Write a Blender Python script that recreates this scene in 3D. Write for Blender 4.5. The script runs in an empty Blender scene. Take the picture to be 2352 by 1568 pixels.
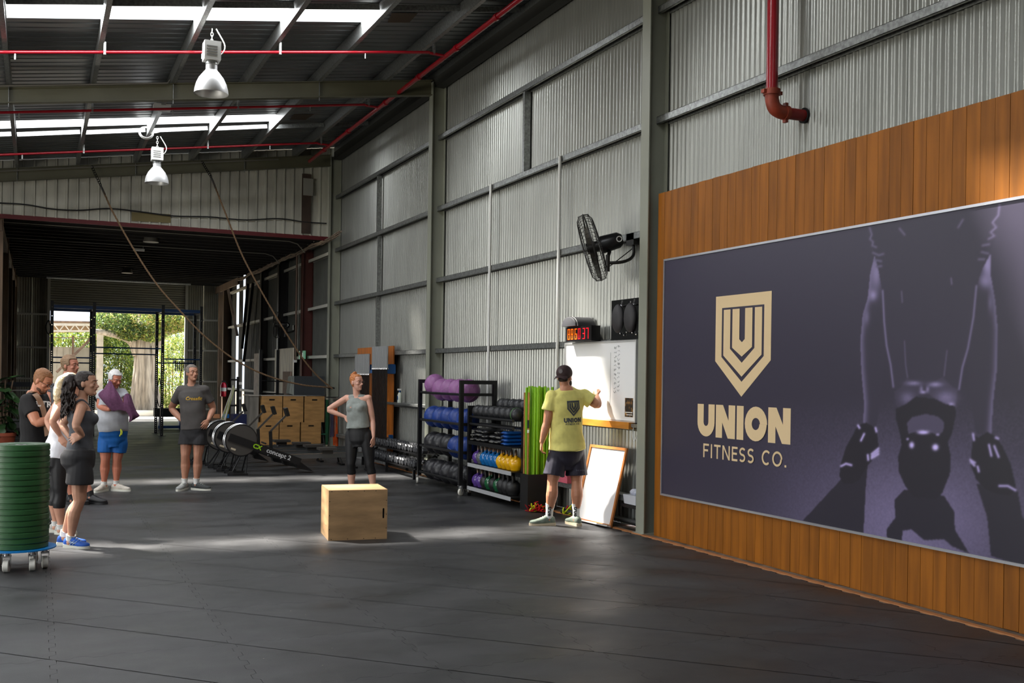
import bpy, bmesh, math, random
import numpy as np
from mathutils import Vector, Matrix, noise as mnoise
from mathutils.bvhtree import BVHTree
random.seed(7)
SC = bpy.context.scene
C = bpy.context.collection
PI = math.pi

# ------------------------------------------------------------------ camera
YAW, FPX, ROLL, CX, CY, CAMH = .4292, 2380.7, .0142, 1176, 866.3, 1.65
R_ = Vector((math.cos(YAW), -math.sin(YAW), 0)); F_ = Vector((math.sin(YAW), math.cos(YAW), 0)); U_ = Vector((0, 0, 1))
c_, s_ = math.cos(ROLL), math.sin(ROLL)
cam_d = bpy.data.cameras.new('camera'); cam = bpy.data.objects.new('camera', cam_d); C.objects.link(cam)
rt = R_*c_ + U_*s_; up = -R_*s_ + U_*c_
cam.matrix_world = Matrix(((rt.x, up.x, -F_.x, 0), (rt.y, up.y, -F_.y, 0), (rt.z, up.z, -F_.z, CAMH), (0, 0, 0, 1)))
cam_d.sensor_width = 36; cam_d.lens = FPX/2352*36; cam_d.shift_y = (CY-784)/2352
cam_d.clip_start = .05; cam_d.clip_end = 400
SC.camera = cam
# ------------------------------------------------------------------ world, sun, daylight
w = bpy.data.worlds.new('sky'); SC.world = w; w.use_nodes = True
nt = w.node_tree; nt.nodes.clear()
o = nt.nodes.new('ShaderNodeOutputWorld'); bg = nt.nodes.new('ShaderNodeBackground')
bg.inputs[0].default_value = (.78, .88, 1, 1); bg.inputs[1].default_value = 1.7
nt.links.new(bg.outputs[0], o.inputs[0])

def lamp(kind, name, loc, direction, power, color=(1, 1, 1), sx=1, sy=1, **kw):
    d = bpy.data.lights.new(name, kind); d.energy = power; d.color = color
    if kind == 'AREA':
        d.shape = 'RECTANGLE'; d.size = sx; d.size_y = sy
    for k, v in kw.items(): setattr(d, k, v)
    ob = bpy.data.objects.new(name, d); C.objects.link(ob); ob.location = loc
    ob.rotation_euler = Vector(direction).to_track_quat('-Z', 'Y').to_euler()
    return ob
SLOPE = .14335
def roofz(x, dz=0): return 6.574 + SLOPE*(x-6.12) + dz
lamp('SUN', 'sun', (-20, 50, 40), (.5, -.55, -1), 30.0, (1, .95, .87), angle=.075)
SKY_Y = (1.0, 6.85, 13.46, 19.65); SKYW = .60
for k, y in enumerate(SKY_Y):                   # daylight coming through each strip of skylight sheets
    L = 13.0; xc = 4.2-L/2
    ob = lamp('AREA', 'skylight_daylight', (xc, y, roofz(xc, .19)), (SLOPE, 0, -1), (120, 290, 460, 300)[k], (.96, .98, 1), 1, 1)
    ob.data.size = L; ob.data.size_y = SKYW-.06
    ob.rotation_euler = (0, -math.atan(SLOPE), 0)
# daylight through the open side doors on the left
lamp('AREA', 'side_door_daylight', (-8.95, 9.8, 1.9), (1, 0, -.03), 420, (1, .97, .92), 5.6, 3.2)
lamp('AREA', 'side_door_daylight', (-8.95, 1.2, 1.9), (1, 0, -.03), 60, (1, .97, .92), 5.5, 3.2)
SC.view_settings.view_transform = 'Standard'; SC.view_settings.look = 'None'
SC.view_settings.gamma = 1; SC.view_settings.exposure = 0; SC.view_settings.use_curve_mapping = False
SC.cycles.max_bounces = 6; SC.cycles.diffuse_bounces = 3; SC.cycles.glossy_bounces = 3
SC.cycles.transparent_max_bounces = 12; SC.cycles.transmission_bounces = 4
SC.cycles.sample_clamp_indirect = 6; SC.cycles.caustics_reflective = False; SC.cycles.caustics_refractive = False

# ------------------------------------------------------------------ helpers
def ray(x, y):
    xi = (x-CX)/FPX; yi = -(y-CY)/FPX
    return F_ + R_*(xi*c_-yi*s_) + U_*(xi*s_+yi*c_)
CAM = Vector((0, 0, CAMH))
def at(x, y, ax, v):
    d = ray(x, y); k = 'XYZ'.index(ax); return CAM + d*((v-CAM[k])/d[k])
def atd(x, y, d): return CAM + ray(x, y)*d
def proj_np(P):
    q = P - np.array([0, 0, CAMH]); X = q@np.array(R_); Y = q@np.array(U_); Z = q@np.array(F_)
    X = X/Z; Y = Y/Z
    return CX+FPX*(X*c_+Y*s_), CY-FPX*(-X*s_+Y*c_)
def lin(c): return tuple(((v/255)/12.92 if v/255 <= .04045 else ((v/255+.055)/1.055)**2.4) for v in c)
MATS = {}
def M(name, rgb, rough=.5, metal=0, var=0, vs=4, bump=0, bs=60, emit=0, stretch=None, coat=0, rand=0, spec=.5, trans=0, alpha=1, rgb2=None, lo=.35, hi=.65):
    if name in MATS: return MATS[name]
    m = bpy.data.materials.new(name); m.use_nodes = True; n = m.node_tree.nodes; l = m.node_tree.links
    p = n['Principled BSDF']; col = lin(rgb)
    p.inputs['Base Color'].default_value = (*col, 1); p.inputs['Roughness'].default_value = rough; p.inputs['Metallic'].default_value = metal
    p.inputs['Specular IOR Level'].default_value = spec
    if coat: p.inputs['Coat Weight'].default_value = coat; p.inputs['Coat Roughness'].default_value = .15
    if trans: p.inputs['Transmission Weight'].default_value = trans
    if emit: p.inputs['Emission Color'].default_value = (*col, 1); p.inputs['Emission Strength'].default_value = emit
    m.diffuse_color = (*col, 1)
    src = None
    if var or bump or rand:
        tc = n.new('ShaderNodeTexCoord'); mp = n.new('ShaderNodeMapping'); l.new(tc.outputs['Object'], mp.inputs[0])
        if stretch: mp.inputs['Scale'].default_value = stretch
        if rand:
            oi = n.new('ShaderNodeObjectInfo'); vm = n.new('ShaderNodeVectorMath'); vm.operation = 'SCALE'; vm.inputs['Scale'].default_value = 37
            cx = n.new('ShaderNodeCombineXYZ')
            for k in range(3): l.new(oi.outputs['Random'], cx.inputs[k])
            l.new(cx.outputs[0], vm.inputs[0]); l.new(vm.outputs[0], mp.inputs['Location'])
    if var or rgb2:
        nz = n.new('ShaderNodeTexNoise'); nz.inputs['Scale'].default_value = vs; nz.inputs['Detail'].default_value = 6; l.new(mp.outputs[0], nz.inputs[0])
        cr = n.new('ShaderNodeValToRGB'); cr.color_ramp.elements[0].position = lo; cr.color_ramp.elements[1].position = hi
        a = lin(rgb2) if rgb2 else tuple(v*(1-var) for v in col); b = col if rgb2 else tuple(min(1, v*(1+var)) for v in col)
        cr.color_ramp.elements[0].color = (*a, 1); cr.color_ramp.elements[1].color = (*b, 1)
        l.new(nz.outputs[0], cr.inputs[0]); src = cr.outputs[0]
    if rand:
        hs = n.new('ShaderNodeHueSaturation'); mr = n.new('ShaderNodeMapRange'); mr.inputs['To Min'].default_value = 1-rand; mr.inputs['To Max'].default_value = 1+rand
        l.new(oi.outputs['Random'], mr.inputs[0]); l.new(mr.outputs[0], hs.inputs['Value'])
        if src: l.new(src, hs.inputs['Color'])
        else: hs.inputs['Color'].default_value = (*col, 1)
        src = hs.outputs[0]
    if src: l.new(src, p.inputs['Base Color'])
    if bump:
        nb = n.new('ShaderNodeTexNoise'); nb.inputs['Scale'].default_value = bs; nb.inputs['Detail'].default_value = 4; l.new(mp.outputs[0], nb.inputs[0])
        bp = n.new('ShaderNodeBump'); bp.inputs['Strength'].default_value = min(1, bump); bp.inputs['Distance'].default_value = .01
        l.new(nb.outputs[0], bp.inputs['Height']); l.new(bp.outputs[0], p.inputs['Normal'])
    MATS[name] = m; return m

class MB:
    def __init__(s): s.v = []; s.f = []
    def add(s, vs, fs):
        b = len(s.v); s.v.extend(Vector(x) for x in vs); s.f.extend(tuple(b+i for i in f) for f in fs); return s
    def box(s, c, sz, rot=None, taper=1):
        x, y, z = sz[0]/2, sz[1]/2, sz[2]/2; c = Vector(c)
        P = [Vector((sx*x*(taper if sz_ > 0 else 1), sy*y*(taper if sz_ > 0 else 1), sz_*z)) for sx, sy, sz_ in ((-1,-1,-1),(1,-1,-1),(1,1,-1),(-1,1,-1),(-1,-1,1),(1,-1,1),(1,1,1),(-1,1,1))]
        if rot is not None: P = [rot @ p for p in P]
        return s.add([p+c for p in P], ((0,3,2,1),(4,5,6,7),(0,1,5,4),(1,2,6,5),(2,3,7,6),(3,0,4,7)))
    def bb(s, lo, hi):
        lo, hi = Vector(lo), Vector(hi); return s.box((lo+hi)/2, hi-lo)
    def beam(s, a, b, w, h, upv=(0, 0, 1)):
        a, b = Vector(a), Vector(b); d = (b-a); L = d.length; d.normalize(); u = Vector(upv); sd = d.cross(u)
        if sd.length < 1e-4: sd = d.cross(Vector((1, 0, 0)))
        sd.normalize(); u = sd.cross(d); m = Matrix((sd, d, u)).transposed()
        return s.box((a+b)/2, (w, L, h), m)
    def rings(s, rs, caps=True):
        b = len(s.v); n = len(rs[0])
        for r in rs: s.v.extend(Vector(p) for p in r)
        for k in range(len(rs)-1):
            for i in range(n):
                j = (i+1) % n; s.f.append((b+k*n+i, b+k*n+j, b+(k+1)*n+j, b+(k+1)*n+i))
        if caps:
            s.f.append(tuple(b+i for i in range(n))[::-1]); s.f.append(tuple(b+(len(rs)-1)*n+i for i in range(n)))
        return s
    def tube(s, pts, r, n=8, caps=True):
        pts = [Vector(p) for p in pts]; rad = r if isinstance(r, (list, tuple)) else [r]*len(pts)
        rs = []; prev = None
        for k, p in enumerate(pts):
            t = (pts[min(k+1, len(pts)-1)]-pts[max(k-1, 0)]); t.normalize()
            if prev is None:
                a = Vector((0, 0, 1)) if abs(t.z) < .9 else Vector((1, 0, 0)); e = t.cross(a).normalized()
            else:
                e = prev - t*prev.dot(t); e.normalize()
            prev = e; g = t.cross(e)
            rs.append([p+(e*math.cos(2*PI*i/n)+g*math.sin(2*PI*i/n))*rad[k] for i in range(n)])
        return s.rings(rs, caps)
    def cyl(s, a, b, r, r2=None, n=16): return s.tube([a, b], [r, r if r2 is None else r2], n)
    def ell(s, c, rad, n=14, m=9, rot=None):
        c = Vector(c); vs = []; fs = []
        for j in range(m+1):
            th = PI*j/m
            for i in range(n):
                ph = 2*PI*i/n; p = Vector((rad[0]*math.sin(th)*math.cos(ph), rad[1]*math.sin(th)*math.sin(ph), rad[2]*math.cos(th)))
                if rot is not None: p = rot @ p
                vs.append(c+p)
        for j in range(m):
            for i in range(n):
                k = (i+1) % n; fs.append((j*n+i, (j+1)*n+i, (j+1)*n+k, j*n+k))
        return s.add(vs, fs)
    def lathe(s, prof, o=(0, 0, 0), n=24, rot=None, caps=True):
        o = Vector(o); rs = []
        for r, z in prof:
            ring = [Vector((r*math.cos(2*PI*i/n), r*math.sin(2*PI*i/n), z)) for i in range(n)]
            if rot is not None: ring = [rot @ p for p in ring]
            rs.append([p+o for p in ring])
        return s.rings(rs, caps)
    def prism(s, poly, f0, f1):              # poly of 2D points mapped by f0 and f1 to the two faces
        a = [Vector(f0(*p)) for p in poly]; b = [Vector(f1(*p)) for p in poly]; n = len(poly)
        return s.add(a+b, [tuple(range(n))[::-1], tuple(range(n, 2*n))]+[(i, (i+1) % n, n+(i+1) % n, n+i) for i in range(n)])
    def mesh(s, name, mat, smooth=35, off=None):
        me = bpy.data.meshes.new(name)
        if off is None: off = Vector()
        me.from_pydata([v-off for v in s.v], [], s.f); 
        bm = bmesh.new(); bm.from_mesh(me); bmesh.ops.remove_doubles(bm, verts=bm.verts, dist=1e-5); bmesh.ops.recalc_face_normals(bm, faces=bm.faces); bm.to_mesh(me); bm.free()
        if mat: me.materials.append(mat)
        if smooth: 
            me.polygons.foreach_set('use_smooth', [True]*len(me.polygons)); me.set_sharp_from_angle(angle=math.radians(smooth))
        return me
    def obj(s, name, mat, parent=None, smooth=35, origin=None):
        if parent is not None: off = wloc(parent)
        elif origin is not None: off = Vector(origin)
        else:
            lo = [min(v[k] for v in s.v) for k in range(3)]; hi = [max(v[k] for v in s.v) for k in range(3)]
            off = Vector(((lo[0]+hi[0])/2, (lo[1]+hi[1])/2, lo[2]))
        return link(name, s.mesh(name, mat, smooth, off), parent, off if parent is None else None)
WL = {}
def wloc(o): return WL.get(o.name, Vector())
def link(name, me, parent=None, loc=None):
    o = bpy.data.objects.new(name, me); C.objects.link(o); o.parent = parent
    if loc is not None: o.location = loc
    WL[o.name] = (wloc(parent) if parent else Vector()) + (Vector(loc) if loc is not None else Vector())
    return o
def thing(name, label=None, cat=None, loc=(0, 0, 0), rz=0, group=None, kind=None, parent=None):
    o = link(name, None, parent, Vector(loc)); o.empty_display_size = .1; o.rotation_euler.z = rz
    return tag(o, label, cat, group, kind)
def tag(o, label=None, cat=None, group=None, kind=None):
    if label: o['label'] = label
    if cat: o['category'] = cat
    if group: o['group'] = group
    if kind: o['kind'] = kind
    return o
KIDS = {}
def dup(root, loc, rz=None, label=None, group=None, rot=None):
    r = root.copy(); C.objects.link(r); r.location = loc
    if rz is not None: r.rotation_euler = (0, 0, rz)
    if rot is not None: r.rotation_euler = rot
    if label: r['label'] = label
    if group: r['group'] = group
    for ch in kids(root):
        c = ch.copy(); C.objects.link(c); c.parent = r
        for g in kids(ch):
            d = g.copy(); C.objects.link(d); d.parent = c
    return r
def kids(o): return list(o.children)
def rotm(z=0, x=0, y=0): return Matrix.Rotation(z, 3, 'Z') @ Matrix.Rotation(y, 3, 'Y') @ Matrix.Rotation(x, 3, 'X')
def catmull(P, k=6):
    P = [Vector(p) for p in P]; Q = [2*P[0]-P[1]]+P+[2*P[-1]-P[-2]]; out = []
    for i in range(1, len(Q)-2):
        a, b, c, d = Q[i-1:i+3]
        for j in range(k):
            t = j/k; out.append(.5*((2*b)+(c-a)*t+(2*a-5*b+4*c-d)*t*t+(3*b-a-3*c+d)*t**3))
    out.append(P[-1]); return out
def text_polys(txt, size=1, bold=0):
    cu = bpy.data.curves.new('lettering', 'FONT'); cu.body = txt; cu.size = size; cu.offset = bold; cu.align_x = 'CENTER'; cu.align_y = 'CENTER'; cu.resolution_u = 3
    ob = bpy.data.objects.new('lettering', cu); C.objects.link(ob); bpy.context.view_layer.update()
    me = bpy.data.meshes.new_from_object(ob.evaluated_get(bpy.context.evaluated_depsgraph_get()))
    V = [v.co.copy() for v in me.vertices]; Fs = [tuple(p.vertices) for p in me.polygons]
    bpy.data.objects.remove(ob); bpy.data.curves.remove(cu); bpy.data.meshes.remove(me)
    return V, Fs
def flat_text(name, txt, size, o, ux, uy, mat, parent, bold=0, sx=1):
    V, Fs = text_polys(txt, size, bold); mb = MB(); o, ux, uy = Vector(o), Vector(ux).normalized(), Vector(uy).normalized()
    mb.add([o+ux*v.x*sx+uy*v.y for v in V], Fs); return mb.obj(name, mat, parent, smooth=0)
# ------------------------------------------------------------------ materials
GALV = M('galvanised', (150, 152, 150), .42, .75, .25, 30, .1, 120)
SHEET = M('wall_sheet_paint', (160, 161, 155), .36, .55, .06, 3, 0, stretch=(1, 1, .2))
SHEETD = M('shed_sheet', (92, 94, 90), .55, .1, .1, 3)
ROOFM = M('roof_sheet', (118, 122, 124), .38, .45, .12, 3, stretch=(.3, 1, 1))
GABLE = M('gable_sheet', (186, 184, 172), .5, .1, .16, 2.2, .1, 40, stretch=(2.5, 1, .5))
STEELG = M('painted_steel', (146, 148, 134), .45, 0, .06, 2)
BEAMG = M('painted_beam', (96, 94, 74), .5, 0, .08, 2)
RED = M('red_pipe_paint', (150, 8, 26), .32, 0, .05, 3, coat=.3)
RUST = M('red_oxide', (150, 62, 40), .55, 0, .25, 9, .1)
BLK = M('black_steel', (20, 20, 22), .4, .2, .1, 8)
BLKR = M('black_rubber', (26, 26, 28), .55, 0, .15, 8, .05, 80)
WHITE = M('white_paint', (232, 232, 228), .45)
CHROME = M('chrome', (200, 200, 202), .2, 1)
PLY = M('plywood', (205, 160, 98), .5, 0, .22, 3, .05, 60, stretch=(1, 1, 6), rand=.05)
WOODO = M('orange_timber', (148, 88, 18), .55, 0, .2, 2.5, .06, 90, stretch=(6, 6, .5), rand=.10, spec=.3)
# ================================================================== the shell
RUB = M('floor_rubber', (54, 54, 56), .50, 0, .28, 1.3, .25, 160, rand=.06)
def floor_mat():
    n = RUB.node_tree.nodes; l = RUB.node_tree.links; p = n['Principled BSDF']
    for q in list(n):
        if q.type in ('TEX_NOISE', 'VALTORGB', 'MAPPING', 'BUMP', 'TEX_COORD'): n.remove(q)
    geo = n.new('ShaderNodeNewGeometry'); hs = [q for q in n if q.type == 'HUE_SAT'][0]
    def noise(sc, det, lo, hi, stretch=(1, 1, 1)):
        mp = n.new('ShaderNodeMapping'); mp.inputs['Scale'].default_value = stretch; l.new(geo.outputs['Position'], mp.inputs[0])
        t = n.new('ShaderNodeTexNoise'); t.inputs['Scale'].default_value = sc; t.inputs['Detail'].default_value = det; l.new(mp.outputs[0], t.inputs[0])
        m = n.new('ShaderNodeMapRange'); m.inputs['From Min'].default_value = lo; m.inputs['From Max'].default_value = hi; l.new(t.outputs[0], m.inputs[0]); return m.outputs[0]
    a = noise(1.1, 7, .34, .68, (1, 1.6, 1)); b = noise(5.5, 5, .3, .75)
    mx = n.new('ShaderNodeMix'); mx.data_type = 'RGBA'; mx.inputs[6].default_value = (*lin((30, 30, 31)), 1); mx.inputs[7].default_value = (*lin((63, 63, 64)), 1)
    ad = n.new('ShaderNodeMath'); ad.operation = 'MULTIPLY_ADD'; l.new(b, ad.inputs[0]); ad.inputs[1].default_value = .3; sc2 = n.new('ShaderNodeMath'); sc2.operation = 'MULTIPLY'; l.new(a, sc2.inputs[0]); sc2.inputs[1].default_value = .72; l.new(sc2.outputs[0], ad.inputs[2])
    l.new(ad.outputs[0], mx.inputs[0])
    vo = n.new('ShaderNodeTexVoronoi'); vo.inputs['Scale'].default_value = 4.5; l.new(geo.outputs['Position'], vo.inputs['Vector'])
    ls = n.new('ShaderNodeMath'); ls.operation = 'LESS_THAN'; l.new(vo.outputs['Distance'], ls.inputs[0]); ls.inputs[1].default_value = .022
    m2 = n.new('ShaderNodeMix'); m2.data_type = 'RGBA'; l.new(ls.outputs[0], m2.inputs[0]); l.new(mx.outputs[2], m2.inputs[6]); m2.inputs[7].default_value = (*lin((150, 140, 118)), 1)
    l.new(m2.outputs[2], hs.inputs['Color'])
    r = n.new('ShaderNodeMapRange'); r.inputs['To Min'].default_value = .40; r.inputs['To Max'].default_value = .62; l.new(a, r.inputs[0]); l.new(r.outputs[0], p.inputs['Roughness'])
    bp = n.new('ShaderNodeBump'); bp.inputs['Strength'].default_value = .25; bp.inputs['Distance'].default_value = .004; l.new(noise(150, 3, 0, 1), bp.inputs['Height']); l.new(bp.outputs[0], p.inputs['Normal'])
floor_mat()
CONC = M('concrete', (150, 146, 138), .8, 0, .2, 3, .2, 30)
CONC2 = M('dirty_concrete', (112, 100, 88), .8, 0, .4, 9, .4, 40)
floor = thing('floor', kind='structure')
MB().bb((-9.2, -3, -.12), (6.2, 38.9, -.012)).obj('floor_base', M('dark_slab', (38, 38, 40), .7), floor)
TX0, TY0 = .1, 6.46
def jig(n=10, a=.018):
    P = []
    for k in range(n):
        t0 = k/n; w_ = 1/n; s = a if k % 2 else -a
        P += [(t0+.12*w_, s), (t0+.88*w_, s)]
    return [(0, 0)]+P+[(1, 0)]
J = jig(); gp = .0012
def tile_mesh(wx):
    bot = [(t*wx, s) for t, s in J]; rgt = [(wx+s, t) for t, s in J]
    top = [(t*wx, 1+s) for t, s in J][::-1]; lft = [(s, t) for t, s in J][::-1]
    poly = bot[:-1]+rgt[:-1]+top[:-1]+lft[:-1]
    cx, cy = wx/2, .5
    q = [(cx+(x-cx)*(1-2*gp/wx), cy+(y-cy)*(1-2*gp)) for x, y in poly]
    mb = MB().prism(q, lambda x, y: (x, y, -.01), lambda x, y: (x, y, 0))
    return mb.mesh('floor_tile', RUB, 0)
tm, tn = tile_mesh(1), tile_mesh(.7)
for i in range(-3, 6):
    for j in range(-4, 29):
        if len(kids(floor)) > 299 : break
        link('floor_tile', tn if i == 5 else tm, floor, (TX0+i, TY0+j, 0))
for (a, b) in ((-9.2, TX0-3),):
    MB().bb((a, -3, -.012), (b, 38.6, 0)).obj('floor_mat', RUB, floor)
MB().bb((TX0-3, -3, -.012), (5.8, TY0-4, 0)).obj('floor_mat', RUB, floor)
MB().bb((TX0-3, TY0+29, -.012), (5.8, 38.6, -.001)).obj('floor_mat', RUB, floor)
MB().bb((5.8, -3, -.012), (6.16, 38.6, -.004)).obj('bare_concrete', CONC2, floor)
MB().bb((5.815, -3, -.01), (5.862, 22.4, .008)).obj('edge_strip', M('tan_strip', (176, 118, 72), .6, 0, .15, 6), floor)

# ---- corrugated right wall
wall = thing('wall_right', kind='structure')
def corr(L, z0, z1, x0, amp=.0115, pitch=.076, per=8, th=0):
    n = int(round(L/pitch))*per; vs = []; fs = []
    for i in range(n+1):
        y = L*i/n; x = x0+amp*math.cos(2*PI*y/pitch)
        vs += [(x, y, z0), (x, y, z1)]
    for i in range(n): fs.append((2*i, 2*i+1, 2*i+3, 2*i+2))
    mb = MB(); mb.add(vs, fs); return mb
SW = .76; wm = corr(SW+.019, 0, 6.78, 6.12).mesh('wall_sheet', SHEET, 60)
k = 0; y = 22.80-34*SW
while y < 22.75:
    link('wall_sheet', wm, wall, ((k % 2)*.004, y+.001, 0)); k += 1; y += SW
COLY = (-3.6, 2.9, 9.48, 16.18, 22.68)
def column(y, x0=5.86, x1=6.10, z1=6.75, w_=.16, mat=STEELG, t=.012):
    mb = MB(); mb.bb((x0, y-w_/2, 0), (x0+t, y+w_/2, z1)); mb.bb((x1-t, y-w_/2, 0), (x1, y+w_/2, z1)); mb.bb((x0+t, y-.02, 0), (x1-t, y+.0, z1))
    return mb
for y in COLY[1:]:
    column(y, z1=6.5).obj('steel_column', STEELG, wall)
    MB().bb((5.83, y-.1, -.004), (6.1, y+.1, .012)).obj('base_plate', STEELG, wall)
GZ = (1.10, 2.05, 3.22, 4.40, 5.58)
def girt(y0, y1, z, parent=wall, mat=GALV, x0=5.985, x1=6.10):
    mb = MB(); t = .004; h = .075
    mb.bb((x0, y0, z-.02), (x0+t, y1, z+.055)); mb.bb((x0, y0, z+.055-t), (x1, y1, z+.055)); mb.bb((x1-t, y0, z-.02), (x1, y1, z+.055)); mb.bb((x0, y0, z-.02), (x0+.03, y1, z-.02+t))
    return mb.obj('wall_girt', mat, parent)
for a, b in zip(COLY[:-1], COLY[1:]):
    for z in GZ:
        if a > 9 or z > 3.9: girt(a+.01, b-.025, z)
for a, b in zip(COLY[2:-1], COLY[3:]):      # lowest ledge, wide
    MB().bb((5.93, a+.1, .30), (6.10, b-.1, .36)).obj('wall_ledge', GALV, wall)
    MB().bb((5.93, a+.1, 1.12), (6.10, b-.1, 1.16)).obj('wall_ledge', GALV, wall)
for x, y0, y1, v in ((1222, 225, 402, 12.85), (880, 418, 545, 19.58)):
    z0, z1 = (4.46, 5.56)
    MB().bb((6.0, v-.03, z0), (6.09, v+.03, z1)).obj('bridging_post', GALV, wall)
for v, z0, z1 in ((19.55, 3.28, 4.38), (16.0+3.6, 2.1, 3.2)):
    MB().bb((6.02, v-.025, z0), (6.09, v+.025, z1)).obj('bridging_post', GALV, wall)
# white conduits
for x, y in ((1128, 438), (1287, 375)):
    v = at(x, y, 'X', 5.97).y; MB().cyl((5.965, v, .02), (5.965, v, 4.45), .021, n=12).obj('white_conduit', WHITE, wall)
# timber planks
PW = .1215
pm = MB().bb((0, .0016, 0), (.022, PW-.0016, 3.62)); pmesh = pm.mesh('timber_plank', WOODO, 0)
y = 9.36-PW; k = 0
while y > -2.9:
    link('timber_plank', pmesh, wall, (5.962+random.uniform(0, .0025), y, random.uniform(-.004, 0))); y -= PW; k += 1
MB().bb((5.984, -2.9, 0), (6.10, 9.36, 3.60)).obj('timber_backing', M('dark_gap', (30, 18, 10), .9), wall)
# ---- roof
ceil = thing('ceiling', kind='structure')
RX0, RX1 = -9.2, 6.2
def ribbed(L, pitch=.19, h=.03, rw=.05):
    P = []; n = int(round(L/pitch))
    for i in range(n):
        a = i*pitch; P += [(a, 0), (a+pitch-rw, 0), (a+pitch-rw+.008, h), (a+pitch-.008, h)]
    return P+[(n*pitch, 0)]
def roof_sheet_mesh(x0, x1, name, mat):
    P = ribbed(.76); mb = MB(); vs = []; fs = []
    for y, h in P: vs += [(x0, y, roofz(x0, .205+h)), (x1, y, roofz(x1, .205+h))]
    for i in range(len(P)-1): fs.append((2*i, 2*i+1, 2*i+3, 2*i+2))
    mb.add(vs, fs); return mb.mesh(name, mat, 0)
rfull = roof_sheet_mesh(RX0, RX1, 'roof_sheet', ROOFM); rpart = roof_sheet_mesh(4.2, RX1, 'roof_sheet', ROOFM)
SKYM = bpy.data.materials.new('skylight_fibreglass'); SKYM.use_nodes = True
n = SKYM.node_tree.nodes; n.clear(); oo = n.new('ShaderNodeOutputMaterial'); tr = n.new('ShaderNodeBsdfTranslucent'); tr.inputs[0].default_value = (.9, .93, .95, 1)
tp = n.new('ShaderNodeBsdfTransparent'); mx = n.new('ShaderNodeMixShader'); mx.inputs[0].default_value = .8; LK = SKYM.node_tree.links.new
LK(tr.outputs[0], mx.inputs[1]); LK(tp.outputs[0], mx.inputs[2]); LK(mx.outputs[0], oo.inputs[0])
skym = roof_sheet_mesh(RX0, 4.2, 'skylight_sheet', SKYM)
y = -3.0; ys = []
cur = -3.1
segs = []
for c in SKY_Y:
    a = c-SKYW/2; segs.append((cur, a)); cur = c+SKYW/2
segs.append((cur, 23.0))
def scaled(me, L, x=0, y=0, name='roof_sheet'):
    o = link(name, me, ceil, (x, y, 0)); o.scale = (1, L/.76, 1); return o
for a, b in segs:
    n_ = max(1, round((b-a)/.76)); L = (b-a)/n_
    for i in range(n_): scaled(rfull, L, 0, a+i*L)
for c in SKY_Y:
    scaled(rpart, SKYW, 0, c-SKYW/2); scaled(skym, SKYW, 0, c-SKYW/2, 'skylight_sheet')
# C purlins
PX = [ -8.2+1.1*k for k in range(13)]
PX = [.65+1.1*(k-8) for k in range(13)]
def purlin_mesh():
    mb = MB(); t = .004; y0, y1 = -3, 22.9
    mb.bb((0, y0, 0), (t, y1, .2)); mb.bb((0, y0, 0), (.062, y1, t)); mb.bb((0, y0, .2-t), (.062, y1, .2)); mb.bb((.062-t, y0, 0), (.062, y1, .018))
    return mb.mesh('roof_purlin', GALV, 0)
pmh = purlin_mesh()
for x in PX+[6.0]:
    if x > 5.5 and x < 6: continue
    link('roof_purlin', pmh, ceil, (x, 0, roofz(x)))
# bridging bars at the skylight edges
for c, off in ((13.46, -.62), (19.65, .36), (6.85, -.62)):
    for a, b in zip(PX[6:], PX[7:]+[5.95]):
        mb = MB(); z = roofz((a+b)/2, .10); mb.beam((a+.07, c+off, roofz(a, .12)), (b-.02, c+off, roofz(b, .12)), .012, .075)
        mb.beam((a+.07, c+off+.03, roofz(a, .155)), (b-.02, c+off+.03, roofz(b, .155)), .06, .004)
        mb.obj('purlin_bridging', GALV, ceil)
# fly brace stubs and rafters
for y in COLY[1:]:
    a, b = (RX0+.2, roofz(RX0+.2)), (5.86, roofz(5.86)); H = .25; mb = MB()
    for dz0, dz1, wd in ((-.012, 0, .125), (-H, -H+.012, .125), (-H+.012, -.012, .009)):
        vs = []
        for (x, z) in (a, b):
            for sy in (-wd/2, wd/2):
                vs += [(x, y+sy, z+dz0), (x, y+sy, z+dz1)]
        mb.add(vs, ((0,1,3,2),(4,6,7,5),(0,4,5,1),(2,3,7,6),(0,2,6,4),(1,5,7,3)))
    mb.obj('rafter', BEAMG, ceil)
    for x in PX[7::2]:
        if x < 5.2: MB().beam((x+.03, y-.02, roofz(x, .02)), (x+.03, y-.02, roofz(x, -.30)), .05, .006, (1, 0, 0)).obj('fly_brace', GALV, ceil)
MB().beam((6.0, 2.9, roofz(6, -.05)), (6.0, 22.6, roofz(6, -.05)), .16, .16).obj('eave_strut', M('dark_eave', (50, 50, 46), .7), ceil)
# timber patch marks on the roof sheet (brown stained squares)
for x0, y0, x1, y1 in ((900, 30, 960, 52), (675, 262, 722, 275)):
    p = []
    for (x, y) in ((x0, y0), (x1, y0), (x1-20, y1), (x0-10, y1)):
        d = ray(x, y); dz = .198; t = (6.574+dz-CAMH+SLOPE*(-6.12))/(d.z-SLOPE*d.x); p.append(CAM+d*t)
    MB().add(p, [(0, 1, 2, 3)]).obj('brown_patch', M('brown_patch', (90, 76, 60), .8), ceil)
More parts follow.
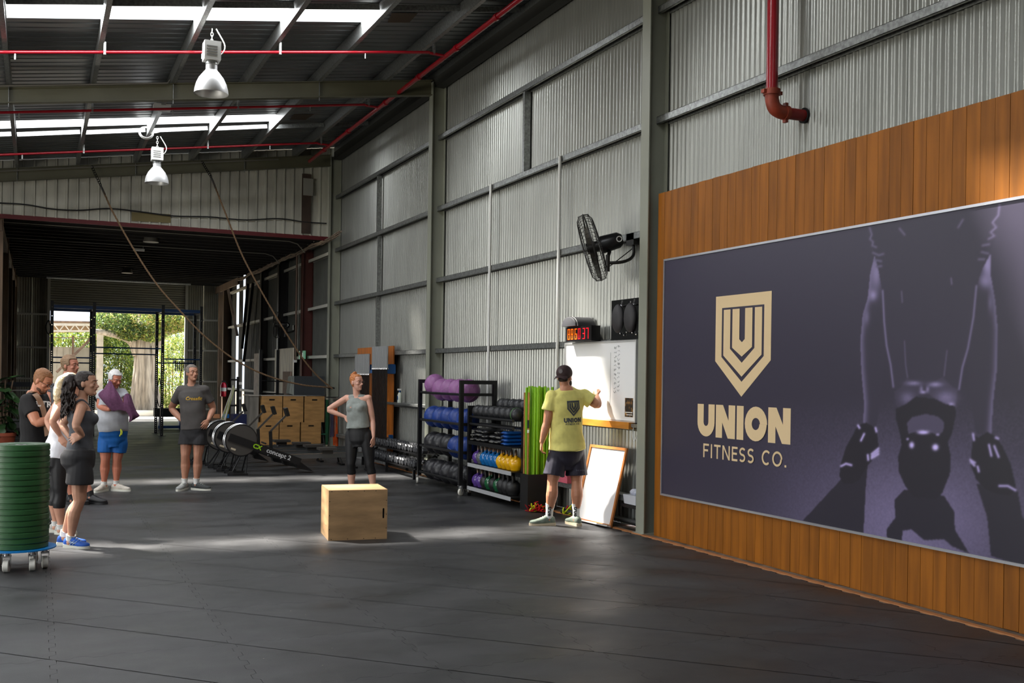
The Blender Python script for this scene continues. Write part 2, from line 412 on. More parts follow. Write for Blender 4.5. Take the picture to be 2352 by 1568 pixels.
# ---- gable wall above the shed opening
GY = 22.92
g = thing('wall_back_upper', kind='structure')
Pp = ribbed(1.0, .2, .022, .04)
x = 6.115; k = 0
while x > RX0:
    x0 = x-.8; mb = MB(); vs = []; fs = []
    for a, h in ribbed(.8, .2, .028, .05):
        vs += [(x0+a, GY-h, 4.742), (x0+a, GY-h, roofz(x0+a, .2))]
    for i in range(len(vs)//2-1): fs.append((2*i, 2*i+1, 2*i+3, 2*i+2))
    mb.add(vs, fs).obj('gable_sheet', GABLE, g, 0); x = x0
MB().bb((RX0, GY-.02, 4.66), (6.0, GY+.06, 4.745)).obj('red_flashing', M('dark_red_flashing', (88, 10, 16), .6), g)
MB().add([at(302, 487, 'Y', GY-.03), at(392, 492, 'Y', GY-.03), at(392, 512, 'Y', GY-.03), at(302, 507, 'Y', GY-.03)], [(0, 1, 2, 3)]).obj('stained_patch', M('stain', (120, 108, 70), .7), g)
MB().bb((5.28, GY-.07, 4.78), (5.48, GY-.03, 6.1)).obj('brown_strip', M('brown_board', (66, 52, 42), .7, 0, .2), g)
MB().bb((5.3, GY-.09, 5.62), (5.52, GY-.07, 6.0)).obj('grey_box', M('grey_box', (150, 148, 140), .6), g)
MB().tube(catmull([at(a, b, 'Y', GY-.06) for a, b in ((-60, 462), (0, 466), (60, 470), (120, 480), (180, 483), (250, 479), (320, 486), (400, 496), (480, 498), (560, 505), (640, 502), (700, 510), (750, 513))], 5), .014, 8).obj('black_cable', BLKR, g)
# ---- left wall with open side doors (off camera)
wl = thing('wall_left', kind='structure')
for a, b, z0, z1 in ((-3, -2, 0, 4.6), (4.2, 6.2, 0, 4.6), (13, 38.7, 0, 4.6), (-2, 4.2, 3.6, 4.6), (6.2, 13, 3.6, 4.6)):
    MB().bb((-9.1, a, z0), (-9.0, b, z1)).obj('wall_panel', SHEET, wl)
wf = thing('wall_front', kind='structure')
MB().bb((-9.1, -3.15, 0), (6.2, -3.05, 6.8)).obj('wall_panel', SHEET, wf)
# ================================================================== the back shed and what lies beyond its door
BRN = M('brown_timber', (96, 76, 58), .7, 0, .3, 4, .1, 60, stretch=(1, 1, .3))
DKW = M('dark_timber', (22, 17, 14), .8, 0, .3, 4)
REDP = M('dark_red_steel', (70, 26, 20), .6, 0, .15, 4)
SY0, SY1, SX0, SX1, SZ = 22.98, 38.6, -.78, 5.98, 4.92
sc_ = thing('ceiling', kind='structure')
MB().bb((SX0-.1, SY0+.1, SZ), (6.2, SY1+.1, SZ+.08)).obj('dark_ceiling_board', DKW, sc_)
y = SY0+.5
while y < SY1:
    MB().bb((SX0, y, SZ-.14), (6.0, y+.05, SZ)).obj('ceiling_joist', DKW, sc_); y += .62
for y in (24.2, 27.0):
    MB().tube([(SX0, y, SZ-.17), (5.3, y, SZ-.17), (5.5, y, SZ-.22), (5.7, y+.1, SZ-.4)], .012, 6).obj('conduit', M('conduit_grey', (120, 116, 108), .5), sc_)
ws = thing('wall_left_shed', kind='structure')
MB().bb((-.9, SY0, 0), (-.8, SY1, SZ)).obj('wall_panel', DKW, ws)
for y in (23.1, 27.5, 31.5, 35.5, 38.3): MB().bb((-.8, y-.09, 0), (-.66, y+.09, SZ-.1)).obj('timber_post', BRN, ws)
MB().bb((-.8, SY0, SZ-.5), (-.68, SY1, SZ-.28)).obj('timber_beam', BRN, ws)
wb_ = thing('wall_back_left', kind='structure')
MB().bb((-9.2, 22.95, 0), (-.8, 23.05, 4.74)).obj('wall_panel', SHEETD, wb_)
# shed right wall, with tall openings
wr = thing('wall_right_shed', kind='structure')
def yx(px, X=5.9): return at(px, 800, 'X', X).y
gaps = [(yx(561, 6.1), yx(555, 6.1)), (yx(547, 6.1), yx(540, 6.1)), (yx(526, 6.1), yx(519, 6.1))]
cur = 22.86; spans = []
for a, b in gaps: spans.append((cur, a)); cur = b
spans.append((cur, 38.6))
for a, b in spans:
    k = max(1, round((b-a)/.76)); L = (b-a)/k
    for i in range(k):
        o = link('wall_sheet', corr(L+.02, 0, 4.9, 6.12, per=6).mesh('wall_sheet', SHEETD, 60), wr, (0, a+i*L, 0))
# small low window behind the black bag
for z in (1.10, 2.05, 3.22, 4.40): girt(22.9, 38.5, z, wr, M('pale_girt', (205, 204, 196), .5), 6.0, 6.10)
for px0, px1, m_, X in ((629, 644, BLK, 5.85), (683, 700, REDP, 5.85), (593, 600, DKW, 5.9), (508, 515, BRN, 5.85), (497, 506, BRN, 5.8)):
    v = (yx(px0, X)+yx(px1, X))/2
    column(v, X, 6.1, 4.7, .2, m_).obj('steel_column', m_, wr)
MB().beam(at(570, 652, 'X', 5.85), at(556, 800, 'X', 5.85), .08, .05).obj('diagonal_brace', DKW, wr)
MB().beam(at(581, 650, 'X', 5.85), at(560, 830, 'X', 5.85), .08, .05).obj('diagonal_brace', BLK, wr)
MB().beam(at(523, 660, 'X', 5.85), at(545, 770, 'X', 5.85), .08, .05).obj('diagonal_brace', BRN, wr)
MB().beam((5.82, yx(552), 4.62), (5.82, 38.5, 4.62), .06, .22).obj('timber_beam', BRN, wr)
WIRE = M('dusty_wire', (150, 132, 116), .7, 0, .3, 20)
bun = thing('cable_bundle', 'bundle of dusty cables sagging along the top of the shed wall', 'cables', (5.8, 28, 4.6))
for k in range(9):
    rr = random.Random(k); pts = []
    y = yx(735)-2.0; n_ = 16; y1 = yx(548)
    for i in range(n_+1):
        t = i/n_; pts.append((5.8+rr.uniform(-.03, .03), y+(y1-y)*t, 4.66+rr.uniform(-.05, .05)-.04*math.sin(t*PI*5)**2))
    MB().tube(catmull(pts, 3), .011, 5).obj('cable', WIRE, bun)
v = yx(681, 5.8)
MB().tube([(5.78, v, 4.6), (5.78, v, 2.0)], .025, 8).obj('pvc_pipe', M('brown_pipe', (96, 74, 60), .5), wr)
MB().tube([(5.75, v-.35, 4.55), (5.75, v-.35, 2.2), (5.75, v-.6, 2.1)], .01, 6).obj('conduit', MATS['conduit_grey'], wr)
# ---- back wall and roller door
wk = thing('wall_back', kind='structure')
DX0, DX1, DZ = .33, 4.82, 3.74
def corrx(x0, x1, z0, z1, yv, mat, name, par):
    n_ = int((x1-x0)/.076*6); vs = []; fs = []
    for i in range(n_+1):
        x = x0+(x1-x0)*i/n_; yy = yv+.009*math.cos(2*PI*(x-x0)/.076); vs += [(x, yy, z0), (x, yy, z1)]
    for i in range(n_): fs.append((2*i, 2*i+1, 2*i+3, 2*i+2))
    return MB().add(vs, fs).obj(name, mat, par, 60)
BACKS = M('back_sheet', (150, 148, 136), .5, .1, .06, 3)
for a, b in ((-.8, -.2), (-.2, DX0), (DX1, 5.4), (5.4, 6.15)): corrx(a, b, 0, 4.92, 38.66, BACKS, 'wall_sheet', wk)
corrx(DX0, DX1, 4.8, 4.95, 38.66, BACKS, 'wall_sheet', wk)
PALE = MATS['pale_girt']
for a, b, px in ((-.8, DX0-.05, 60), (DX1+.05, 5.9, 462)):
    for py in ((720, 797, 869, 930) if px == 60 else (735, 805, 876, 940)):
        z = at(px, py, 'Y', 38.55).z; MB().bb((a, 38.52, z-.03), (b, 38.63, z+.03)).obj('wall_girt', PALE, wk)
door = thing('door_1', kind='structure')
vs = []; fs = []; n_ = 84
for i in range(n_+1):
    z = DZ+(4.86-DZ)*i/n_; yy = 38.56+.012*math.cos(2*PI*i/6); vs += [(DX0, yy, z), (DX1, yy, z)]
for i in range(n_): fs.append((2*i, 2*i+1, 2*i+3, 2*i+2))
MB().add(vs, fs).obj('roller_curtain', M('roller_steel', (158, 156, 144), .45, .2), door, 60)
for x in (DX0, DX1): MB().bb((x-.06, 38.5, 0), (x+.03, 38.66, 4.86)).obj('door_guide', PALE, door)
MB().bb((DX0, 38.53, DZ-.05), (DX1, 38.6, DZ+.02)).obj('bottom_rail', MATS['roller_steel'], door)
MB().cyl((DX0-.1, 38.4, 4.82), (DX1+.1, 38.4, 4.82), .06).obj('door_axle', GALV, door)
# ---- outside
og = thing('ground', kind='structure')
MB().bb((-25, 38.7, -.1), (30, 41.0, -.002)).obj('concrete_apron', M('bright_concrete', (196, 192, 184), .8, 0, .12, 1.5), og)
MB().bb((-25, 41.0, -.1), (30, 90, .16)).obj('garden_soil', M('leaf_litter', (128, 112, 84), .9, 0, .4, 3, .3, 20), og)
MB().bb((-25, 40.75, -.1), (30, 41.0, .22)).obj('kerb', M('kerb_concrete', (206, 202, 194), .8, 0, .1, 2), og)
MB().bb((-60, -60, -.3), (60, 120, -.13)).obj('ground_base', M('far_ground', (120, 118, 100), .9), og)
BARK = M('fig_bark', (168, 158, 146), .85, 0, .42, 3.2, 1.0, 9, stretch=(3.4, 3.4, .35))
def tree(name, label, TP, specs, roots, leafs):
    t = thing(name, label, 'tree', TP)
    mb = MB()
    for pts, rad in specs:
        P = catmull(pts, 5); Q = []
        for i in range(len(P)):
            u_ = i/(len(P)-1)*(len(rad)-1); k = min(int(u_), len(rad)-2); Q.append(rad[k]+(rad[k+1]-rad[k])*(u_-k))
        mb.tube(P, Q, 12)
    for pts, rad in roots: mb.tube(catmull(pts, 5), rad, 8) if not isinstance(rad, list) else mb.tube(pts, rad, 8)
    mb.obj('trunk', BARK, t, 60)
    foliage(leafs, 'foliage', t)
    return t
LG = [M('leaf_green', (116, 140, 76), .4, 0, .3, 3), M('leaf_yellow_green', (188, 204, 108), .4, 0, .25, 3), M('leaf_gold', (204, 184, 118), .5, 0, .2, 3), M('leaf_dark', (72, 94, 58), .5, 0, .3, 3)]
for m_ in LG:
    nn = m_.node_tree.nodes; pb0 = nn['Principled BSDF']; tl = nn.new('ShaderNodeBsdfTranslucent'); mx = nn.new('ShaderNodeMixShader'); mx.inputs[0].default_value = .45; lk = m_.node_tree.links
    src = pb0.inputs['Base Color'].links[0].from_socket; lk.new(src, tl.inputs[0]); lk.new(pb0.outputs[0], mx.inputs[1]); lk.new(tl.outputs[0], mx.inputs[2]); lk.new(mx.outputs[0], nn['Material Output'].inputs[0])
for m_ in LG:
    pass
def foliage(blobs, name, parent, seed=3):
    rr = np.random.RandomState(seed); V = []; Fc = []; mi = []
    for (c, r, n_, sz, mix) in blobs:
        n_ = int(n_*2.2)
        d = rr.normal(size=(n_, 3)); d /= np.linalg.norm(d, axis=1)[:, None]; d *= (rr.uniform(.35, 1, n_)**.5)[:, None]
        P = np.array(c)+d*np.array(r)
        s = sz*.62*rr.uniform(.6, 1.3, n_)[:, None]
        a = rr.normal(size=(n_, 3)); a /= np.linalg.norm(a, axis=1)[:, None]; b = np.cross(a, rr.normal(size=(n_, 3))); b /= np.linalg.norm(b, axis=1)[:, None]
        n_ = n_
        base = len(V)*4 if False else sum(len(v) for v in V)
        q = np.stack([P-a*s, P+b*s*.32+a*s*.1, P+a*s, P-b*s*.32+a*s*.1], 1).reshape(-1, 3)
        V.append(q); idx = np.arange(n_*4).reshape(-1, 4)+base; Fc.append(idx); mi.append(rr.choice(4, n_, p=mix))
    V = np.concatenate(V)-np.array(wloc(parent)); Fc = np.concatenate(Fc); mi = np.concatenate(mi)
    me = bpy.data.meshes.new(name); me.from_pydata(V.tolist(), [], Fc.tolist())
    for m_ in LG: me.materials.append(m_)
    me.polygons.foreach_set('material_index', mi.astype(np.int32)); return link(name, me, parent, (0, 0, 0))
def A(x, y, Y): return at(x, y, 'Y', Y)
TY = 43.5
b0 = A(331, 940, TY)
specs = []; roots = []
for dx, ry in ((-15, .05), (-8, -.22), (0, -.1), (7, -.3), (14, -.12), (19, .1), (2, .3)):
    specs.append(([A(331+dx*1.35, 952, TY+ry), A(331+dx*1.05, 900, TY+ry), A(331+dx*.85, 850, TY+ry), A(332+dx*.75, 800, TY+ry), A(334+dx*1.1, 770, TY+ry)], [.34, .25, .20, .19, .16]))
specs += [([A(322, 812, TY), A(308, 785, TY), A(285, 772, TY-.3), A(245, 764, TY-.8), A(215, 760, TY-1)], [.3, .24, .18, .13, .08]),
          ([A(345, 812, TY), A(362, 782, TY), A(385, 762, TY), A(420, 745, TY)], [.28, .2, .14, .08]),
          ([A(330, 800, TY), A(325, 760, TY), A(318, 720, TY+.5)], [.25, .17, .1]), ([A(342, 800, TY), A(348, 755, TY), A(358, 715, TY+.3)], [.25, .18, .12])]
for pts in (((343, 800), (347, 850), (340, 885), (324, 910), (318, 940)), ((350, 795), (352, 860), (346, 935)), ((345, 915), (350, 930), (345, 941)), ((335, 925), (345, 936), (357, 942))):
    roots.append(([A(a, b, TY-.42) for a, b in pts], .04))
mixC = (.4, .25, .15, .2)
blobs = [(A(330, 735, TY), (2.0, 1.2, .65), 3600, .12, (.35, .25, .3, .1)), (A(262, 738, TY-.4), (.8, 1.0, .55), 1500, .11, (.4, .1, .05, .45)), (A(395, 730, TY), (1.0, 1.2, .6), 1500, .12, (.35, .35, .25, .05)),
         (A(300, 762, TY-.6), (.6, .5, .35), 900, .12, (.4, .15, .1, .35)), (A(350, 768, TY-.6), (.55, .5, .3), 700, .12, (.4, .3, .2, .1)), (A(350, 695, TY+1), (2.4, 2, .7), 1200, .14, mixC)]
tree('fig_tree', 'big pale fluted fig tree beyond the open roller door', b0, specs, roots, blobs)
def shrub(label, c, r, n_, sz, mix, seed):
    t = thing('garden_shrub', label, 'shrub', (c.x, c.y, .15), group=None)
    mb = MB()
    for k in range(5):
        a = random.uniform(-.4, .4)*r[0]; mb.tube([(c.x+a, c.y, .1), (c.x+a*1.3, c.y, c.z), (c.x+a*1.8, c.y, c.z+r[2]*.8)], [.03, .02, .01], 6)
    mb.obj('stem', BRN, t); foliage([(c, r, n_, sz, mix)], 'foliage', t, seed)
shrub('dense mid-green shrub filling the gap left of the fig tree trunk', A(262, 845, 46.5), (1.0, .8, 2.0), 5200, .11, (.5, .25, .03, .22), 11)
shrub('bright yellow-green shrub right of the fig tree trunk', A(398, 860, 45.5), (1.0, .8, 1.9), 3200, .10, (.35, .5, .12, .03), 12)
shrub('tall pale shrub far behind the fig tree', A(350, 790, 53), (3.2, 1.0, 2.2), 2200, .16, (.3, .5, .15, .05), 13)
shrub('green shrub showing over the pale neighbouring fence', A(165, 786, 52), (2.2, 1.0, .9), 2600, .16, (.4, .5, .05, .05), 14)
# neighbouring open shed
nb = thing('open_shed', 'rusty open-sided shed with a white lattice truss beyond the left of the doorway', 'shed', (A(170, 900, 45).x, 45, 0))
WM = M('chalky_white', (214, 206, 196), .7, 0, .12, 4); RU = M('rusty_iron', (128, 108, 98), .8, 0, .35, 6)
MB().add([A(60, 738, 44.6), A(236, 741, 44.6), A(232, 762, 50), A(60, 765, 50), A(60, 735, 44.6), A(236, 738, 44.6), A(232, 759, 50), A(60, 762, 50)], [(0,1,2,3),(4,5,6,7),(0,1,5,4),(1,2,6,5),(2,3,7,6),(0,3,7,4)]).obj('roof', RU, nb)
mb = MB(); mb.beam(A(60, 744, 44.5), A(236, 746, 44.5), .06, .1); mb.beam(A(60, 760, 44.5), A(232, 760, 44.5), .06, .07)
k = 0
for x in range(64, 226, 12): mb.beam(A(x, 745 if k % 2 else 760, 44.5), A(x+12, 760 if k % 2 else 745, 44.5), .04, .04); k += 1
mb.obj('lattice_truss', WM, nb)
p0 = A(230, 770, 44.4); MB().bb((p0.x-.12, 44.3, 0), (p0.x+.12, 44.55, p0.z+.6)).obj('post', WM, nb)
p1 = A(168, 770, 46); MB().bb((p1.x-.04, 46, 0), (p1.x+.04, 46.1, p1.z)).obj('post', RU, nb)
MB().beam(A(210, 776, 45), A(130, 855, 45), .06, .1).obj('diagonal_brace', RU, nb)
MB().beam(A(104, 774, 45), A(225, 777, 45), .03, .03).obj('rail', RU, nb)
fe = thing('metal_fence', 'pale ribbed metal fence under the neighbouring open shed', 'fence', (A(160, 900, 46).x, 46.2, .1))
x = A(85, 850, 46.3).x; xe = A(226, 850, 46.3).x
FM = M('pale_fence', (186, 184, 178), .6, 0, .06, 3); z1 = A(160, 797, 46.3).z
while x < xe:
    mb = MB(); mb.bb((x, 46.25, .1), (x+.2, 46.27, z1)); mb.bb((x+.2, 46.23, .1), (x+.24, 46.27, z1)); mb.obj('fence_panel', FM, fe); x += .24
# ---- rig
RIG = M('rig_black', (16, 18, 24), .4, .3); RBL = M('rig_blue', (10, 62, 118), .4, .2)
rig = thing('pull_up_rig', 'tall black training rig with blue top beams in front of the roller door', 'rig', (2.0, 28.9, 0))
NY, FY = 28.3, 29.6
def rpost(x, Y, z1):
    w_ = .075; mb = MB(); t = .006
    mb.bb((x-w_/2, Y-w_/2, 0), (x-w_/2+t, Y+w_/2, z1)); mb.bb((x+w_/2-t, Y-w_/2, 0), (x+w_/2, Y+w_/2, z1))
    for yy in (Y-w_/2, Y+w_/2-t):
        mb.bb((x-w_/2+t, yy, 0), (x-.011, yy+t, z1)); mb.bb((x+.011, yy, 0), (x+w_/2-t, yy+t, z1))
        z = 0
        while z < z1-.05: q_ = .033 if z < 2.1 else .20; mb.bb((x-.011, yy, z), (x+.011, yy+t, min(z1, z+q_))); z += q_+.022
    mb.bb((x-.1, Y-.1, 0), (x+.1, Y+.1, .01)); mb.bb((x-w_/2, Y-w_/2, z1-.004), (x+w_/2, Y+w_/2, z1))
    return mb.obj('post', RIG, rig, 0)
ntop = [(120, 697), (217, 700), (375, 705), (463, 707)]; XS = []
for px, py in ntop:
    p = at(px, py, 'Y', NY); XS.append(p.x); rpost(p.x, NY, 3.40)
for px in (209, 360, 447): rpost(at(px, 800, 'Y', FY).x, FY, 3.36)
XF = [XS[0]]+[at(px, 800, 'Y', FY).x for px in (209, 360, 447)]
for Y, xs in ((NY, XS), (FY, [XS[0]]+XF[1:])):
    for a, b in zip(xs, xs[1:]): MB().bb((a+.04, Y-.03, 3.22), (b-.04, Y+.03, 3.30)).obj('crossbeam', RBL, rig)
for a, b in zip(XS[1:], XF[1:]): MB().beam((a, NY+.03, 3.26), (b, FY-.03, 3.26), .07, .07).obj('depth_beam', RIG, rig)
for (i, j, pys) in ((0, 1, (821, 833)), (1, 2, (799, 813)), (2, 3, (825, 834))):
    for py, Y, xs in zip(pys, (NY, FY), (XS, XF)):
        z = at((ntop[i][0]+ntop[j][0])/2, py, 'Y', Y).z; MB().cyl((xs[i], Y, z), (xs[j], Y, z), .017, n=8).obj('pull_up_bar', RBL, rig)
MB().beam((XS[1]+.03, NY, 1.0), (XS[1]+.45, NY-.05, .25), .06, .05).obj('brace_arm', RIG, rig)
p = at(413, 841, 'Y', 28.9); gr = thing('wire_basket', 'small black grid panel hanging in the right bay of the rig', 'basket', (p.x, 28.9, p.z-.12))
for k in range(9): MB().bb((p.x-.12, 28.9, p.z-.12+k*.03), (p.x+.12, 28.93, p.z-.12+k*.03+.014)).obj('grid_bar', RIG, gr)
for k in range(5): MB().bb((p.x-.12+k*.055, 28.93, p.z-.12), (p.x-.12+k*.055+.02, 28.945, p.z+.13)).obj('grid_bar', RIG, gr)
MB().bb((p.x-.11, 28.945, p.z+.1), (p.x-.09, 29.5, p.z+.16)).obj('hook', RIG, gr)
for (px, py0, py1, nm) in ((111, 735, 765, 'black strap looped on the left end post of the rig'), (366, 868, 930, 'long thin dark band hanging beside the middle rig posts')):
    p = at(px, py0, 'Y', NY-.05); q = at(px, py1, 'Y', NY-.05)
    o = MB().tube(catmull([(p.x, p.y, p.z), (p.x-.06, p.y, (p.z+q.z)/2), (q.x-.02, p.y, q.z), (q.x+.03, p.y, q.z), (p.x+.05, p.y, (p.z+q.z)/2), (p.x+.01, p.y, p.z)], 4), .012, 6).obj('exercise_band', BLK); tag(o, nm, 'band')
# ================================================================== mural
mu = thing('mural_sign', 'huge dark purple printed wall banner of a lifter gripping a kettlebell', 'sign', (5.96, 6, .455))
MY0, MY1, MZ0, MZ1, MX = 2.2, 9.19, .458, 2.89, 5.948
ys = np.linspace(MY1, MY0, 1000); zs = np.linspace(MZ0, MZ1, 380)
YY, ZZ = np.meshgrid(ys, zs); P3 = np.stack([np.full(YY.shape, MX), YY, ZZ], -1); PXX, PYY = proj_np(P3)
def zc(px): return (px[0]/1.803+1860, px[1]/1.803+450)
def inpoly(poly, X, Y):
    ins = np.zeros(X.shape, bool); n_ = len(poly)
    for i in range(n_):
        x0, y0 = poly[i]; x1, y1 = poly[(i+1) % n_]
        if y0 == y1: continue
        c = ((y0 > Y) != (y1 > Y)) & (X < (x1-x0)*(Y-y0)/(y1-y0)+x0); ins ^= c
    return ins
def dline(pts, X, Y):
    D = np.full(X.shape, 1e9); 
    for (x0, y0), (x1, y1) in zip(pts, pts[1:]):
        dx, dy = x1-x0, y1-y0; t = np.clip(((X-x0)*dx+(Y-y0)*dy)/(dx*dx+dy*dy+1e-9), 0, 1); D = np.minimum(D, np.hypot(X-x0-t*dx, Y-y0-t*dy))
    return D
QX, QY = (PXX-1860)*1.803, (PYY-450)*1.803       # working coordinates of the print
def smooth(a, b, x): t = np.clip((x-a)/(b-a), 0, 1); return t*t*(3-2*t)
V = np.full(QX.shape, 58.)+8*smooth(900, 0, QY)                         # value of the print
rngm = np.random.RandomState(5)
n1 = rngm.rand(*QX.shape)
Vf = 62+52*np.exp(-((QX-430)/420)**2-((QY-1330)/300)**2)+18*smooth(900, 1500, QY)+(n1-.5)*22
fl = smooth(800, 960, QY+.02*QX)*smooth(-420, 0, QX); V = V*(1-fl)+Vf*fl
def fill(poly, val, a=1.0):
    global V
    m = inpoly(poly, QX, QY); V = np.where(m, V*(1-a)+val*a, V)
def glow(pts, wd, val, mask=None):
    global V
    g_ = np.exp(-(dline(pts, QX, QY)/wd)**2)
    if mask is not None: g_ = g_*mask
    V = V*(1-g_)+val*g_
# floor shadows
fill([(-30, 1345), (150, 1150), (240, 1110), (232, 1200), (222, 1400), (60, 1370)], 46)
fill([(390, 1215), (350, 1260), (355, 1330), (318, 1380), (320, 1420), (380, 1430), (385, 1385), (420, 1380), (475, 1425), (555, 1420), (590, 1450), (660, 1480), (600, 1380), (600, 1310), (555, 1240)], 44)
fill([(690, 1190), (860, 1215), (880, 1330), (960, 1420), (960, 1560), (750, 1490), (735, 1330)], 45)
# legs
legL = [(268, 245), (250, 320), (240, 420), (219, 490), (209, 600), (213, 720), (225, 860), (220, 950), (275, 965), (288, 860), (302, 760), (312, 640), (305, 500), (300, 380), (300, 290)]
legR = [(748, 225), (750, 330), (768, 430), (779, 560), (775, 720), (760, 850), (752, 985), (690, 985), (668, 860), (655, 740), (668, 600), (685, 480), (695, 370), (710, 290)]
for lg, outer in ((legL, [(268, 245), (250, 320), (240, 420), (219, 490), (209, 600), (213, 720), (225, 860), (222, 940)]), (legR, [(748, 225), (750, 330), (768, 430), (779, 560), (775, 720), (760, 850), (750, 975)])):
    fill(lg, 60); m = inpoly(lg, QX, QY); glow(outer, 16, 118, m)
for c, r, val in (((275, 320), (22, 70), 150), ((262, 410), (16, 22), 165), ((235, 500), (12, 30), 120), ((735, 285), (20, 60), 170), ((728, 350), (26, 28), 150), ((748, 440), (10, 40), 110)):
    g_ = np.exp(-((QX-c[0])/r[0])**2-((QY-c[1])/r[1])**2)*(inpoly(legL, QX, QY) | inpoly(legR, QX, QY)); V = V*(1-g_)+val*g_
# body and shorts: darker mass with rim folds
fill([(250, 120), (258, 200), (272, 260), (285, 310), (300, 390), (320, 620), (350, 800), (420, 800), (470, 800), (520, 800), (610, 800), (650, 640), (690, 370), (715, 300), (742, 250), (770, 170), (775, 110), (780, 30)], 62)
for pts in ([(248, 132), (256, 160), (250, 178), (262, 190), (258, 205), (275, 212)], [(262, 235), (285, 245), (305, 240)], [(272, 265), (295, 270)], [(280, 292), (296, 290)], [(786, 35), (780, 80), (757, 110), (772, 130), (748, 150), (765, 165), (740, 178)], [(715, 205), (742, 200)], [(712, 232), (738, 238)], [(700, 262), (722, 262)], [(372, 135), (392, 160)], [(634, 98), (614, 130)]):
    glow(pts, 5.5, 96); glow([(a+1.5*math.sin(i*2.1), b) for i, (a, b) in enumerate(pts)], 2.5, 118)
glow([(302, 392), (308, 520), (318, 620), (335, 700), (346, 790)], 4, 135); glow([(690, 372), (678, 500), (655, 630), (632, 710), (618, 800)], 4, 138)
glow([(380, 395), (383, 440)], 3, 110); glow([(585, 340), (588, 365)], 3, 130); glow([(392, 600), (397, 700), (405, 752)], 2.2, 110); glow([(568, 640), (556, 745)], 2.2, 115)
# hands
handL = [(402, 755), (440, 768), (465, 785), (470, 808), (440, 835), (400, 870), (375, 888), (355, 860), (350, 810), (380, 790)]
handR = [(550, 748), (520, 765), (482, 790), (482, 812), (520, 840), (560, 870), (595, 880), (608, 850), (612, 800), (590, 790)]
fill(handL, 70); fill(handR, 74)
for c, r, val in (((430, 775), (30, 9), 150), ((462, 800), (7, 14), 140), ((405, 838), (28, 26), 120), ((520, 780), (28, 10), 165), ((488, 800), (7, 12), 150), ((565, 835), (40, 28), 135), ((585, 865), (14, 12), 190), ((470, 812), (12, 6), 190)):
    g_ = np.exp(-((QX-c[0])/r[0])**2-((QY-c[1])/r[1])**2); V = V*(1-g_)+(val+(n1-.5)*20)*g_
# kettlebell
kb = [(358, 880), (356, 920), (375, 990), (380, 1030), (366, 1080), (368, 1140), (395, 1200), (430, 1245), (520, 1255), (550, 1225), (580, 1150), (584, 1080), (572, 1020), (590, 980), (606, 900), (600, 870), (560, 860), (520, 840), (440, 830), (400, 860)]
fill(kb, 40)
win = [(402, 940), (425, 915), (480, 902), (530, 912), (556, 935), (553, 975), (530, 990), (478, 968), (430, 978), (408, 985)]
fill(win, 88); 
for c, r, val in (((422, 1031), (11, 14), 225), ((520, 1040), (14, 14), 245), ((470, 978), (26, 9), 235), ((405, 1006), (6, 5), 200), ((530, 988), (8, 5), 190)):
    g_ = np.exp(-(((QX-c[0])/r[0])**2+((QY-c[1])/r[1])**2)**1.5); V = V*(1-g_)+val*g_
# shoes
shL = [(200, 948), (235, 938), (278, 965), (286, 1055), (262, 1090), (240, 1115), (205, 1175), (175, 1192), (140, 1190), (122, 1160), (128, 1110), (150, 1040), (180, 985)]
shR = [(674, 990), (700, 1000), (735, 976), (770, 995), (800, 1040), (832, 1110), (855, 1210), (830, 1240), (780, 1235), (730, 1215), (690, 1175), (665, 1110), (672, 1040)]
fill(shL, 38); fill(shR, 38)
for pts in ([(130, 1118), (150, 1108), (172, 1114)], [(785, 1200), (820, 1200), (852, 1218)], [(225, 985), (212, 1012)], [(240, 1072), (242, 1092)], [(256, 1068), (284, 1045)], [(256, 1078), (284, 1056)], [(256, 1086), (284, 1068)], [(665, 1092), (684, 1104)], [(668, 1102), (682, 1116)], [(695, 1120), (700, 1140)], [(742, 1030), (752, 1075)], [(764, 1035), (782, 1080)], [(200, 950), (206, 960)], [(272, 960), (276, 975)], [(676, 985), (680, 1010)], [(770, 1000), (780, 1004)]):
    glow(pts, 5, 215)
Vb = V.copy()
for ax in (0, 1): Vb = (np.roll(Vb, 1, ax)+2*Vb+np.roll(Vb, -1, ax))/4
V = np.clip(Vb, 25, 255)
base = np.stack([V*.99, V*.91, V*1.2], -1)/255*1.0
basel = np.where(base <= .04045, base/12.92, ((base+.055)/1.055)**2.4)
nr, nc = YY.shape
me = bpy.data.meshes.new('printed_banner')
Vv = (P3-np.array(wloc(mu))).reshape(-1, 3); idx = np.arange(nr*nc).reshape(nr, nc)
Fq = np.stack([idx[:-1, :-1], idx[:-1, 1:], idx[1:, 1:], idx[1:, :-1]], -1).reshape(-1, 4)
me.vertices.add(len(Vv)); me.vertices.foreach_set('co', Vv.astype(np.float32).ravel())
me.loops.add(Fq.size); me.loops.foreach_set('vertex_index', Fq.astype(np.int32).ravel())
me.polygons.add(len(Fq)); me.polygons.foreach_set('loop_start', np.arange(0, Fq.size, 4, dtype=np.int32)); me.update(calc_edges=True)
ca = me.color_attributes.new('print', 'FLOAT_COLOR', 'POINT'); ca.data.foreach_set('color', np.concatenate([basel.reshape(-1, 3), np.ones((nr*nc, 1))], 1).astype(np.float32).ravel())
pm_ = bpy.data.materials.new('banner_print'); pm_.use_nodes = True; n_ = pm_.node_tree.nodes; va = n_.new('ShaderNodeVertexColor'); va.layer_name = 'print'
pm_.node_tree.links.new(va.outputs[0], n_['Principled BSDF'].inputs['Base Color']); n_['Principled BSDF'].inputs['Roughness'].default_value = .38
me.materials.append(pm_); link('printed_banner', me, mu, (0, 0, 0))
MB().bb((MX+.001, MY0, MZ0), (5.961, MY1, MZ1)).obj('banner_board', M('board_edge', (60, 56, 66), .6), mu)
AL = M('aluminium_trim', (205, 205, 210), .3, .8)
mb = MB(); t = .016
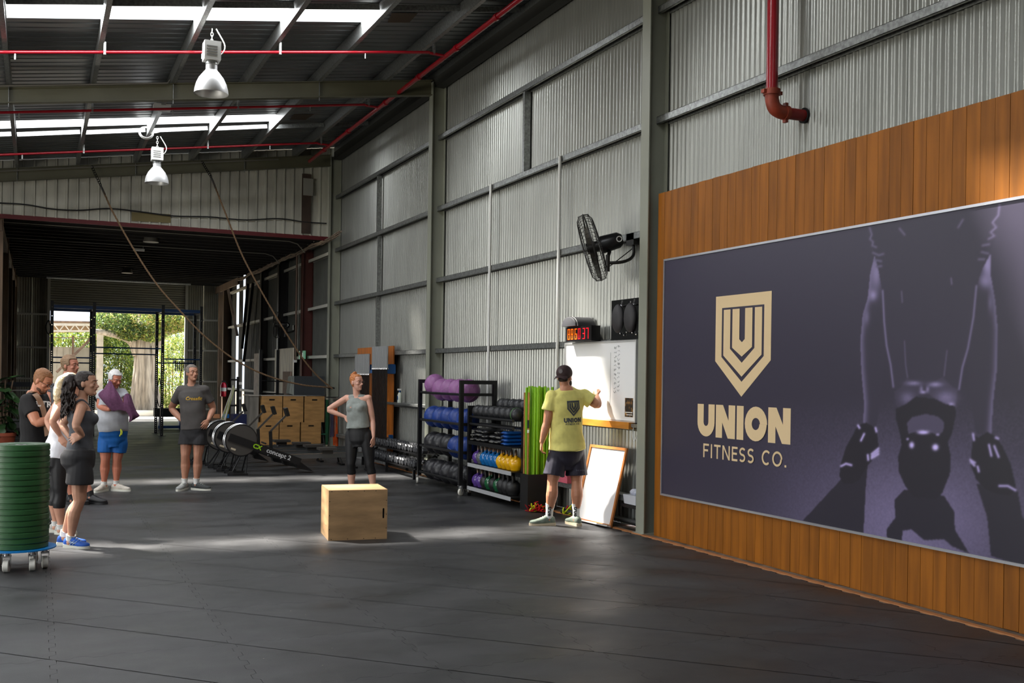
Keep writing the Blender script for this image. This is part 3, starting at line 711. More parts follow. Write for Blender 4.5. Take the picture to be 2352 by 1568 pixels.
mb.bb((5.936, MY0, MZ1-.004), (5.962, MY1+t, MZ1+t)); mb.bb((5.936, MY0, MZ0-t), (5.962, MY1+t, MZ0+.004)); mb.obj('trim_strip', AL, mu)
MB().bb((5.936, MY1-.002, MZ0), (5.962, MY1+t, MZ1)).obj('trim_strip', AL, mu)
CREAM = M('cream_print', (232, 204, 158), .5)
# strokes: lettering in plane coordinates a (to the right) and z
def stroke_poly(pts, w_, close=False):
    P = [Vector((p[0], p[1])) for p in pts]; n_ = len(P); Lf = []; Rt = []
    for i in range(n_):
        a = P[i-1] if (i > 0 or close) else None; b = P[(i+1) % n_] if (i < n_-1 or close) else None
        d1 = (P[i]-a).normalized() if a is not None else None; d2 = (b-P[i]).normalized() if b is not None else None
        if d1 is None: d1 = d2
        if d2 is None: d2 = d1
        n1_ = Vector((-d1.y, d1.x)); n2_ = Vector((-d2.y, d2.x)); m_ = (n1_+n2_); m_.normalize(); k = 1/max(.35, m_.dot(n1_))
        Lf.append(P[i]+m_*w_/2*k); Rt.append(P[i]-m_*w_/2*k)
    out = []
    rng = range(n_ if close else n_-1)
    for i in rng:
        j = (i+1) % n_; out.append([Lf[i], Lf[j], Rt[j], Rt[i]])
    return out
def arc(cx, cy, rx, ry, a0, a1, n_=14): return [(cx+rx*math.cos(math.radians(a0+(a1-a0)*i/n_)), cy+ry*math.sin(math.radians(a0+(a1-a0)*i/n_))) for i in range(n_+1)]
def letter(ch, w_, h, t):
    x0, x1, y0, y1 = t/2, w_-t/2, t/2, h-t/2; S = []
    if ch == 'F': S = [[(x0, 0), (x0, h)], [(x0, y1), (w_, y1)], [(x0, h*.52), (w_*.85, h*.52)]]
    elif ch == 'I': S = [[(w_/2, 0), (w_/2, h)]]
    elif ch == 'T': S = [[(w_/2, 0), (w_/2, h)], [(0, y1), (w_, y1)]]
    elif ch == 'N': S = [[(x0, 0), (x0, h)], [(x1, 0), (x1, h)]]
    elif ch == 'E': S = [[(x0, 0), (x0, h)], [(x0, y1), (w_, y1)], [(x0, h*.52), (w_*.9, h*.52)], [(x0, y0), (w_, y0)]]
    elif ch == 'S':
        r = (h-t)/4; S = [arc(w_/2, h-t/2-r, (w_-t)/2, r, 35, 270)+arc(w_/2, t/2+r, (w_-t)/2, r, 90, -145)[1:]]
    elif ch == 'C': S = [arc(w_*.55, h/2, w_*.55-t/2, (h-t)/2, 48, 312, 22)]
    elif ch == 'O': S = ['O', arc(w_/2, h/2, (w_-t)/2, (h-t)/2, 0, 345, 23)]
    elif ch == 'U': S = [[(x0, h), (x0, w_/2+.0001)]+arc(w_/2, w_/2, (w_-t)/2, w_/2-t/2, 180, 360, 14)[1:-1]+[(x1, w_/2+.0001), (x1, h)]]
    elif ch == '.': S = [[(w_/2-t*.6, t*.6), (w_/2+t*.6, t*.6)]]
    polys = [] if ch != 'N' else [[(0, h), (t*1.1, h), (w_, 0), (w_-t*1.1, 0)]]
    if S and S[0] == 'O': polys += stroke_poly(S[1], t, True)
    else:
        for s in S: polys += stroke_poly(s, t)
    return polys
def shield_polys(a0, a1, zt, zs, zb, zfun=None):
    """outer rim, nested V bands of the emblem; a to the right, z up"""
    W = a1-a0; H = zt-zb; cx = (a0+a1)/2; out = []
    def S(u, v): return (a0+u*W, zb+v*H)
    k = (zs-zb)/H
    out += [[S(0, 1), S(1, 1), S(.88, .88), S(.12, .88)], [S(0, 1), S(.12, .88), S(.12, k+.04), S(0, k)], [S(1, 1), S(1, k), S(.88, k+.04), S(.88, .88)],
            [S(0, k), S(.12, k+.04), S(.5, .145), S(.5, 0)], [S(1, k), S(.5, 0), S(.5, .145), S(.88, k+.04)]]
    out += [[S(.155, .86), S(.28, .86), S(.28, k+.12), S(.155, k+.055)], [S(.845, .86), S(.845, k+.055), S(.72, k+.12), S(.72, .86)],
            [S(.155, k+.055), S(.28, k+.12), S(.5, .33), S(.5, .195)], [S(.845, k+.055), S(.5, .195), S(.5, .33), S(.72, k+.12)]]
    out += [[S(.32, .86), S(.45, .86), S(.45, k+.21), S(.32, k+.13)], [S(.68, .86), S(.68, k+.13), S(.55, k+.21), S(.55, .86)],
            [S(.32, k+.13), S(.45, k+.21), S(.5, .53), S(.5, .39)], [S(.68, k+.13), S(.5, .39), S(.5, .53), S(.55, k+.21)]]
    return out
def mural_obj(name, polys, x=MX-.0015):
    mb = MB()
    for i, p in enumerate(polys): mb.add([(x-.00025*i, -a, z) for a, z in p], [tuple(range(len(p)))])
    return mb.obj(name, CREAM, mu, 0)
mural_obj('shield_emblem', shield_polys(-8.285, -7.45, 2.455, 1.835, 1.50))
def word(txt, a0, a1, z0, z1, t, gap, wid):
    tot = sum(wid[c] for c in txt)+gap*(len(txt)-1); k = (a1-a0)/tot; a = a0; R = []
    for c in txt:
        w_ = wid[c]*k
        if c != ' ': R.append([[(a+p[0], z0+p[1]) for p in q] for q in letter(c, w_, z1-z0, t)])
        a += w_+gap*k
    return R
for L_ in word('UNION', -8.565, -7.17, 1.10, 1.415, .102, .05, dict(U=1, N=1.05, I=.42, O=1.1)): mural_obj('printed_letter', L_)
for L_ in word('FITNESS CO.', -8.46, -7.22, .895, 1.03, .020, .26, {'F': .8, 'I': .2, 'T': .9, 'N': 1, 'E': .75, 'S': .8, ' ': .45, 'C': 1, 'O': 1.15, '.': .2}): mural_obj('printed_letter', L_)
# ================================================================== overhead things
def pipe(name, pts, r, mat, label, cat='pipe', couplings=(), par=None):
    t = thing(name, label, cat, pts[0]) if par is None else par
    MB().tube(pts, r, 12).obj('pipe', mat, t)
    for p, d in couplings: p = Vector(p); d = Vector(d); MB().cyl(p-d*.04, p+d*.04, r*1.35, n=12).obj('coupling', mat, t)
    return t
MPX, MPZ = 5.3, 6.27
pipe('sprinkler_main', [(MPX, 2.0, MPZ), (MPX, 22.3, MPZ)], .036, RED, 'long red main pipe running under the roof along the grey wall', couplings=[((MPX, y, MPZ), (0, 1, 0)) for y in (6, 12.2, 13.6, 15.2, 16.9, 19.2, 21)])
for y, lab in ((14.03, 'red branch pipe crossing behind the nearer hanging lamp'), (17.25, 'dim red branch pipe crossing between the two roof beams'), (20.55, 'red branch pipe crossing nearest the ribbed gable wall'), (7.5, 'red branch pipe under the roof nearest the camera')):
    xa = 5.05; t = pipe('sprinkler_branch', [(RX0+.5, y, roofz(RX0+.5, -.13)), (xa, y, roofz(xa, -.13)), (xa, y, MPZ+.01), (MPX, y, MPZ)], .021, RED, lab)
    x = 4.1
    while x > -3:
        MB().tube([(x, y, roofz(x, -.13)), (x, y, roofz(x, -.22))], .012, 8).obj('sprinkler_head', GALV, t); MB().bb((x+1.0, y-.02, roofz(x+1, -.16)), (x+1.03, y+.02, roofz(x+1, 0))).obj('pipe_hanger', GALV, t); x -= 1.1*2
ph = at(1850, 266, 'X', 6.12); EX = 5.75
t = thing('fire_pipe', 'thick red vertical pipe with a rusty elbow entering the wall above the planks', 'pipe', (EX, ph.y, ph.z))
MB().tube([(EX, ph.y, ph.z+.16), (EX, ph.y, 6.55)], .05, 20).obj('vertical_pipe', RED, t)
MB().tube([(EX+.13, ph.y, ph.z), (6.16, ph.y, ph.z)], .05, 20).obj('horizontal_pipe', M('dull_red_pipe', (140, 26, 24), .5, 0, .2, 8), t)
el = [(EX+.15, ph.y, ph.z), (EX+.09, ph.y, ph.z+.002), (EX+.03, ph.y, ph.z+.03), (EX+.004, ph.y, ph.z+.09), (EX, ph.y, ph.z+.15)]
MB().tube(catmull(el, 4), .059, 20).obj('elbow', RUST, t)
mb = MB(); mb.cyl((EX, ph.y, ph.z+.135), (EX, ph.y, ph.z+.185), .073, n=20); mb.bb((EX-.1, ph.y-.02, ph.z+.145), (EX+.1, ph.y+.02, ph.z+.175))
mb.cyl((EX+.13, ph.y, ph.z), (EX+.17, ph.y, ph.z), .064, n=20); mb.bb((EX+.135, ph.y-.02, ph.z-.085), (EX+.165, ph.y+.02, ph.z+.085)); mb.obj('coupling', RUST, t)
MB().cyl((6.095, ph.y, ph.z), (6.108, ph.y, ph.z), .068, n=20).obj('wall_hole', M('hole_black', (6, 6, 6), .9), wall)
# high bay lamps
LW = M('lamp_housing', (214, 214, 210), .45, 0, .04, 8); LR = M('lamp_reflector', (222, 222, 222), .38, .4)
def lamp_thing(p, zt, dia, label, dim=False):
    t = thing('pendant_lamp', label, 'lamp', p)
    r = dia/2; x, y, z = p            # p is the centre of the reflector's rim
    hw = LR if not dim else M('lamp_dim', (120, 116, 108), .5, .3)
    prof = [(r, 0), (r*1.0, .012), (r*.97, .06), (r*.88, .13), (r*.72, .20), (r*.50, .26), (r*.34, .30), (r*.33, .37)]
    inn = [(a-.006, b+.004) for a, b in prof[:-1]]
    MB().lathe(prof+[(r*.30, .37)]+inn[::-1], (x, y, z), 32, caps=False).obj('reflector', hw, t)
    MB().lathe([(r*.33, .36), (r*.36, .37), (r*.3, .43), (r*.2, .43)], (x, y, z), 20).obj('neck', GALV if not dim else hw, t)
    mb = MB().box((x, y, z+.53), (.20, .2, .23)); h = mb.obj('ballast_box', LW if not dim else hw, t, 0)
    if not dim:
        mb = MB()
        for k in range(4): mb.box((x-.01, y-.102, z+.47+k*.035), (.13, .004, .012))
        mb.obj('vent_slot', M('slot_grey', (120, 120, 118), .5), h)
        MB().ell((x, y, z+.17), (.05, .05, .1)).obj('bulb', M('bulb_glass', (235, 235, 225), .2), t)
    zz = z+.64; mb = MB(); k = 0
    while zz < zt-.03:
        a = PI/2*(k % 2); ring = [(x+.016*math.cos(q)*math.cos(a), y+.016*math.cos(q)*math.sin(a), zz+.026+.028*math.sin(q)) for q in [2*PI*i/8 for i in range(9)]]
        mb.tube(ring, .0045, 5, False); zz += .042; k += 1
    mb.obj('chain', LW if not dim else hw, t)
    MB().tube(catmull([(x+.012, y, z+.64), (x+.02, y+.01, (z+zt)/2), (x+.01, y, zt-.25), (x+.1, y, zt-.32), (x+.16, y, zt-.2), (x+.05, y, zt)], 5), .008, 6).obj('cable', WHITE, t)
    return t
def lamp_at(px, prim, ptop, Y, dia, label):
    q = at(px, prim, 'Y', Y); lamp_thing((q.x, Y, q.z), roofz(q.x), dia, label)
lamp_at(485, 216, 45, 13.42, .42, 'larger silver bell-shaped lamp hanging by a chain from the roof')
lamp_at(360, 421, 290, 20.0, .42, 'smaller silver bell-shaped lamp hanging farther back before the gable wall')
for px, py, Y, dia, lab in ((347, 556, 26.0, .36, 'dim bell lamp under the dark shed ceiling, larger of two'), (292, 627, 33.5, .32, 'dim small bell lamp farthest back under the dark shed ceiling')):
    q = at(px, py, 'Y', Y); t = thing('pendant_lamp', lab, 'lamp', (q.x, Y, q.z))
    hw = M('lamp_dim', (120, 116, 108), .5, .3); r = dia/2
    MB().lathe([(r, 0), (r*.95, .1), (r*.75, .2), (r*.4, .26), (r*.3, .30)], (q.x, Y, q.z), 20).obj('reflector', hw, t)
    MB().cyl((q.x, Y, q.z+.3), (q.x, Y, SZ), .02, n=8).obj('stem', hw, t)
q = at(319, 576, 'Y', 27.5); t = thing('strip_light', 'short strip light hanging on a wire under the dark shed ceiling', 'lamp', (q.x, 27.5, q.z)); MB().bb((q.x-.13, 27.45, q.z), (q.x+.13, 27.55, q.z+.05)).obj('housing', WHITE, t); MB().tube([(q.x+.1, 27.5, q.z+.05), (q.x+.1, 27.5, SZ)], .006, 5).obj('wire', GALV, t)
q = at(372, 247, 'Y', 17.6); o = MB().box((q.x, 17.6, q.z), (.26, .18, .09)).obj('junction_box', LW); tag(o, 'flat grey-white box fixed under the roof beside the second skylight', 'electrical box')
MB().tube([(q.x, 17.6, q.z+.04), (q.x, 17.6, roofz(q.x))], .012, 6).obj('mount', GALV, o)
q = at(340, 305, 'Y', 19.6); t = thing('cable_coil', 'loose coil of white cable hung on a purlin near the smaller lamp', 'cable', q)
for k in range(3): MB().tube([(q.x+(.10+.012*k)*math.cos(a)-.03, q.y+.01*k, q.z+(.09+.01*k)*math.sin(a)) for a in [2*PI*i/20 for i in range(21)]], .008, 6, False).obj('cable', WHITE, t)
MB().tube(catmull([(q.x+.05, q.y, q.z), (q.x+.15, q.y+.1, q.z+.04), (q.x+.25, 19.9, q.z+.12)], 4), .008, 6).obj('cable', WHITE, t)
# pale conduit along the rafters
for Y, pts in ((16.05, [(-40, 198), (385, 191), (390, 183)]), (22.55, [(-40, 395), (200, 384), (490, 372), (640, 366)])):
    MB().tube([at(a, b, 'Y', Y) for a, b in pts], .012, 6).obj('conduit', MATS['conduit_grey'] if 'conduit_grey' in MATS else GALV, ceil)
# ---- climbing ropes
ROPE = M('manila_rope', (124, 98, 72), .85, 0, .35, 60, .3, 200)
def rope(pts, label, Y=22.35):
    t = thing('climbing_rope', label, 'rope', at(*pts[-1], 'Y', Y))
    P = catmull([at(a, b, 'Y', Y) for a, b in pts], 14); mb = MB(); L = 0; Q = []
    acc = 0
    for k in range(3):
        prev = None; st = []; acc = 0
        for i, p in enumerate(P):
            if i: acc += (p-P[i-1]).length
            tt = (P[min(i+1, len(P)-1)]-P[max(0, i-1)]).normalized(); e = tt.cross(Vector((0, 1, 0))).normalized(); g_ = tt.cross(e)
            st.append(acc)
        tot = st[-1]; n_ = int(tot/.03); pts3 = []
        import bisect
        for m in range(n_+1):
            s0 = tot*m/n_; i = min(max(bisect.bisect_left(st, s0), 1), len(P)-1); f = (s0-st[i-1])/max(1e-6, st[i]-st[i-1]); p = P[i-1].lerp(P[i], f)
            tt = (P[i]-P[i-1]).normalized(); e = tt.cross(Vector((0, 1, 0))).normalized(); g_ = tt.cross(e); a = s0/.24*2*PI+k*2*PI/3
            pts3.append(p+(e*math.cos(a)+g_*math.sin(a))*.009)
        mb.tube(pts3, .0108, 6)
    mb.obj('rope', ROPE, t, 80)
    p, p2 = P[0], P[3]; d = (p-p2).normalized()
    MB().tube([p2, p+d*.02, p+d*.1], [.018, .02, .012], 8).obj('end_sleeve', BLKR, t)
    top = Vector((p.x+d.x*.5, 22.55, roofz(p.x+d.x*.3, -.06))); k = 0; n_ = 9; mb = MB(); a0 = p+d*.08
    for i in range(n_):
        c0 = a0.lerp(top, i/n_); c1 = a0.lerp(top, (i+1.25)/n_); m = (c0+c1)/2; dd = (c1-c0); L2 = dd.length/2; dd.normalize(); sd = dd.cross(Vector((0, 1, 0) if i % 2 else (.6, .8, 0))).normalized()
        mb.tube([m+dd*math.sin(q)*L2+sd*math.cos(q)*.022 for q in [2*PI*j/10 for j in range(11)]], .007, 5, False)
    mb.obj('chain', BLK, t)
    return t
rope([(236, 436), (262, 492), (312, 580), (362, 655), (412, 712), (470, 772), (540, 826), (610, 861), (690, 883), (763, 890)], 'brown rope sagging in a long curve from the left anchor to the corner column')
rope([(489, 416), (520, 495), (556, 585), (600, 668), (645, 745), (692, 818), (728, 862), (764, 893)], 'brown rope running more steeply from the right anchor to the corner column', 22.28)
p = at(764, 891, 'Y', 22.45); o = MB().tube([(p.x-.01, 22.3, p.z), (p.x+.03, 22.5, p.z), (5.86, 22.6, p.z)], .02, 8).obj('rope_hook', BLK, None); tag(o, 'black hook on the corner column holding both ropes', 'hook')
# ---- wall fan
def fan(c, nrm, r, mount, label, mid, s=1):
    c = Vector(c); nrm = Vector(nrm).normalized(); t = thing('wall_fan', label, 'fan', mount)
    side = nrm.cross(Vector((0, 0, 1))).normalized(); upv = side.cross(nrm)
    def pt(a, rr, h): return c+nrm*h+(side*math.cos(a)+upv*math.sin(a))*rr
    FB = M('fan_black', (34, 32, 30), .4, .2)
    def ringpts(rr, h, n_=40): return [pt(2*PI*i/n_, rr, h) for i in range(n_+1)]
    for nm, sg in (('front_cage', 1), ('rear_cage', -1)):
        mb = MB()
        for rr, h in ((.98*r, .055), (.8*r, .085), (.45*r, .095)): mb.tube(ringpts(rr, h*sg*s), .0035*s, 4, False)
        for k in range(44):
            a = 2*PI*k/44; mb.tube([pt(a, .15*r, .095*s*sg), pt(a+.1, .55*r, .095*s*sg), pt(a+.2, .85*r, .082*s*sg), pt(a+.25, .98*r, .045*s*sg), pt(a+.25, r, 0)], .0024*s, 4, False)
        mb.obj(nm, FB, t)
    MB().tube(ringpts(r, 0), .008*s, 6, False).obj('cage_rim', FB, t)
    mb = MB(); mb.cyl(c+nrm*.1*s, c+nrm*.085*s, .15*r, n=20); mb.obj('front_badge', FB, t)
    for k in range(3):
        a0 = 2*PI*k/3+.4; mb = MB(); f = []
        G = [[pt(a0+da+.25*u_, r*(.12+.78*u_), (.04-.08*(da+.35)/.7*(1-.3*u_))*s) for da in (-.35, -.1, .15, .35)] for u_ in (0, .25, .5, .75, 1)]
        vs = [p_ for row in G for p_ in row]; fs = [(i*4+j, i*4+j+1, (i+1)*4+j+1, (i+1)*4+j) for i in range(4) for j in range(3)]
        mb.add(vs, fs); mb.obj('blade', M('fan_blade', (120, 116, 108), .35, .6), t, 80)
    hb = MB().cyl(c-nrm*.07*s, c+nrm*.06*s, .06*s, n=16); hb.obj('hub', FB, t)
    MB().tube([c-nrm*.085*s, c-nrm*.12*s, c-nrm*.3*s, c-nrm*.345*s], [.09*s, .098*s, .088*s, .055*s], 24).obj('motor', M('motor_black', (26, 26, 28), .35), t)
    m = c-nrm*.30*s-F_*.088*s; MB().tube([m-upv*.0+side*0+(U_*math.sin(q)+R_*math.cos(q))*.028*s for q in [2*PI*i/16 for i in range(17)]], .006*s, 5, False).obj('motor_ring_mark', WHITE, t)
    mb = MB(); j = c-nrm*.2*s-U_*.10*s; q = Vector(mid[0]); mb.tube([j, q+U_*.03], .02*s, 8); mb.tube([q+U_*.06, q-U_*.12], .024*s, 10); mb.obj('pivot', FB, t)
    MB().tube(catmull([q-U_*.03]+[Vector(v) for v in mid[1:]]+[Vector(mount)], 5), .018*s, 10).obj('arm', FB, t)
    MB().box(Vector(mount), (.07*s, .16*s, .13*s)).obj('wall_bracket', FB, t)
    MB().tube(catmull([j, j-U_*.1+(q-j)*.6, (q+Vector(mount))/2-U_*.09, Vector(mount)-U_*.1], 5), .006, 5).obj('power_cord', FB, t)
mt = at(1453, 550, 'X', 6.02); fc = at(1360, 569, 'X', 5.53)
m1 = at(1396, 598, 'X', 5.62); m2 = at(1435, 600, 'X', 5.8); m3 = at(1455, 585, 'X', 5.98)
fan(fc, -R_*.95-U_*.29+F_*.06, .375, mt, 'black caged wall fan on a bent arm beside the tall column', [m1, m2, m3])
mt = at(676, 752, 'X', 5.95); fc = at(636, 746, 'X', 5.4)
fan(fc, -R_*.95-F_*.3, .33, mt, 'black caged wall fan far back on the shed wall', [at(655, 762, 'X', 5.45), at(668, 762, 'X', 5.7), at(677, 758, 'X', 5.9)], .9)
# ================================================================== training area
# ---- plywood jump box in the middle
PLYB = M('jump_box_ply', (164, 132, 94), .5, 0, .25, 2.2, .06, 60, stretch=(1.2, 1.2, 5))
SLOT = M('slot_dark', (8, 6, 5), .9)
def jump_box(name, label, loc, rz, W, D, H, mat=PLYB, slot='v', group=None, screws=True):
    t = thing(name, label, 'box', (0, 0, 0), 0, group); T = .018
    def P(mb, nm): return mb.obj(nm, mat, t, 0)
    # front with slot : polygon ring
    if slot == 'v': sx, sz, sw, sh = W*.435, H*.52, .020, .105
    else: sx, sz, sw, sh = 0, H*.86, .13, .032
    def hole(y):
        n_ = 8; r = min(sw, sh)/2; pts = []
        cxs = [(sx+sw/2-r, sz+sh/2-r, 0), (sx-sw/2+r, sz+sh/2-r, 90), (sx-sw/2+r, sz-sh/2+r, 180), (sx+sw/2-r, sz-sh/2+r, 270)]
        for cx, cz, a0 in cxs:
            for k in range(5): a = math.radians(a0+k*22.5); pts.append(Vector((cx+r*math.cos(a), y, cz+r*math.sin(a))))
        return pts
    h0, h1 = hole(-D/2), hole(-D/2+T); oc = [Vector((W/2, -D/2, H)), Vector((-W/2, -D/2, H)), Vector((-W/2, -D/2, 0)), Vector((W/2, -D/2, 0))]
    mb = MB(); vs = oc+h0+h1; fs = []
    for q in range(4):
        for k in range(4): fs.append((q, 4+q*5+k, 4+q*5+k+1))
        fs.append((q, 4+q*5+4, 4+((q+1) % 4)*5, (q+1) % 4))
    for k in range(20): fs.append((4+k, 24+k, 24+(k+1) % 20, 4+(k+1) % 20))
    mb.add(vs, fs); fp = P(mb, 'front_panel')
    MB().bb((sx-sw, -D/2+T+.0, sz-sh), (sx+sw, -D/2+T+.004, sz+sh)).obj('hand_slot', SLOT, fp, 0)
    P(MB().bb((-W/2, D/2-T, 0), (W/2, D/2, H-T)), 'back_panel'); P(MB().bb((-W/2, -D/2+.0005, 0), (-W/2+T, D/2-T, H)), 'side_panel'); P(MB().bb((W/2-T, -D/2+.0005, 0), (W/2, D/2-T, H)), 'side_panel')
    P(MB().bb((-W/2+T, -D/2+.0005, H-T), (W/2-T, D/2-T, H-.0005)), 'top_panel')
    if screws:
        pts = [(x*W/2, z) for x in (-.9, -.35, .2, .6) for z in (.012, H-.012)]+[(sx_*(W/2-.01), z*H) for z in (.22, .5, .78) for sx_ in (-1, 1)]
        for x, z in pts: MB().cyl((x, -D/2-.0012, z), (x, -D/2+.002, z), .0045, n=8).obj('screw_head', SLOT, fp)
    t.location = loc; t.rotation_euler.z = rz; return t
bx = jump_box('plywood_jump_box', 'plywood jump box with a hand slot standing alone mid-floor', (2.975, 10.37, 0), math.radians(-7), .59, .58, .50)
V_, Fc_ = text_polys('ALLOYFIT', .085, .002); mb = MB(); mb.add([Vector((-.2955, -v.x*.85-.02, v.y+.1)) for v in V_], Fc_); o = mb.mesh('printed_lettering', M('burnt_brown_ink', (176, 128, 88), .7), 0); link('printed_lettering', o, bx, (0, 0, 0))
# ---- plate stack on a dolly
GRN = M('green_rubber_plate', (40, 84, 44), .42, 0, .12, 5); PC = Vector((-.12, 9.6, 0))
dl = thing('plate_dolly', 'blue round dolly on white castors under the green plates', 'dolly', PC)
DB = M('dolly_blue', (16, 122, 196), .35); CW = M('castor_white', (226, 224, 214), .5)
MB().lathe([(.25, .165), (.285, .165), (.285, .175), (.25, .175)], PC, 40, caps=False).obj('ring_plate', DB, dl)
MB().lathe([(.001, .168), (.262, .168), (.262, .174), (.001, .174)], PC, 32).obj('deck', DB, dl)
def caster(p, par, r=.055, w_=.035, rz=0, top=.165, wheel=CW):
    p = Vector(p); m = rotm(rz); mb = MB(); mb.box(p+Vector((0, 0, top-.004)), (.08, .06, .006), m); mb.box(p+m@Vector((0, w_/2+.006, top/2+.025)), (.03, .004, top-.06), m); mb.box(p+m@Vector((0, -w_/2-.006, top/2+.025)), (.03, .004, top-.06), m)
    mb.cyl(p+Vector((0, 0, top-.03)), p+Vector((0, 0, top-.006)), .022, n=12); mb.box(p+Vector((0, 0, top-.035)), (.05, w_+.02, .012), m)
    f = mb.obj('castor_fork', CHROME, par); ax = m@Vector((0, 1, 0)); c = p+Vector((0, 0, r))
    MB().tube([c-ax*w_/2, c-ax*w_*.4, c+ax*w_*.4, c+ax*w_/2], [r*.9, r, r, r*.9], 20).obj('castor_wheel', wheel, par); return f
for a in (-115, -62, -25, 60, 140, 200): caster(PC+Vector((.215*math.cos(math.radians(a)), .215*math.sin(math.radians(a)), 0)), dl, .05, .045, math.radians(100+a*.2))
def bumper(name='bumper_plate', mat=GRN, r=.225, th=.0475):
    prof = [(.03, th*.18), (.1, th*.18), (.105, th*.08), (r*.80, th*.08), (r*.84, 0), (r*.985, 0), (r, th*.1), (r, th*.80), (r*.975, th*.86), (r*.975, th), (r*.84, th), (r*.80, th*.92), (.105, th*.92), (.1, th*.82), (.03, th*.82)]
    t = thing(name, None, 'weight plate'); MB().lathe(prof, (0, 0, 0), 40, caps=False).obj('rubber_disc', mat, t, 30)
    MB().lathe([(.025, th*.1), (.045, th*.1), (.045, th*.9), (.025, th*.9), (.025, th*.1)], (0, 0, 0), 20, caps=False).obj('steel_hub', GALV, t); return t
pl = bumper(); NPL = 18
ordn = ['bottommost', 'second', 'third', 'fourth', 'fifth', 'sixth', 'seventh', 'eighth', 'ninth', 'tenth', 'eleventh', 'twelfth', 'thirteenth', 'fourteenth', 'fifteenth', 'sixteenth', 'seventeenth', 'topmost']
for k in range(NPL):
    lab = ('bottommost green bumper plate, resting on the blue dolly' if k == 0 else 'topmost green bumper plate of the tall stack' if k == 17 else f'green bumper plate, {ordn[k]} up from the dolly in the tall stack')
    loc = PC+Vector((random.uniform(-.004, .004), random.uniform(-.004, .004), .1755+k*.0478))
    o = pl if k == 0 else dup(pl, loc, random.uniform(0, 6)); o.location = loc; tag(o, lab, None, 'green plates stacked on the dolly')
# ---- medicine ball rack
RX0_, RX1_, RY0_, RY1_, RH = 5.36, 5.86, 13.39, 15.10, 1.60
rk = thing('medicine_ball_rack', 'tall black four-tier rack on castors loaded with medicine balls', 'rack', (5.6, 14.25, 0)); q = .055
for x in (RX0_, RX1_):
    for y in (RY0_, RY1_): MB().bb((x-q/2, y-q/2, .13), (x+q/2, y+q/2, RH)).obj('post', BLK, rk)
for y in (RY0_, RY1_):
    MB().bb((RX0_+q/2, y-q/2, RH-q), (RX1_-q/2, y+q/2, RH)).obj('top_bar', BLK, rk)
RZ = (1.40, .985, .59, .185)
for z in RZ:
    for x in (RX0_, 5.71): MB().cyl((x, RY0_+.02, z), (x, RY1_-.02, z), .019, n=10).obj('tier_rail', BLK, rk)
    for y in (RY0_, RY1_): MB().bb((RX0_+.02, y-.014, z-.02), (RX1_-.02, y+.014, z+.02)).obj('end_rail', BLK, rk)
for x, y, a in ((RX0_, RY0_-.02, .5), (RX1_, RY0_-.02, .2), (RX0_-.02, RY1_+.02, 1.2), (RX1_, RY1_, 0)): caster((x, y, 0), rk, .05, .032, a, .14)
mb = MB().box((5.4, 13.6, .45), (.01, .018, .16)); 
def seamball(name, mat, seam, r, label, cat, group):
    t = thing(name, label, cat, group=group); MB().ell((0, 0, 0), (r, r, r), 28, 16).obj('shell', mat, t, 80)
    ph = (1+5**.5)/2; vv = [Vector(v).normalized() for v in [(a, b, c) for a in (-1, 1) for b in (-1, 1) for c in (-1, 1)]+[(0, a/ph, b*ph) for a in (-1, 1) for b in (-1, 1)]+[(a/ph, b*ph, 0) for a in (-1, 1) for b in (-1, 1)]+[(b*ph, 0, a/ph) for a in (-1, 1) for b in (-1, 1)]]
    mb = MB()
    for i in range(20):
        for j in range(i+1, 20):
            if (vv[i]-vv[j]).length < .75: mb.tube([(vv[i].lerp(vv[j], u_)).normalized()*(r-.0005) for u_ in (0, .25, .5, .75, 1)], .0028, 4, False)
    mb.obj('seam', seam, t, 60); return t
BALLC = {'purple': (M('ball_purple', (150, 96, 150), .45, 0, .06, 6, .1, 120), M('seam_purple', (176, 132, 178), .5)), 'blue': (M('ball_blue', (30, 62, 140), .42, 0, .1, 6, .1, 120), M('seam_blue', (70, 98, 165), .5)), 'black': (M('ball_black', (34, 34, 38), .36, 0, .1, 6, .1, 120), M('seam_black', (84, 84, 90), .5))}
BR = .165
protos = {}
posn = ['nearest the camera', 'second from the near end', 'third from the near end', 'fourth from the near end', 'farthest from the camera', 'sixth from the near end']
tiers = [('purple', ['purple']*4+['purple'], 'top tier'), ('blue', ['blue']*5, 'second tier'), ('mix', ['blue', 'blue', 'black', 'black', 'black'], 'third tier'), ('black', ['black']*5, 'bottom tier')]
for ti, (_, cols, tn_) in enumerate(tiers):
    n_ = len(cols); r_ = BR*(1.01 if ti == 0 else 1)
    for k, cname in enumerate(cols):
        step = (RY1_-RY0_-2*BR-.03)/(n_-1); y = RY0_+BR+.015+k*step; z = RZ[ti]+.05
        x = 5.535+random.uniform(-.003, .003)
        if n_ == 6: x = 5.61+(.035 if k % 2 else -.035); 
        if ti == 0 and k == 4: z += .07
        lab = f'{cname} medicine ball on the {tn_} of the tall rack, {posn[k] if not (n_ == 6 and k >= 4) else ("fifth from the near end" if k == 4 else "farthest from the camera")}'
        g_ = f'medicine balls on the {tn_}'
        if cname not in protos:
            b_ = protos[cname] = seamball('medicine_ball', *BALLC[cname], BR, lab, 'ball', g_); o = b_
        else: o = dup(protos[cname], (0, 0, 0), 0, lab, g_)
        o.location = (x, y, z); o.rotation_euler = (random.uniform(0, 6), random.uniform(0, 6), random.uniform(0, 6)); o.scale = (r_/BR,)*3
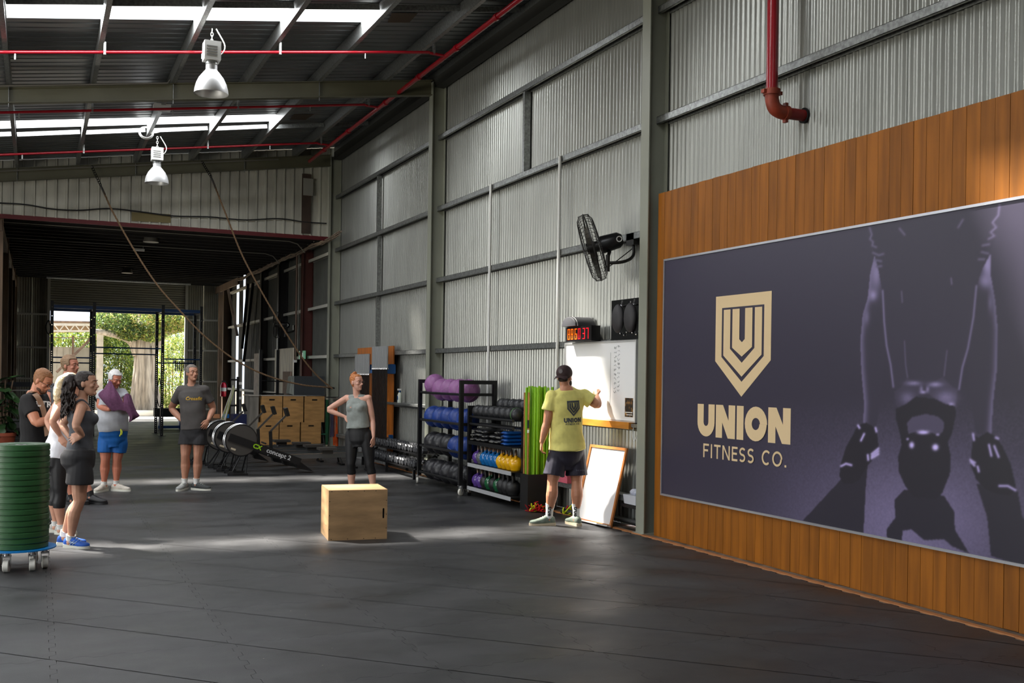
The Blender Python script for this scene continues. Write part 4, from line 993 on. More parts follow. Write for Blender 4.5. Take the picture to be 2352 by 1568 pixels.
# ---- kettlebell and slam ball rack
AY0, AY1, AX0, AX1 = 11.87, 13.32, 5.46, 5.90
rk2 = thing('kettlebell_rack', 'low black four-shelf rack holding slam balls, sandbags and kettlebells', 'rack', (5.7, 12.6, 0))
for x, y in ((AX0, AY1), (AX1, AY1), (AX0+.15, AY0), (AX1, AY0)): MB().bb((x-.025, y-.025, .08), (x+.025, y+.025, 1.25 if x == AX1 or y == AY1 else 1.14)).obj('post', BLK, rk2)
for y in (AY0, AY1): MB().bb((AX0+.02, y-.024, 1.20), (AX1-.02, y+.024, 1.25)).obj('top_bar', BLK, rk2) if y == AY1 else None
for x, y in ((AX0, AY1), (AX1, AY1), (AX0+.15, AY0), (AX1, AY0)): caster((x, y, 0), rk2, .035, .025, .3, .085, BLKR)
for z in (1.10, 1.00): MB().cyl((AX0, AY0, z), (AX0, AY1, z), .018, n=8).obj('shelf_rail', BLK, rk2); MB().cyl((AX0+.17, AY0, z), (AX0+.17, AY1, z), .018, n=8).obj('shelf_rail', BLK, rk2); MB().cyl((AX1-.14, AY0, z+.10), (AX1-.14, AY1, z+.10), .014, n=8).obj('shelf_rail', BLK, rk2)
SHG = M('shelf_edge_grey', (186, 188, 190), .45, .2)
for z, m_ in ((.765, BLK), (.455, SHG), (.135, SHG)):
    s_h = MB().bb((AX0-.02, AY0, z-.012), (AX1, AY1, z)).obj('shelf', BLK, rk2); MB().bb((AX0-.026, AY0, z-.045), (AX0-.02, AY1, z+.006)).obj('shelf_lip', m_, s_h)
# slam balls
SB = M('slam_ball_rubber', (40, 41, 44), .42, 0, .12, 8, .15, 150)
def slam(label, group):
    t = thing('slam_ball', label, 'ball', group=group); MB().ell((0, 0, 0), (.087, .087, .087), 24, 14).obj('shell', SB, t, 80)
    MB().tube([(.0872*math.cos(a), .0872*math.sin(a), 0) for a in [2*PI*i/24 for i in range(25)]], .0022, 4, False).obj('mould_line', BLKR, t); return t
sb = None
for row, (x, z, n_, rowname) in enumerate(((5.55, 1.175, 8, 'front row'), (5.82, 1.275, 7, 'rear row'))):
    for k in range(n_):
        y = AY0+.10+k*.180 if row == 0 else AY0+.06+k*.18
        lab = f'black slam ball in the {rowname} atop the low rack, ' + ('nearest the camera' if k == 0 else 'farthest from the camera' if k == n_-1 else f'{["", "second", "third", "fourth", "fifth", "sixth", "seventh", "eighth"][k]} from the near end')
        if sb is None: sb = slam(lab, 'slam balls on the low rack'); o = sb
        else: o = dup(sb, (0, 0, 0), 0, lab, 'slam balls on the low rack')
        o.location = (x, y, z); o.rotation_euler = (random.uniform(1.3, 1.8), random.uniform(-.3, .3), random.uniform(0, .4))
o = MB().lathe([(.088, -.012), (.091, -.006), (.091, .006), (.088, .012), (.088, -.012)], (5.55, AY0+.10, 1.175), 28, rotm(0, PI/2), caps=False).obj('green_strap', M('strap_green', (70, 110, 62), .6)); tag(o, 'green band wrapped round the near slam ball', 'band')
# sandbags / ankle weights
VIN = M('black_vinyl', (24, 24, 27), .3, 0, .1, 8, .2, 40); BVN = M('blue_vinyl', (14, 84, 168), .4, 0, .1, 8, .1, 40)
def pillow(w_, d_, h_):
    mb = MB(); rs = []
    for i in range(9):
        u_ = -1+2*i/8; k = (1-abs(u_)**7)**.5 if abs(u_) < 1 else 0; k = max(k, .08)
        ring = []
        for j in range(16):
            a = 2*PI*j/16; c, s__ = math.cos(a), math.sin(a); ring.append((u_*w_/2, (abs(c)**.6)*(1 if c > 0 else -1)*d_/2*(.75+.25*k), (abs(s__)**.8)*(1 if s__ > 0 else -1)*h_/2*k))
        rs.append(ring)
    return mb.rings(rs)
pb = None; bl_ = None
def wbag(lab, grp, loc, rot, blue=False):
    global pb, bl_
    base = bl_ if blue else pb
    if base is None:
        t = thing('weighted_bag', lab, 'bag', group=grp); pillow(.30,   .19 if not blue else .16, .066 if not blue else .045).obj('cover', BVN if blue else VIN, t, 70)
        if not blue: MB().bb((-.152, -.05, -.006), (-.135, .05, .006)).obj('stitched_edge', M('edge_grey', (120, 118, 112), .5), t)
        else: MB().bb((-.152, -.03, -.004), (-.14, .03, .004)).obj('stitched_edge', BLK, t)
        if blue: bl_ = t
        else: pb = t
        o = t
    else: o = dup(base, (0, 0, 0), 0, lab, grp)
    o.location = loc; o.rotation_euler = rot
cols_ = [('column farthest from the camera', 13.18, 3), ('second column from the far end', 12.98, 3), ('third column from the far end', 12.78, 3), ('column beside the blue pads', 12.36, 3), ('fourth column from the far end', 12.57, 2)]
lev = ['bottom', 'middle', 'top']
for cn, y, n_ in cols_:
    for k in range(n_):
        wbag(f'black weighted bag, {lev[k] if n_ == 3 else ["bottom", "top"][k]} of the {cn}', 'black weighted bags on the middle shelf', (5.61+random.uniform(-.015, .015), y+.03, .797+k*.058), (random.uniform(-.08, .08), random.uniform(-.04, .06), random.uniform(-.15, .15)))
for k in range(4): wbag(f'blue flat weighted bag, {["bottommost", "second", "third", "topmost"][k]} of the small blue stack', 'blue bags on the middle shelf', (5.60, 12.18, .79+k*.047), (0, random.uniform(-.02, .02), random.uniform(-.1, .1)), True)
# kettlebells
HND = M('worn_handle', (128, 106, 92), .34, .5, .3, 20)
KC = dict(purple=(96, 66, 150), grey=(104, 108, 112), blue=(8, 112, 186), yellow=(255, 190, 6), green=(18, 92, 52), black=(36, 36, 38))
kbp = {}
def kettle(cn, r, lab, grp, loc):
    key = (cn)
    if key not in kbp:
        m_ = M('kettlebell_'+cn, KC[cn], .22 if cn != 'black' else .45, 0, .06, 8, coat=.4 if cn != 'black' else 0)
        t = thing('kettlebell', lab, 'kettlebell', group=grp); R0 = .1
        prof = [(.001, 0), (.06, 0), (.072, .006)]+[(R0*math.sin(a), .092-R0*math.cos(a)) for a in [math.radians(48+12*i) for i in range(10)]]+[(.03, .188), (.001, .19)]
        MB().lathe(prof, (0, 0, 0), 28).obj('body', m_, t, 60)
        hp = [(0, -.055, .155), (0, -.066, .195), (0, -.062, .235), (0, -.04, .262), (0, 0, .268), (0, .04, .262), (0, .062, .235), (0, .066, .195), (0, .055, .155)]
        MB().tube(catmull(hp, 3), .0165, 10).obj('handle', HND if cn != 'black' else M('dark_handle', (44, 40, 38), .4, .5), t, 60)
        for sgn in (-1, 1): MB().tube([(0, sgn*.05, .145), (0, sgn*.064, .19), (0, sgn*.066, .208)], [.026, .02, .0175], 10).obj('handle_horn', m_, t, 60)
        kbp[key] = t; o = t
    else: o = dup(kbp[key], (0, 0, 0), 0, lab, grp)
    o.location = loc; o.rotation_euler.z = -.55+random.uniform(-.15, .15); o.scale = (r, min(r, .80), r*1.03)
row1 = ['purple', 'grey', 'blue', 'blue', 'blue', 'blue', 'yellow', 'yellow', 'yellow', 'yellow']
num = ['at the far end', 'second from the far end', 'third from the far end', 'fourth from the far end', 'fifth from the far end', 'sixth from the far end', 'seventh from the far end', 'eighth from the far end', 'ninth from the far end', 'at the near end', 'tenth']
for k, cn in enumerate(row1): kettle(cn, .93 if k > 1 else .88, f'{cn} kettlebell on the upper kettlebell shelf, {num[k]}', 'kettlebells on the upper shelf', (5.57, 13.25-k*.137, .456))
row2 = ['purple', 'purple', 'black', 'green', 'black', 'green', 'black', 'black', 'black']
for k, cn in enumerate(row2): kettle(cn, .9 if k < 6 else 1.0, f'{cn} kettlebell on the bottom shelf, {num[k] if k < 8 else "at the near end"}', 'kettlebells on the bottom shelf', (5.57, 13.25-k*.146, .136))
# ---- hex dumbbells
HEXM = M('hex_rubber', (62, 63, 66), .42, 0, .15, 10, .1, 100)
def dumbbell(lab, grp, r=.058, L=.30):
    t = thing('hex_dumbbell', lab, 'dumbbell', group=grp)
    for sgn in (-1, 1):
        mb = MB(); P = [(L/2*.42, .92), (L/2*.48, 1), (L/2*.93, 1), (L/2, .82)]
        rs = [[(sgn*x, r*k*math.cos(2*PI*i/6), r*k*math.sin(2*PI*i/6)) for i in range(6)] for x, k in P]; mb.rings(rs); mb.obj('head', HEXM, t, 0)
    MB().tube([(-L*.21, 0, 0), (0, 0, 0), (L*.21, 0, 0)], [.013, .016, .013], 8).obj('handle', CHROME, t); return t
dr = thing('dumbbell_rack', 'low black two-tier stand running along the wall under the dumbbells', 'rack', (5.6, 16.6, 0))
DY0, DY1 = 15.55, 18.6
for z, x in ((.19, 5.60), (.40, 5.74)):
    for xx in (x-.13, x+.10): MB().bb((xx-.02, DY0, z-.03), (xx+.02, DY1, z-.005)).obj('shelf_rail', BLK, dr)
for y in (DY0+.1, (DY0+DY1)/2, DY1-.1): MB().bb((5.45, y-.02, 0), (5.49, y+.02, .18)).obj('leg', BLK, dr); MB().bb((5.82, y-.02, 0), (5.86, y+.02, .40)).obj('leg', BLK, dr); MB().beam((5.47, y, .16), (5.84, y, .38), .04, .03).obj('leg_brace', BLK, dr)
ORD = 'first second third fourth fifth sixth seventh eighth ninth tenth eleventh twelfth thirteenth fourteenth fifteenth sixteenth seventeenth eighteenth nineteenth twentieth twenty-first twenty-second'.split()
db = None; n_ = 22
for tier, (z, x, nm) in enumerate(((.255, 5.60, 'lower'), (.465, 5.74, 'upper'))):
    for k in range(n_):
        y = DY0+.08+k*(DY1-DY0-.16)/(n_-1)
        lab = f'{ORD[k]} hex dumbbell from the near end of the {nm} row by the wall'
        grp = f'hex dumbbells in the {nm} row'
        if db is None: db = dumbbell(lab, grp); o = db
        else: o = dup(db, (0, 0, 0), 0, lab, grp)
        o.location = (x-.0+random.uniform(-.01, .01), y, z-.254+.254-.01); o.rotation_euler.x = PI/6*random.choice((0, 1)); s__ = .95+.15*(k/n_ if tier == 1 else .2); o.scale = (1.0, s__, s__)
for k in range(4):
    o = dup(db, (5.99, 16.55+k*.14, .425), 0, ['black hex dumbbell on the low grey wall ledge, first from the rack', 'black hex dumbbell on the low grey wall ledge, second from the rack', 'black hex dumbbell on the low grey wall ledge, third from the rack', 'black hex dumbbell on the low grey wall ledge, farthest from the rack'][k], 'dumbbells on the wall ledge'); o.scale = (.7, 1, 1)
# ---- barbell board
bb_ = thing('barbell_board', 'orange timber board with blue brackets standing against the wall for barbells', 'rack', (5.97, 20, 0))
BY0, BY1 = at(902, 850, 'X', 5.95).y, at(820, 850, 'X', 5.95).y; BZT = 2.2
k = 0; y = BY0
BM = M('board_timber', (184, 104, 34), .5, 0, .25, 3, .05, 60, stretch=(8, 8, .6))
while y < BY1-.02: MB().bb((5.955, y+.002, .04), (5.98, min(y+.14, BY1)-.002, BZT)).obj('timber_plank', BM, bb_); y += .14
BBL = M('bracket_blue', (8, 72, 128), .4)
for (pa, pb_, zz) in ((890, 852, 1.72), (850, 816, 1.74)):
    ya, yb = at(pa, 850, 'X', 5.8).y, at(pb_, 850, 'X', 5.8).y; MB().bb((5.78, ya, zz-.03), (5.80, yb, zz+.03)).obj('hanger_bracket', BBL, bb_); MB().bb((5.80, ya, zz-.03), (5.955, ya+.03, zz+.12)).obj('hanger_arm', BBL, bb_); MB().bb((5.80, yb-.03, zz-.03), (5.955, yb, zz+.12)).obj('hanger_arm', BBL, bb_)
y_ = at(897, 850, 'X', 5.9).y; MB().bb((5.86, y_-.1, 1.68), (5.955, y_+.04, 1.86)).obj('bracket_plate', BBL, bb_); MB().bb((5.90, y_-.04, .42), (5.955, y_+.06, .56)).obj('bracket_plate', BBL, bb_)
SL = M('barbell_sleeve', (176, 178, 180), .3, .85); SH = M('barbell_shaft', (52, 46, 44), .35, .7)
def barbell(lab, grp):
    t = thing('barbell', lab, 'barbell', group=grp); MB().cyl((0, 0, .42), (0, 0, 1.74), .0135, n=8).obj('shaft', SH, t)
    for a, b in ((0, .41), (1.75, 2.16)): MB().tube([(0, 0, a), (0, 0, b)], .0235, 10).obj('sleeve', SL, t)
    for z in (.415, 1.745): MB().lathe([(.02, -.014), (.034, -.012), (.034, .012), (.02, .014)], (0, 0, z), 12).obj('collar', CHROME, t)
    return t
bp_ = None
for gi, (pa, pb_, z, n_, nm) in enumerate(((889, 857, -.0, 11, 'taller right-hand'), (848, 818, -.06, 11, 'shorter left-hand'))):
    ya, yb = at(pa, 850, 'X', 5.77).y, at(pb_, 850, 'X', 5.77).y
    for k in range(n_):
        lab = f'{ORD[k]} upright barbell from the near end of the {"nearer" if gi == 0 else "farther"} group on the timber board'
        if bp_ is None: bp_ = barbell(lab, 'barbells nearer the camera'); o = bp_
        else: o = dup(bp_, (0, 0, 0), 0, lab, 'barbells nearer the camera' if gi == 0 else 'barbells in the farther group')
        o.location = (5.765, ya+(yb-ya)*k/(n_-1), .03+(.0 if gi == 0 else -.02)); 
        if gi == 1: o.scale = (1, 1, .95)
# ---- bin with green tubes
bn = thing('timber_bin', 'open black plywood bin holding the green tubes', 'bin', (5.74, 11.8, 0)); BH = .445
bx0, bx1, by0, by1 = 5.545, 5.95, 11.60, 11.82
BP = M('black_ply', (26, 25, 25), .45, 0, .1, 5)
for lo, hi in (((bx0, by0, 0), (bx1, by0+.015, BH)), ((bx0, by1-.015, 0), (bx1, by1, BH)), ((bx0, by0+.015, 0), (bx0+.015, by1-.015, BH)), ((bx1-.015, by0+.015, 0), (bx1, by1-.015, BH)), ((bx0+.015, by0+.015, .0), (bx1-.015, by1-.015, .015))): MB().bb(lo, hi).obj('side_board', BP, bn, 0)
GT = M('green_tube', (128, 186, 16), .4, 0, .08, 3); ST = M('bamboo_stick', (178, 122, 68), .55, 0, .25, 10)
rr = random.Random(4); TUBES = []
for k in range(20):
    i, j = k % 7, k//7
    xb, yb = bx0+.055+i*.046+rr.uniform(-.006, .006), by0+.045+j*.055+rr.uniform(-.006, .006)
    xt, yt = xb+rr.uniform(-.02, .02), yb+rr.uniform(-.012, .012)
    if k in (0, 3): m_, nm, r, z1 = ST, 'wooden_stick', .0125, 1.47
    elif k in (13,): m_, nm, r, z1 = ST, 'wooden_stick', .0125, 1.45
    else: m_, nm, r, z1 = GT, 'green_tube', .0165, 1.535
    if k == 0: xb, yb, xt, yt = bx0+.032, by1-.04, bx0+.03, by1-.035
    if k == 3: xb, yb, xt, yt = bx0+.034, by1-.14, bx0+.034, by1-.14
    o = MB().cyl((xb, yb, .02), (xt, yt, z1+rr.uniform(-.01, .01)), r, n=12).obj(nm, m_)
    tag(o, {'green_tube': 'bright green plastic tube standing in the black bin', 'wooden_stick': 'brown wooden stick standing at the edge of the black bin'}[nm] if k not in (0, 3, 13) else ['brown wooden stick at the far outer corner of the black bin', 0, 0, 'brown wooden stick with a white tag standing second in the black bin', 0, 0, 0, 0, 0, 0, 0, 0, 0, 'brown wooden stick showing between the green tubes'][k], 'tube' if nm == 'green_tube' else 'stick', 'green tubes in the black bin' if nm == 'green_tube' else None)
    if nm == 'green_tube': TUBES.append(((Vector((xt, yt, 1.5))-CAM).dot(R_)/(Vector((xt, yt, 1.5))-CAM).dot(F_), o))
    if k == 3: MB().cyl((xb, yb, 1.16-.2), (xb, yb, 1.2-.2), .0135, n=12).obj('tag', WHITE, o); MB().cyl((xb, yb, 1.02), (xb, yb, 1.12), .0133, n=12).obj('tape', BLK, o)
for k, (_, o) in enumerate(sorted(TUBES, key=lambda q: q[0])): o['label'] = f'{ORD[k]} bright green plastic tube from the left in the black bin'
# ---- bands heap
BRED = M('band_red', (196, 16, 30), .5, 0, .15, 8); BYEL = M('band_yellow', (206, 220, 10), .5, 0, .15, 8)
def heap(name, label, c, rx, ry, n_, mats, seed, h=.12):
    t = thing(name, label, 'straps', (c[0], c[1], 0)); rr = random.Random(seed)
    for k in range(n_):
        cx, cy = c[0]+rr.uniform(-rx, rx)*.6, c[1]+rr.uniform(-ry, ry)*.6; a0 = rr.uniform(0, 6); R = rr.uniform(.04, .12); pts = []
        for i in range(8):
            a = a0+i*.9; pts.append((cx+R*math.cos(a)*rr.uniform(.6, 1.4)*rx*6, cy+R*math.sin(a)*rr.uniform(.6, 1.4)*ry*6, .012+abs(h*rr.random()*(1-i/10))*(1 if rr.random() > .3 else .2)))
        P = catmull(pts, 4); rs = [[p+Vector((0, 0, .0025))+Vector((0, .012, 0)), p+Vector((0, -.012, .0025)), p+Vector((.004, -.012, -.0025)), p+Vector((.004, .012, -.0025))] for p in P]
        MB().rings(rs).obj('strap', mats[k % len(mats)], t)
    return t
heap('strap_heap', 'tangled heap of red and yellow straps on the floor before the black bin', (5.62, 11.42), .14, .1, 12, [BRED, BRED, BYEL], 5)
heap('strap_heap', 'second heap of yellow and red straps behind the man in the yellow shirt', (5.88, 11.0), .10, .22, 10, [BYEL, BYEL, BRED], 9)
# ---- whiteboard, ledge, timer, pads
wbY0, wbY1, wbZ0, wbZ1 = 9.76, 11.42, 1.19, 2.065
wbt = thing('whiteboard', 'large wall whiteboard the man in yellow is writing on', 'whiteboard', (5.95, 10.6, wbZ0))
WB = M('whiteboard_white', (246, 246, 246), .22)
MB().bb((5.955, wbY0, wbZ0), (5.975, wbY1, wbZ1)).obj('writing_surface', WB, wbt)
mb = MB(); t = .018
for lo, hi in (((5.945, wbY0-t, wbZ0-t), (5.98, wbY1+t, wbZ0)), ((5.945, wbY0-t, wbZ1), (5.98, wbY1+t, wbZ1+t)), ((5.945, wbY0-t, wbZ0), (5.98, wbY0, wbZ1)), ((5.945, wbY1, wbZ0), (5.98, wbY1+t, wbZ1))): mb.bb(lo, hi)
mb.obj('frame', M('frame_silver', (216, 216, 214), .3, .4), wbt)
INK = M('grey_marker', (150, 150, 152), .6)
rr = random.Random(8); mb = MB()
for col, px in enumerate((1413, 1421)):
    for k in range(11):
        y = at(px, 800, 'X', 5.954).y; z = 2.02-k*.05-(.02 if col == 0 else 0)
        pts = [(5.9535, y-.05*i/6+.02, z+rr.uniform(-.016, .016)) for i in range(7)]; mb.tube(pts, .0018, 4)
mb.tube([(5.9535, at(1402, 850, 'X', 5.954).y, 1.95), (5.9535, at(1402, 850, 'X', 5.954).y, 1.35)], .0015, 4)
mb.obj('faint_handwriting', INK, wbt)
yf = at(1444, 940, 'X', 5.95).y; fl_ = thing('flyer', 'small dark printed flyer stuck low on the whiteboard', 'flyer', (5.952, yf, 1.23))
MB().bb((5.9515, yf-.085, 1.23), (5.9545, yf+.085, 1.44)).obj('paper', M('flyer_dark', (176, 128, 70), .5, rgb2=(34, 28, 26), vs=22, var=.1, lo=.5, hi=.68), fl_); MB().bb((5.951, yf-.075, 1.275), (5.9515, yf+.075, 1.285)).obj('printed_line', WHITE, fl_); MB().bb((5.951, yf-.075, 1.25), (5.9515, yf+.05, 1.258)).obj('printed_line', WHITE, fl_)
o = MB().bb((5.90, 9.8, 1.10), (5.985, 11.20, 1.172)).obj('timber_ledge', M('ledge_timber', (206, 132, 46), .5, 0, .15, 3, stretch=(6, 1, 6))); tag(o, 'orange timber ledge directly under the wall whiteboard', 'ledge')
CLK = M('clock_case', (16, 14, 15), .35)
ty0, ty1, tz0, tz1 = 10.60, 11.24, 2.09, 2.27
tm_ = thing('gym_timer', 'black digital timer with orange and red numerals above the whiteboard', 'timer', (5.9, 10.9, tz0))
MB().bb((5.86, ty0, tz0), (5.98, ty1, tz1)).obj('case', CLK, tm_, 0)
SEG = {'8': 'abcdefg', '6': 'afedcg', '0': 'abcdef', '3': 'abgcd', '7': 'abc'}
def seg7(ch, y, z, w_, h, m_, nm='numeral'):
    mb = MB(); x = 5.857; t = .011
    B = dict(a=((y-w_, z+h-t), (y, z+h)), d=((y-w_, z), (y, z+t)), g=((y-w_, z+h/2-t/2), (y, z+h/2+t/2)), f=((y-t, z+h/2), (y, z+h)), e=((y-t, z), (y, z+h/2)), b=((y-w_, z+h/2), (y-w_+t, z+h)), c=((y-w_, z), (y-w_+t, z+h/2)))
    for s__ in SEG[ch]: (a, b), (c, d) = B[s__]; mb.bb((x, a+.001, b+.001), (x+.003, c-.001, d-.001))
    mb.obj(nm, m_, tm_, 0)
OR_ = M('led_orange', (255, 104, 10), .5, emit=1.6); RD_ = M('led_red', (232, 10, 30), .5, emit=1.5)
y = ty1-.05
for ch, m_, dy in (('8', OR_, .085), ('8', OR_, .095), ('6', OR_, .085), ('0', RD_, .115), ('3', RD_, .085), ('7', RD_, .08)): seg7(ch, y, tz0+.025, .055, .13, m_); y -= dy
bo = thing('foam_roll', 'black half-round padded roll lying on top of the digital timer', 'roll', (5.9, 10.9, tz1))
mb = MB(); rs = []
for x, k in ((5.80, .93), (5.805, .98), (5.83, 1), (6.07, 1), (6.08, .95)):
    rs.append([(x, 11.07+.18*k*math.cos(a), tz1+.004+.115*k*math.sin(a)) for a in [PI*i/14 for i in range(15)]])
mb.rings(rs).obj('padding', M('dark_padding', (52, 52, 56), .6, 0, .1, 10, .1, 60), bo, 50)
rs = [[(x, 11.07+.182*math.cos(a), tz1+.004+.117*math.sin(a)) for a in [PI*i/14 for i in range(15)]] for x in (5.826, 5.836)]; MB().rings(rs, False).obj('white_piping', WHITE, bo, 50)
pd = thing('strike_pad_rack', 'glossy black panel with two oval black pads above the whiteboard by the column', 'pads', (5.95, 9.95, 2.09))
GLB = M('gloss_black', (8, 8, 12), .12, 0, coat=.6)
MB().bb((5.95, 9.60, 2.09), (5.98, 10.30, 2.54)).obj('back_panel', GLB, pd)
for px in (1419, 1447):
    c = at(px, 748, 'X', 5.86); MB().ell((5.86, c.y, 2.32), (.05, .11, .16), 24, 14).obj('oval_pad', M('pad_charcoal', (48, 46, 48), .6), pd, 80)
    mb = MB(); mb.tube([(5.93, c.y-.09, 2.47), (5.93, c.y+.09, 2.46)], .007, 6); mb.tube([(5.9, c.y-.02, 2.52), (5.9, c.y-.0, 2.44)], .009, 6); mb.ell((5.9, c.y-.01, 2.45), (.02, .015, .03)); mb.obj('chrome_clip', CHROME, pd)
    mb = MB()
    for dz, dy in ((.04, .08), (.05, -.06), (.02, 0)): mb.ell((5.94, c.y+dy, 2.12+dz), (.012, .012, .012), 8, 6)
    mb.obj('chrome_stud', CHROME, pd)
MB().ell((5.93, at(1433, 742, 'X', 5.9).y, 2.345), (.014, .014, .014), 10, 8).obj('chrome_stud', CHROME, pd)
# leaning board
lt = thing('leaning_board', 'wood-framed white board leaning against the wall by the column', 'board', (5.85, 10.2, 0))
A0 = Vector((5.73, 10.68, .0)); B0 = Vector((5.80, 9.96, .0)); 
TLp = at(1383, 1028, 'X', 6.0); TRp = at(1464, 1034, 'X', 6.0)
zt = .86; A1 = Vector((5.99, TLp.y, TLp.z)); B1 = Vector((5.99, TRp.y, TRp.z))
ex = (B0-A0); W_ = ex.length; ex.normalize(); ey = ((A1-A0)+(B1-B0)); Ht = ey.length/2; ey = (ey-ex*ey.dot(ex)).normalized(); en = ex.cross(ey)
if en.x > 0: en = -en
def lb(a, b, c, d, t0, t1): # a..c along ex, b..d along ey
    vs = [A0+ex*u_+ey*v_+en*w__ for w__ in (t0, t1) for u_, v_ in ((a, b), (c, b), (c, d), (a, d))]
    return MB().add(vs, ((0,3,2,1),(4,5,6,7),(0,1,5,4),(1,2,6,5),(2,3,7,6),(3,0,4,7)))
f_ = .03; lb(f_, f_, W_-f_, Ht-f_, .002, .010).obj('white_panel', WB, lt, 0)
WF = M('honey_frame', (190, 118, 58), .45, 0, .15, 8)
for q_ in ((0, 0, W_, f_), (0, Ht-f_, W_, Ht), (0, f_, f_, Ht-f_), (W_-f_, f_, W_, Ht-f_)): lb(*q_, 0, .022).obj('frame_rail', WF, lt, 0)
lb(.02, .0, W_, .018, .022, .075).obj('pen_tray', M('tray_silver', (225, 225, 225), .3, .3), lt, 0)
# small things by the wall foot
o = MB().tube([(6.02, 11.1, .07), (6.02, 9.62, .07)], .025, 10).obj('barbell', SL); tag(o, 'silver barbell end lying on the floor behind the leaning board', 'barbell')
o = MB().tube([(5.93, 9.95, .035), (5.96, 9.58, .035)], .03, 12).obj('steel_tube', CHROME); tag(o, 'shiny steel tube on the floor at the foot of the tall column', 'tube')
o = MB().tube([(5.83, 11.2, .035), (5.86, 10.75, .035)], .035, 12).obj('black_roller', BLKR); tag(o, 'short black roller on the floor behind the straps', 'roller')
tb = thing('plastic_tub', 'small white plastic tub on the wall beside the column', 'tub', (6.0, 9.75, .28)); MB().box((5.97, 9.76, .33), (.13, .24, .1), taper=1.12).obj('tub_body', M('tub_white', (205, 208, 214), .4), tb); 
o = MB().ell((5.97, 9.76, .41), (.05, .08, .04), 10, 6).obj('crumpled_cloth', M('cloth_pale', (196, 200, 214), .8, 0, .2, 30, .5, 30)); tag(o, 'crumpled pale cloth lying in the small white tub', 'cloth')
MB().bb((5.9, 9.6, .24), (6.08, 9.95, .275)).obj('tub_shelf', BLK, wall)
bt = thing('water_bottle', 'dark translucent water bottle on the grey ledge by the leaning board', 'bottle', (5.98, 10.9, .36))
bt_o = Vector((5.98, at(1355, 1090, 'X', 5.98).y, .36))
MB().lathe([(.045, 0), (.05, .01), (.05, .17), (.03, .21), (.022, .22)], bt_o, 16).obj('bottle_body', M('smoky_plastic', (58, 56, 58), .15, coat=.5), bt); MB().lathe([(.026, .22), (.026, .25), (.012, .26), (.012, .28)], bt_o, 12).obj('cap', M('teal_cap', (40, 96, 100), .4), bt)
yk = at(1298, 1090, 'X', 5.97).y
fr = thing('pink_mat', 'pink folded mat standing on the ledge behind the man in yellow', 'mat', (5.95, yk, .36))
PK = M('pink_foam', (206, 96, 116), .7, 0, .05, 8)
for k in range(5): MB().bb((5.90, yk-.19, .362+k*.075), (6.04, yk+.19, .362+k*.075+.072)).obj('mat_fold', PK, fr)
# spray bottle
yk = at(917, 905, 'X', 5.98).y; sp = thing('spray_bottle', 'white spray bottle with blue collar on the wall ledge', 'bottle', (5.99, yk, 1.16))
o_ = Vector((5.99, yk, 1.16)); MB().lathe([(.04, 0), (.043, .01), (.043, .13), (.03, .17), (.015, .19)], o_, 16).obj('bottle_body', M('milky_plastic', (214, 220, 206), .3), sp); MB().lathe([(.018, .19), (.018, .22)], o_, 12).obj('collar', BBL, sp); MB().box(o_+Vector((-.01, 0, .24)), (.07, .02, .03)).obj('nozzle', WHITE, sp); MB().box(o_+Vector((-.044, 0, .09)), (.004, .04, .07)).obj('printed_label', RBL, sp)
hk = MB().tube(catmull([at(1456, 975, 'X', 5.95), at(1453, 1000, 'X', 5.95), at(1457, 1012, 'X', 5.95), at(1463, 1000, 'X', 5.95), at(1465, 985, 'X', 5.95)], 4), .005, 6).obj('cord_loop', WHITE); tag(hk, 'white cord loop hanging below the timber ledge', 'cord')
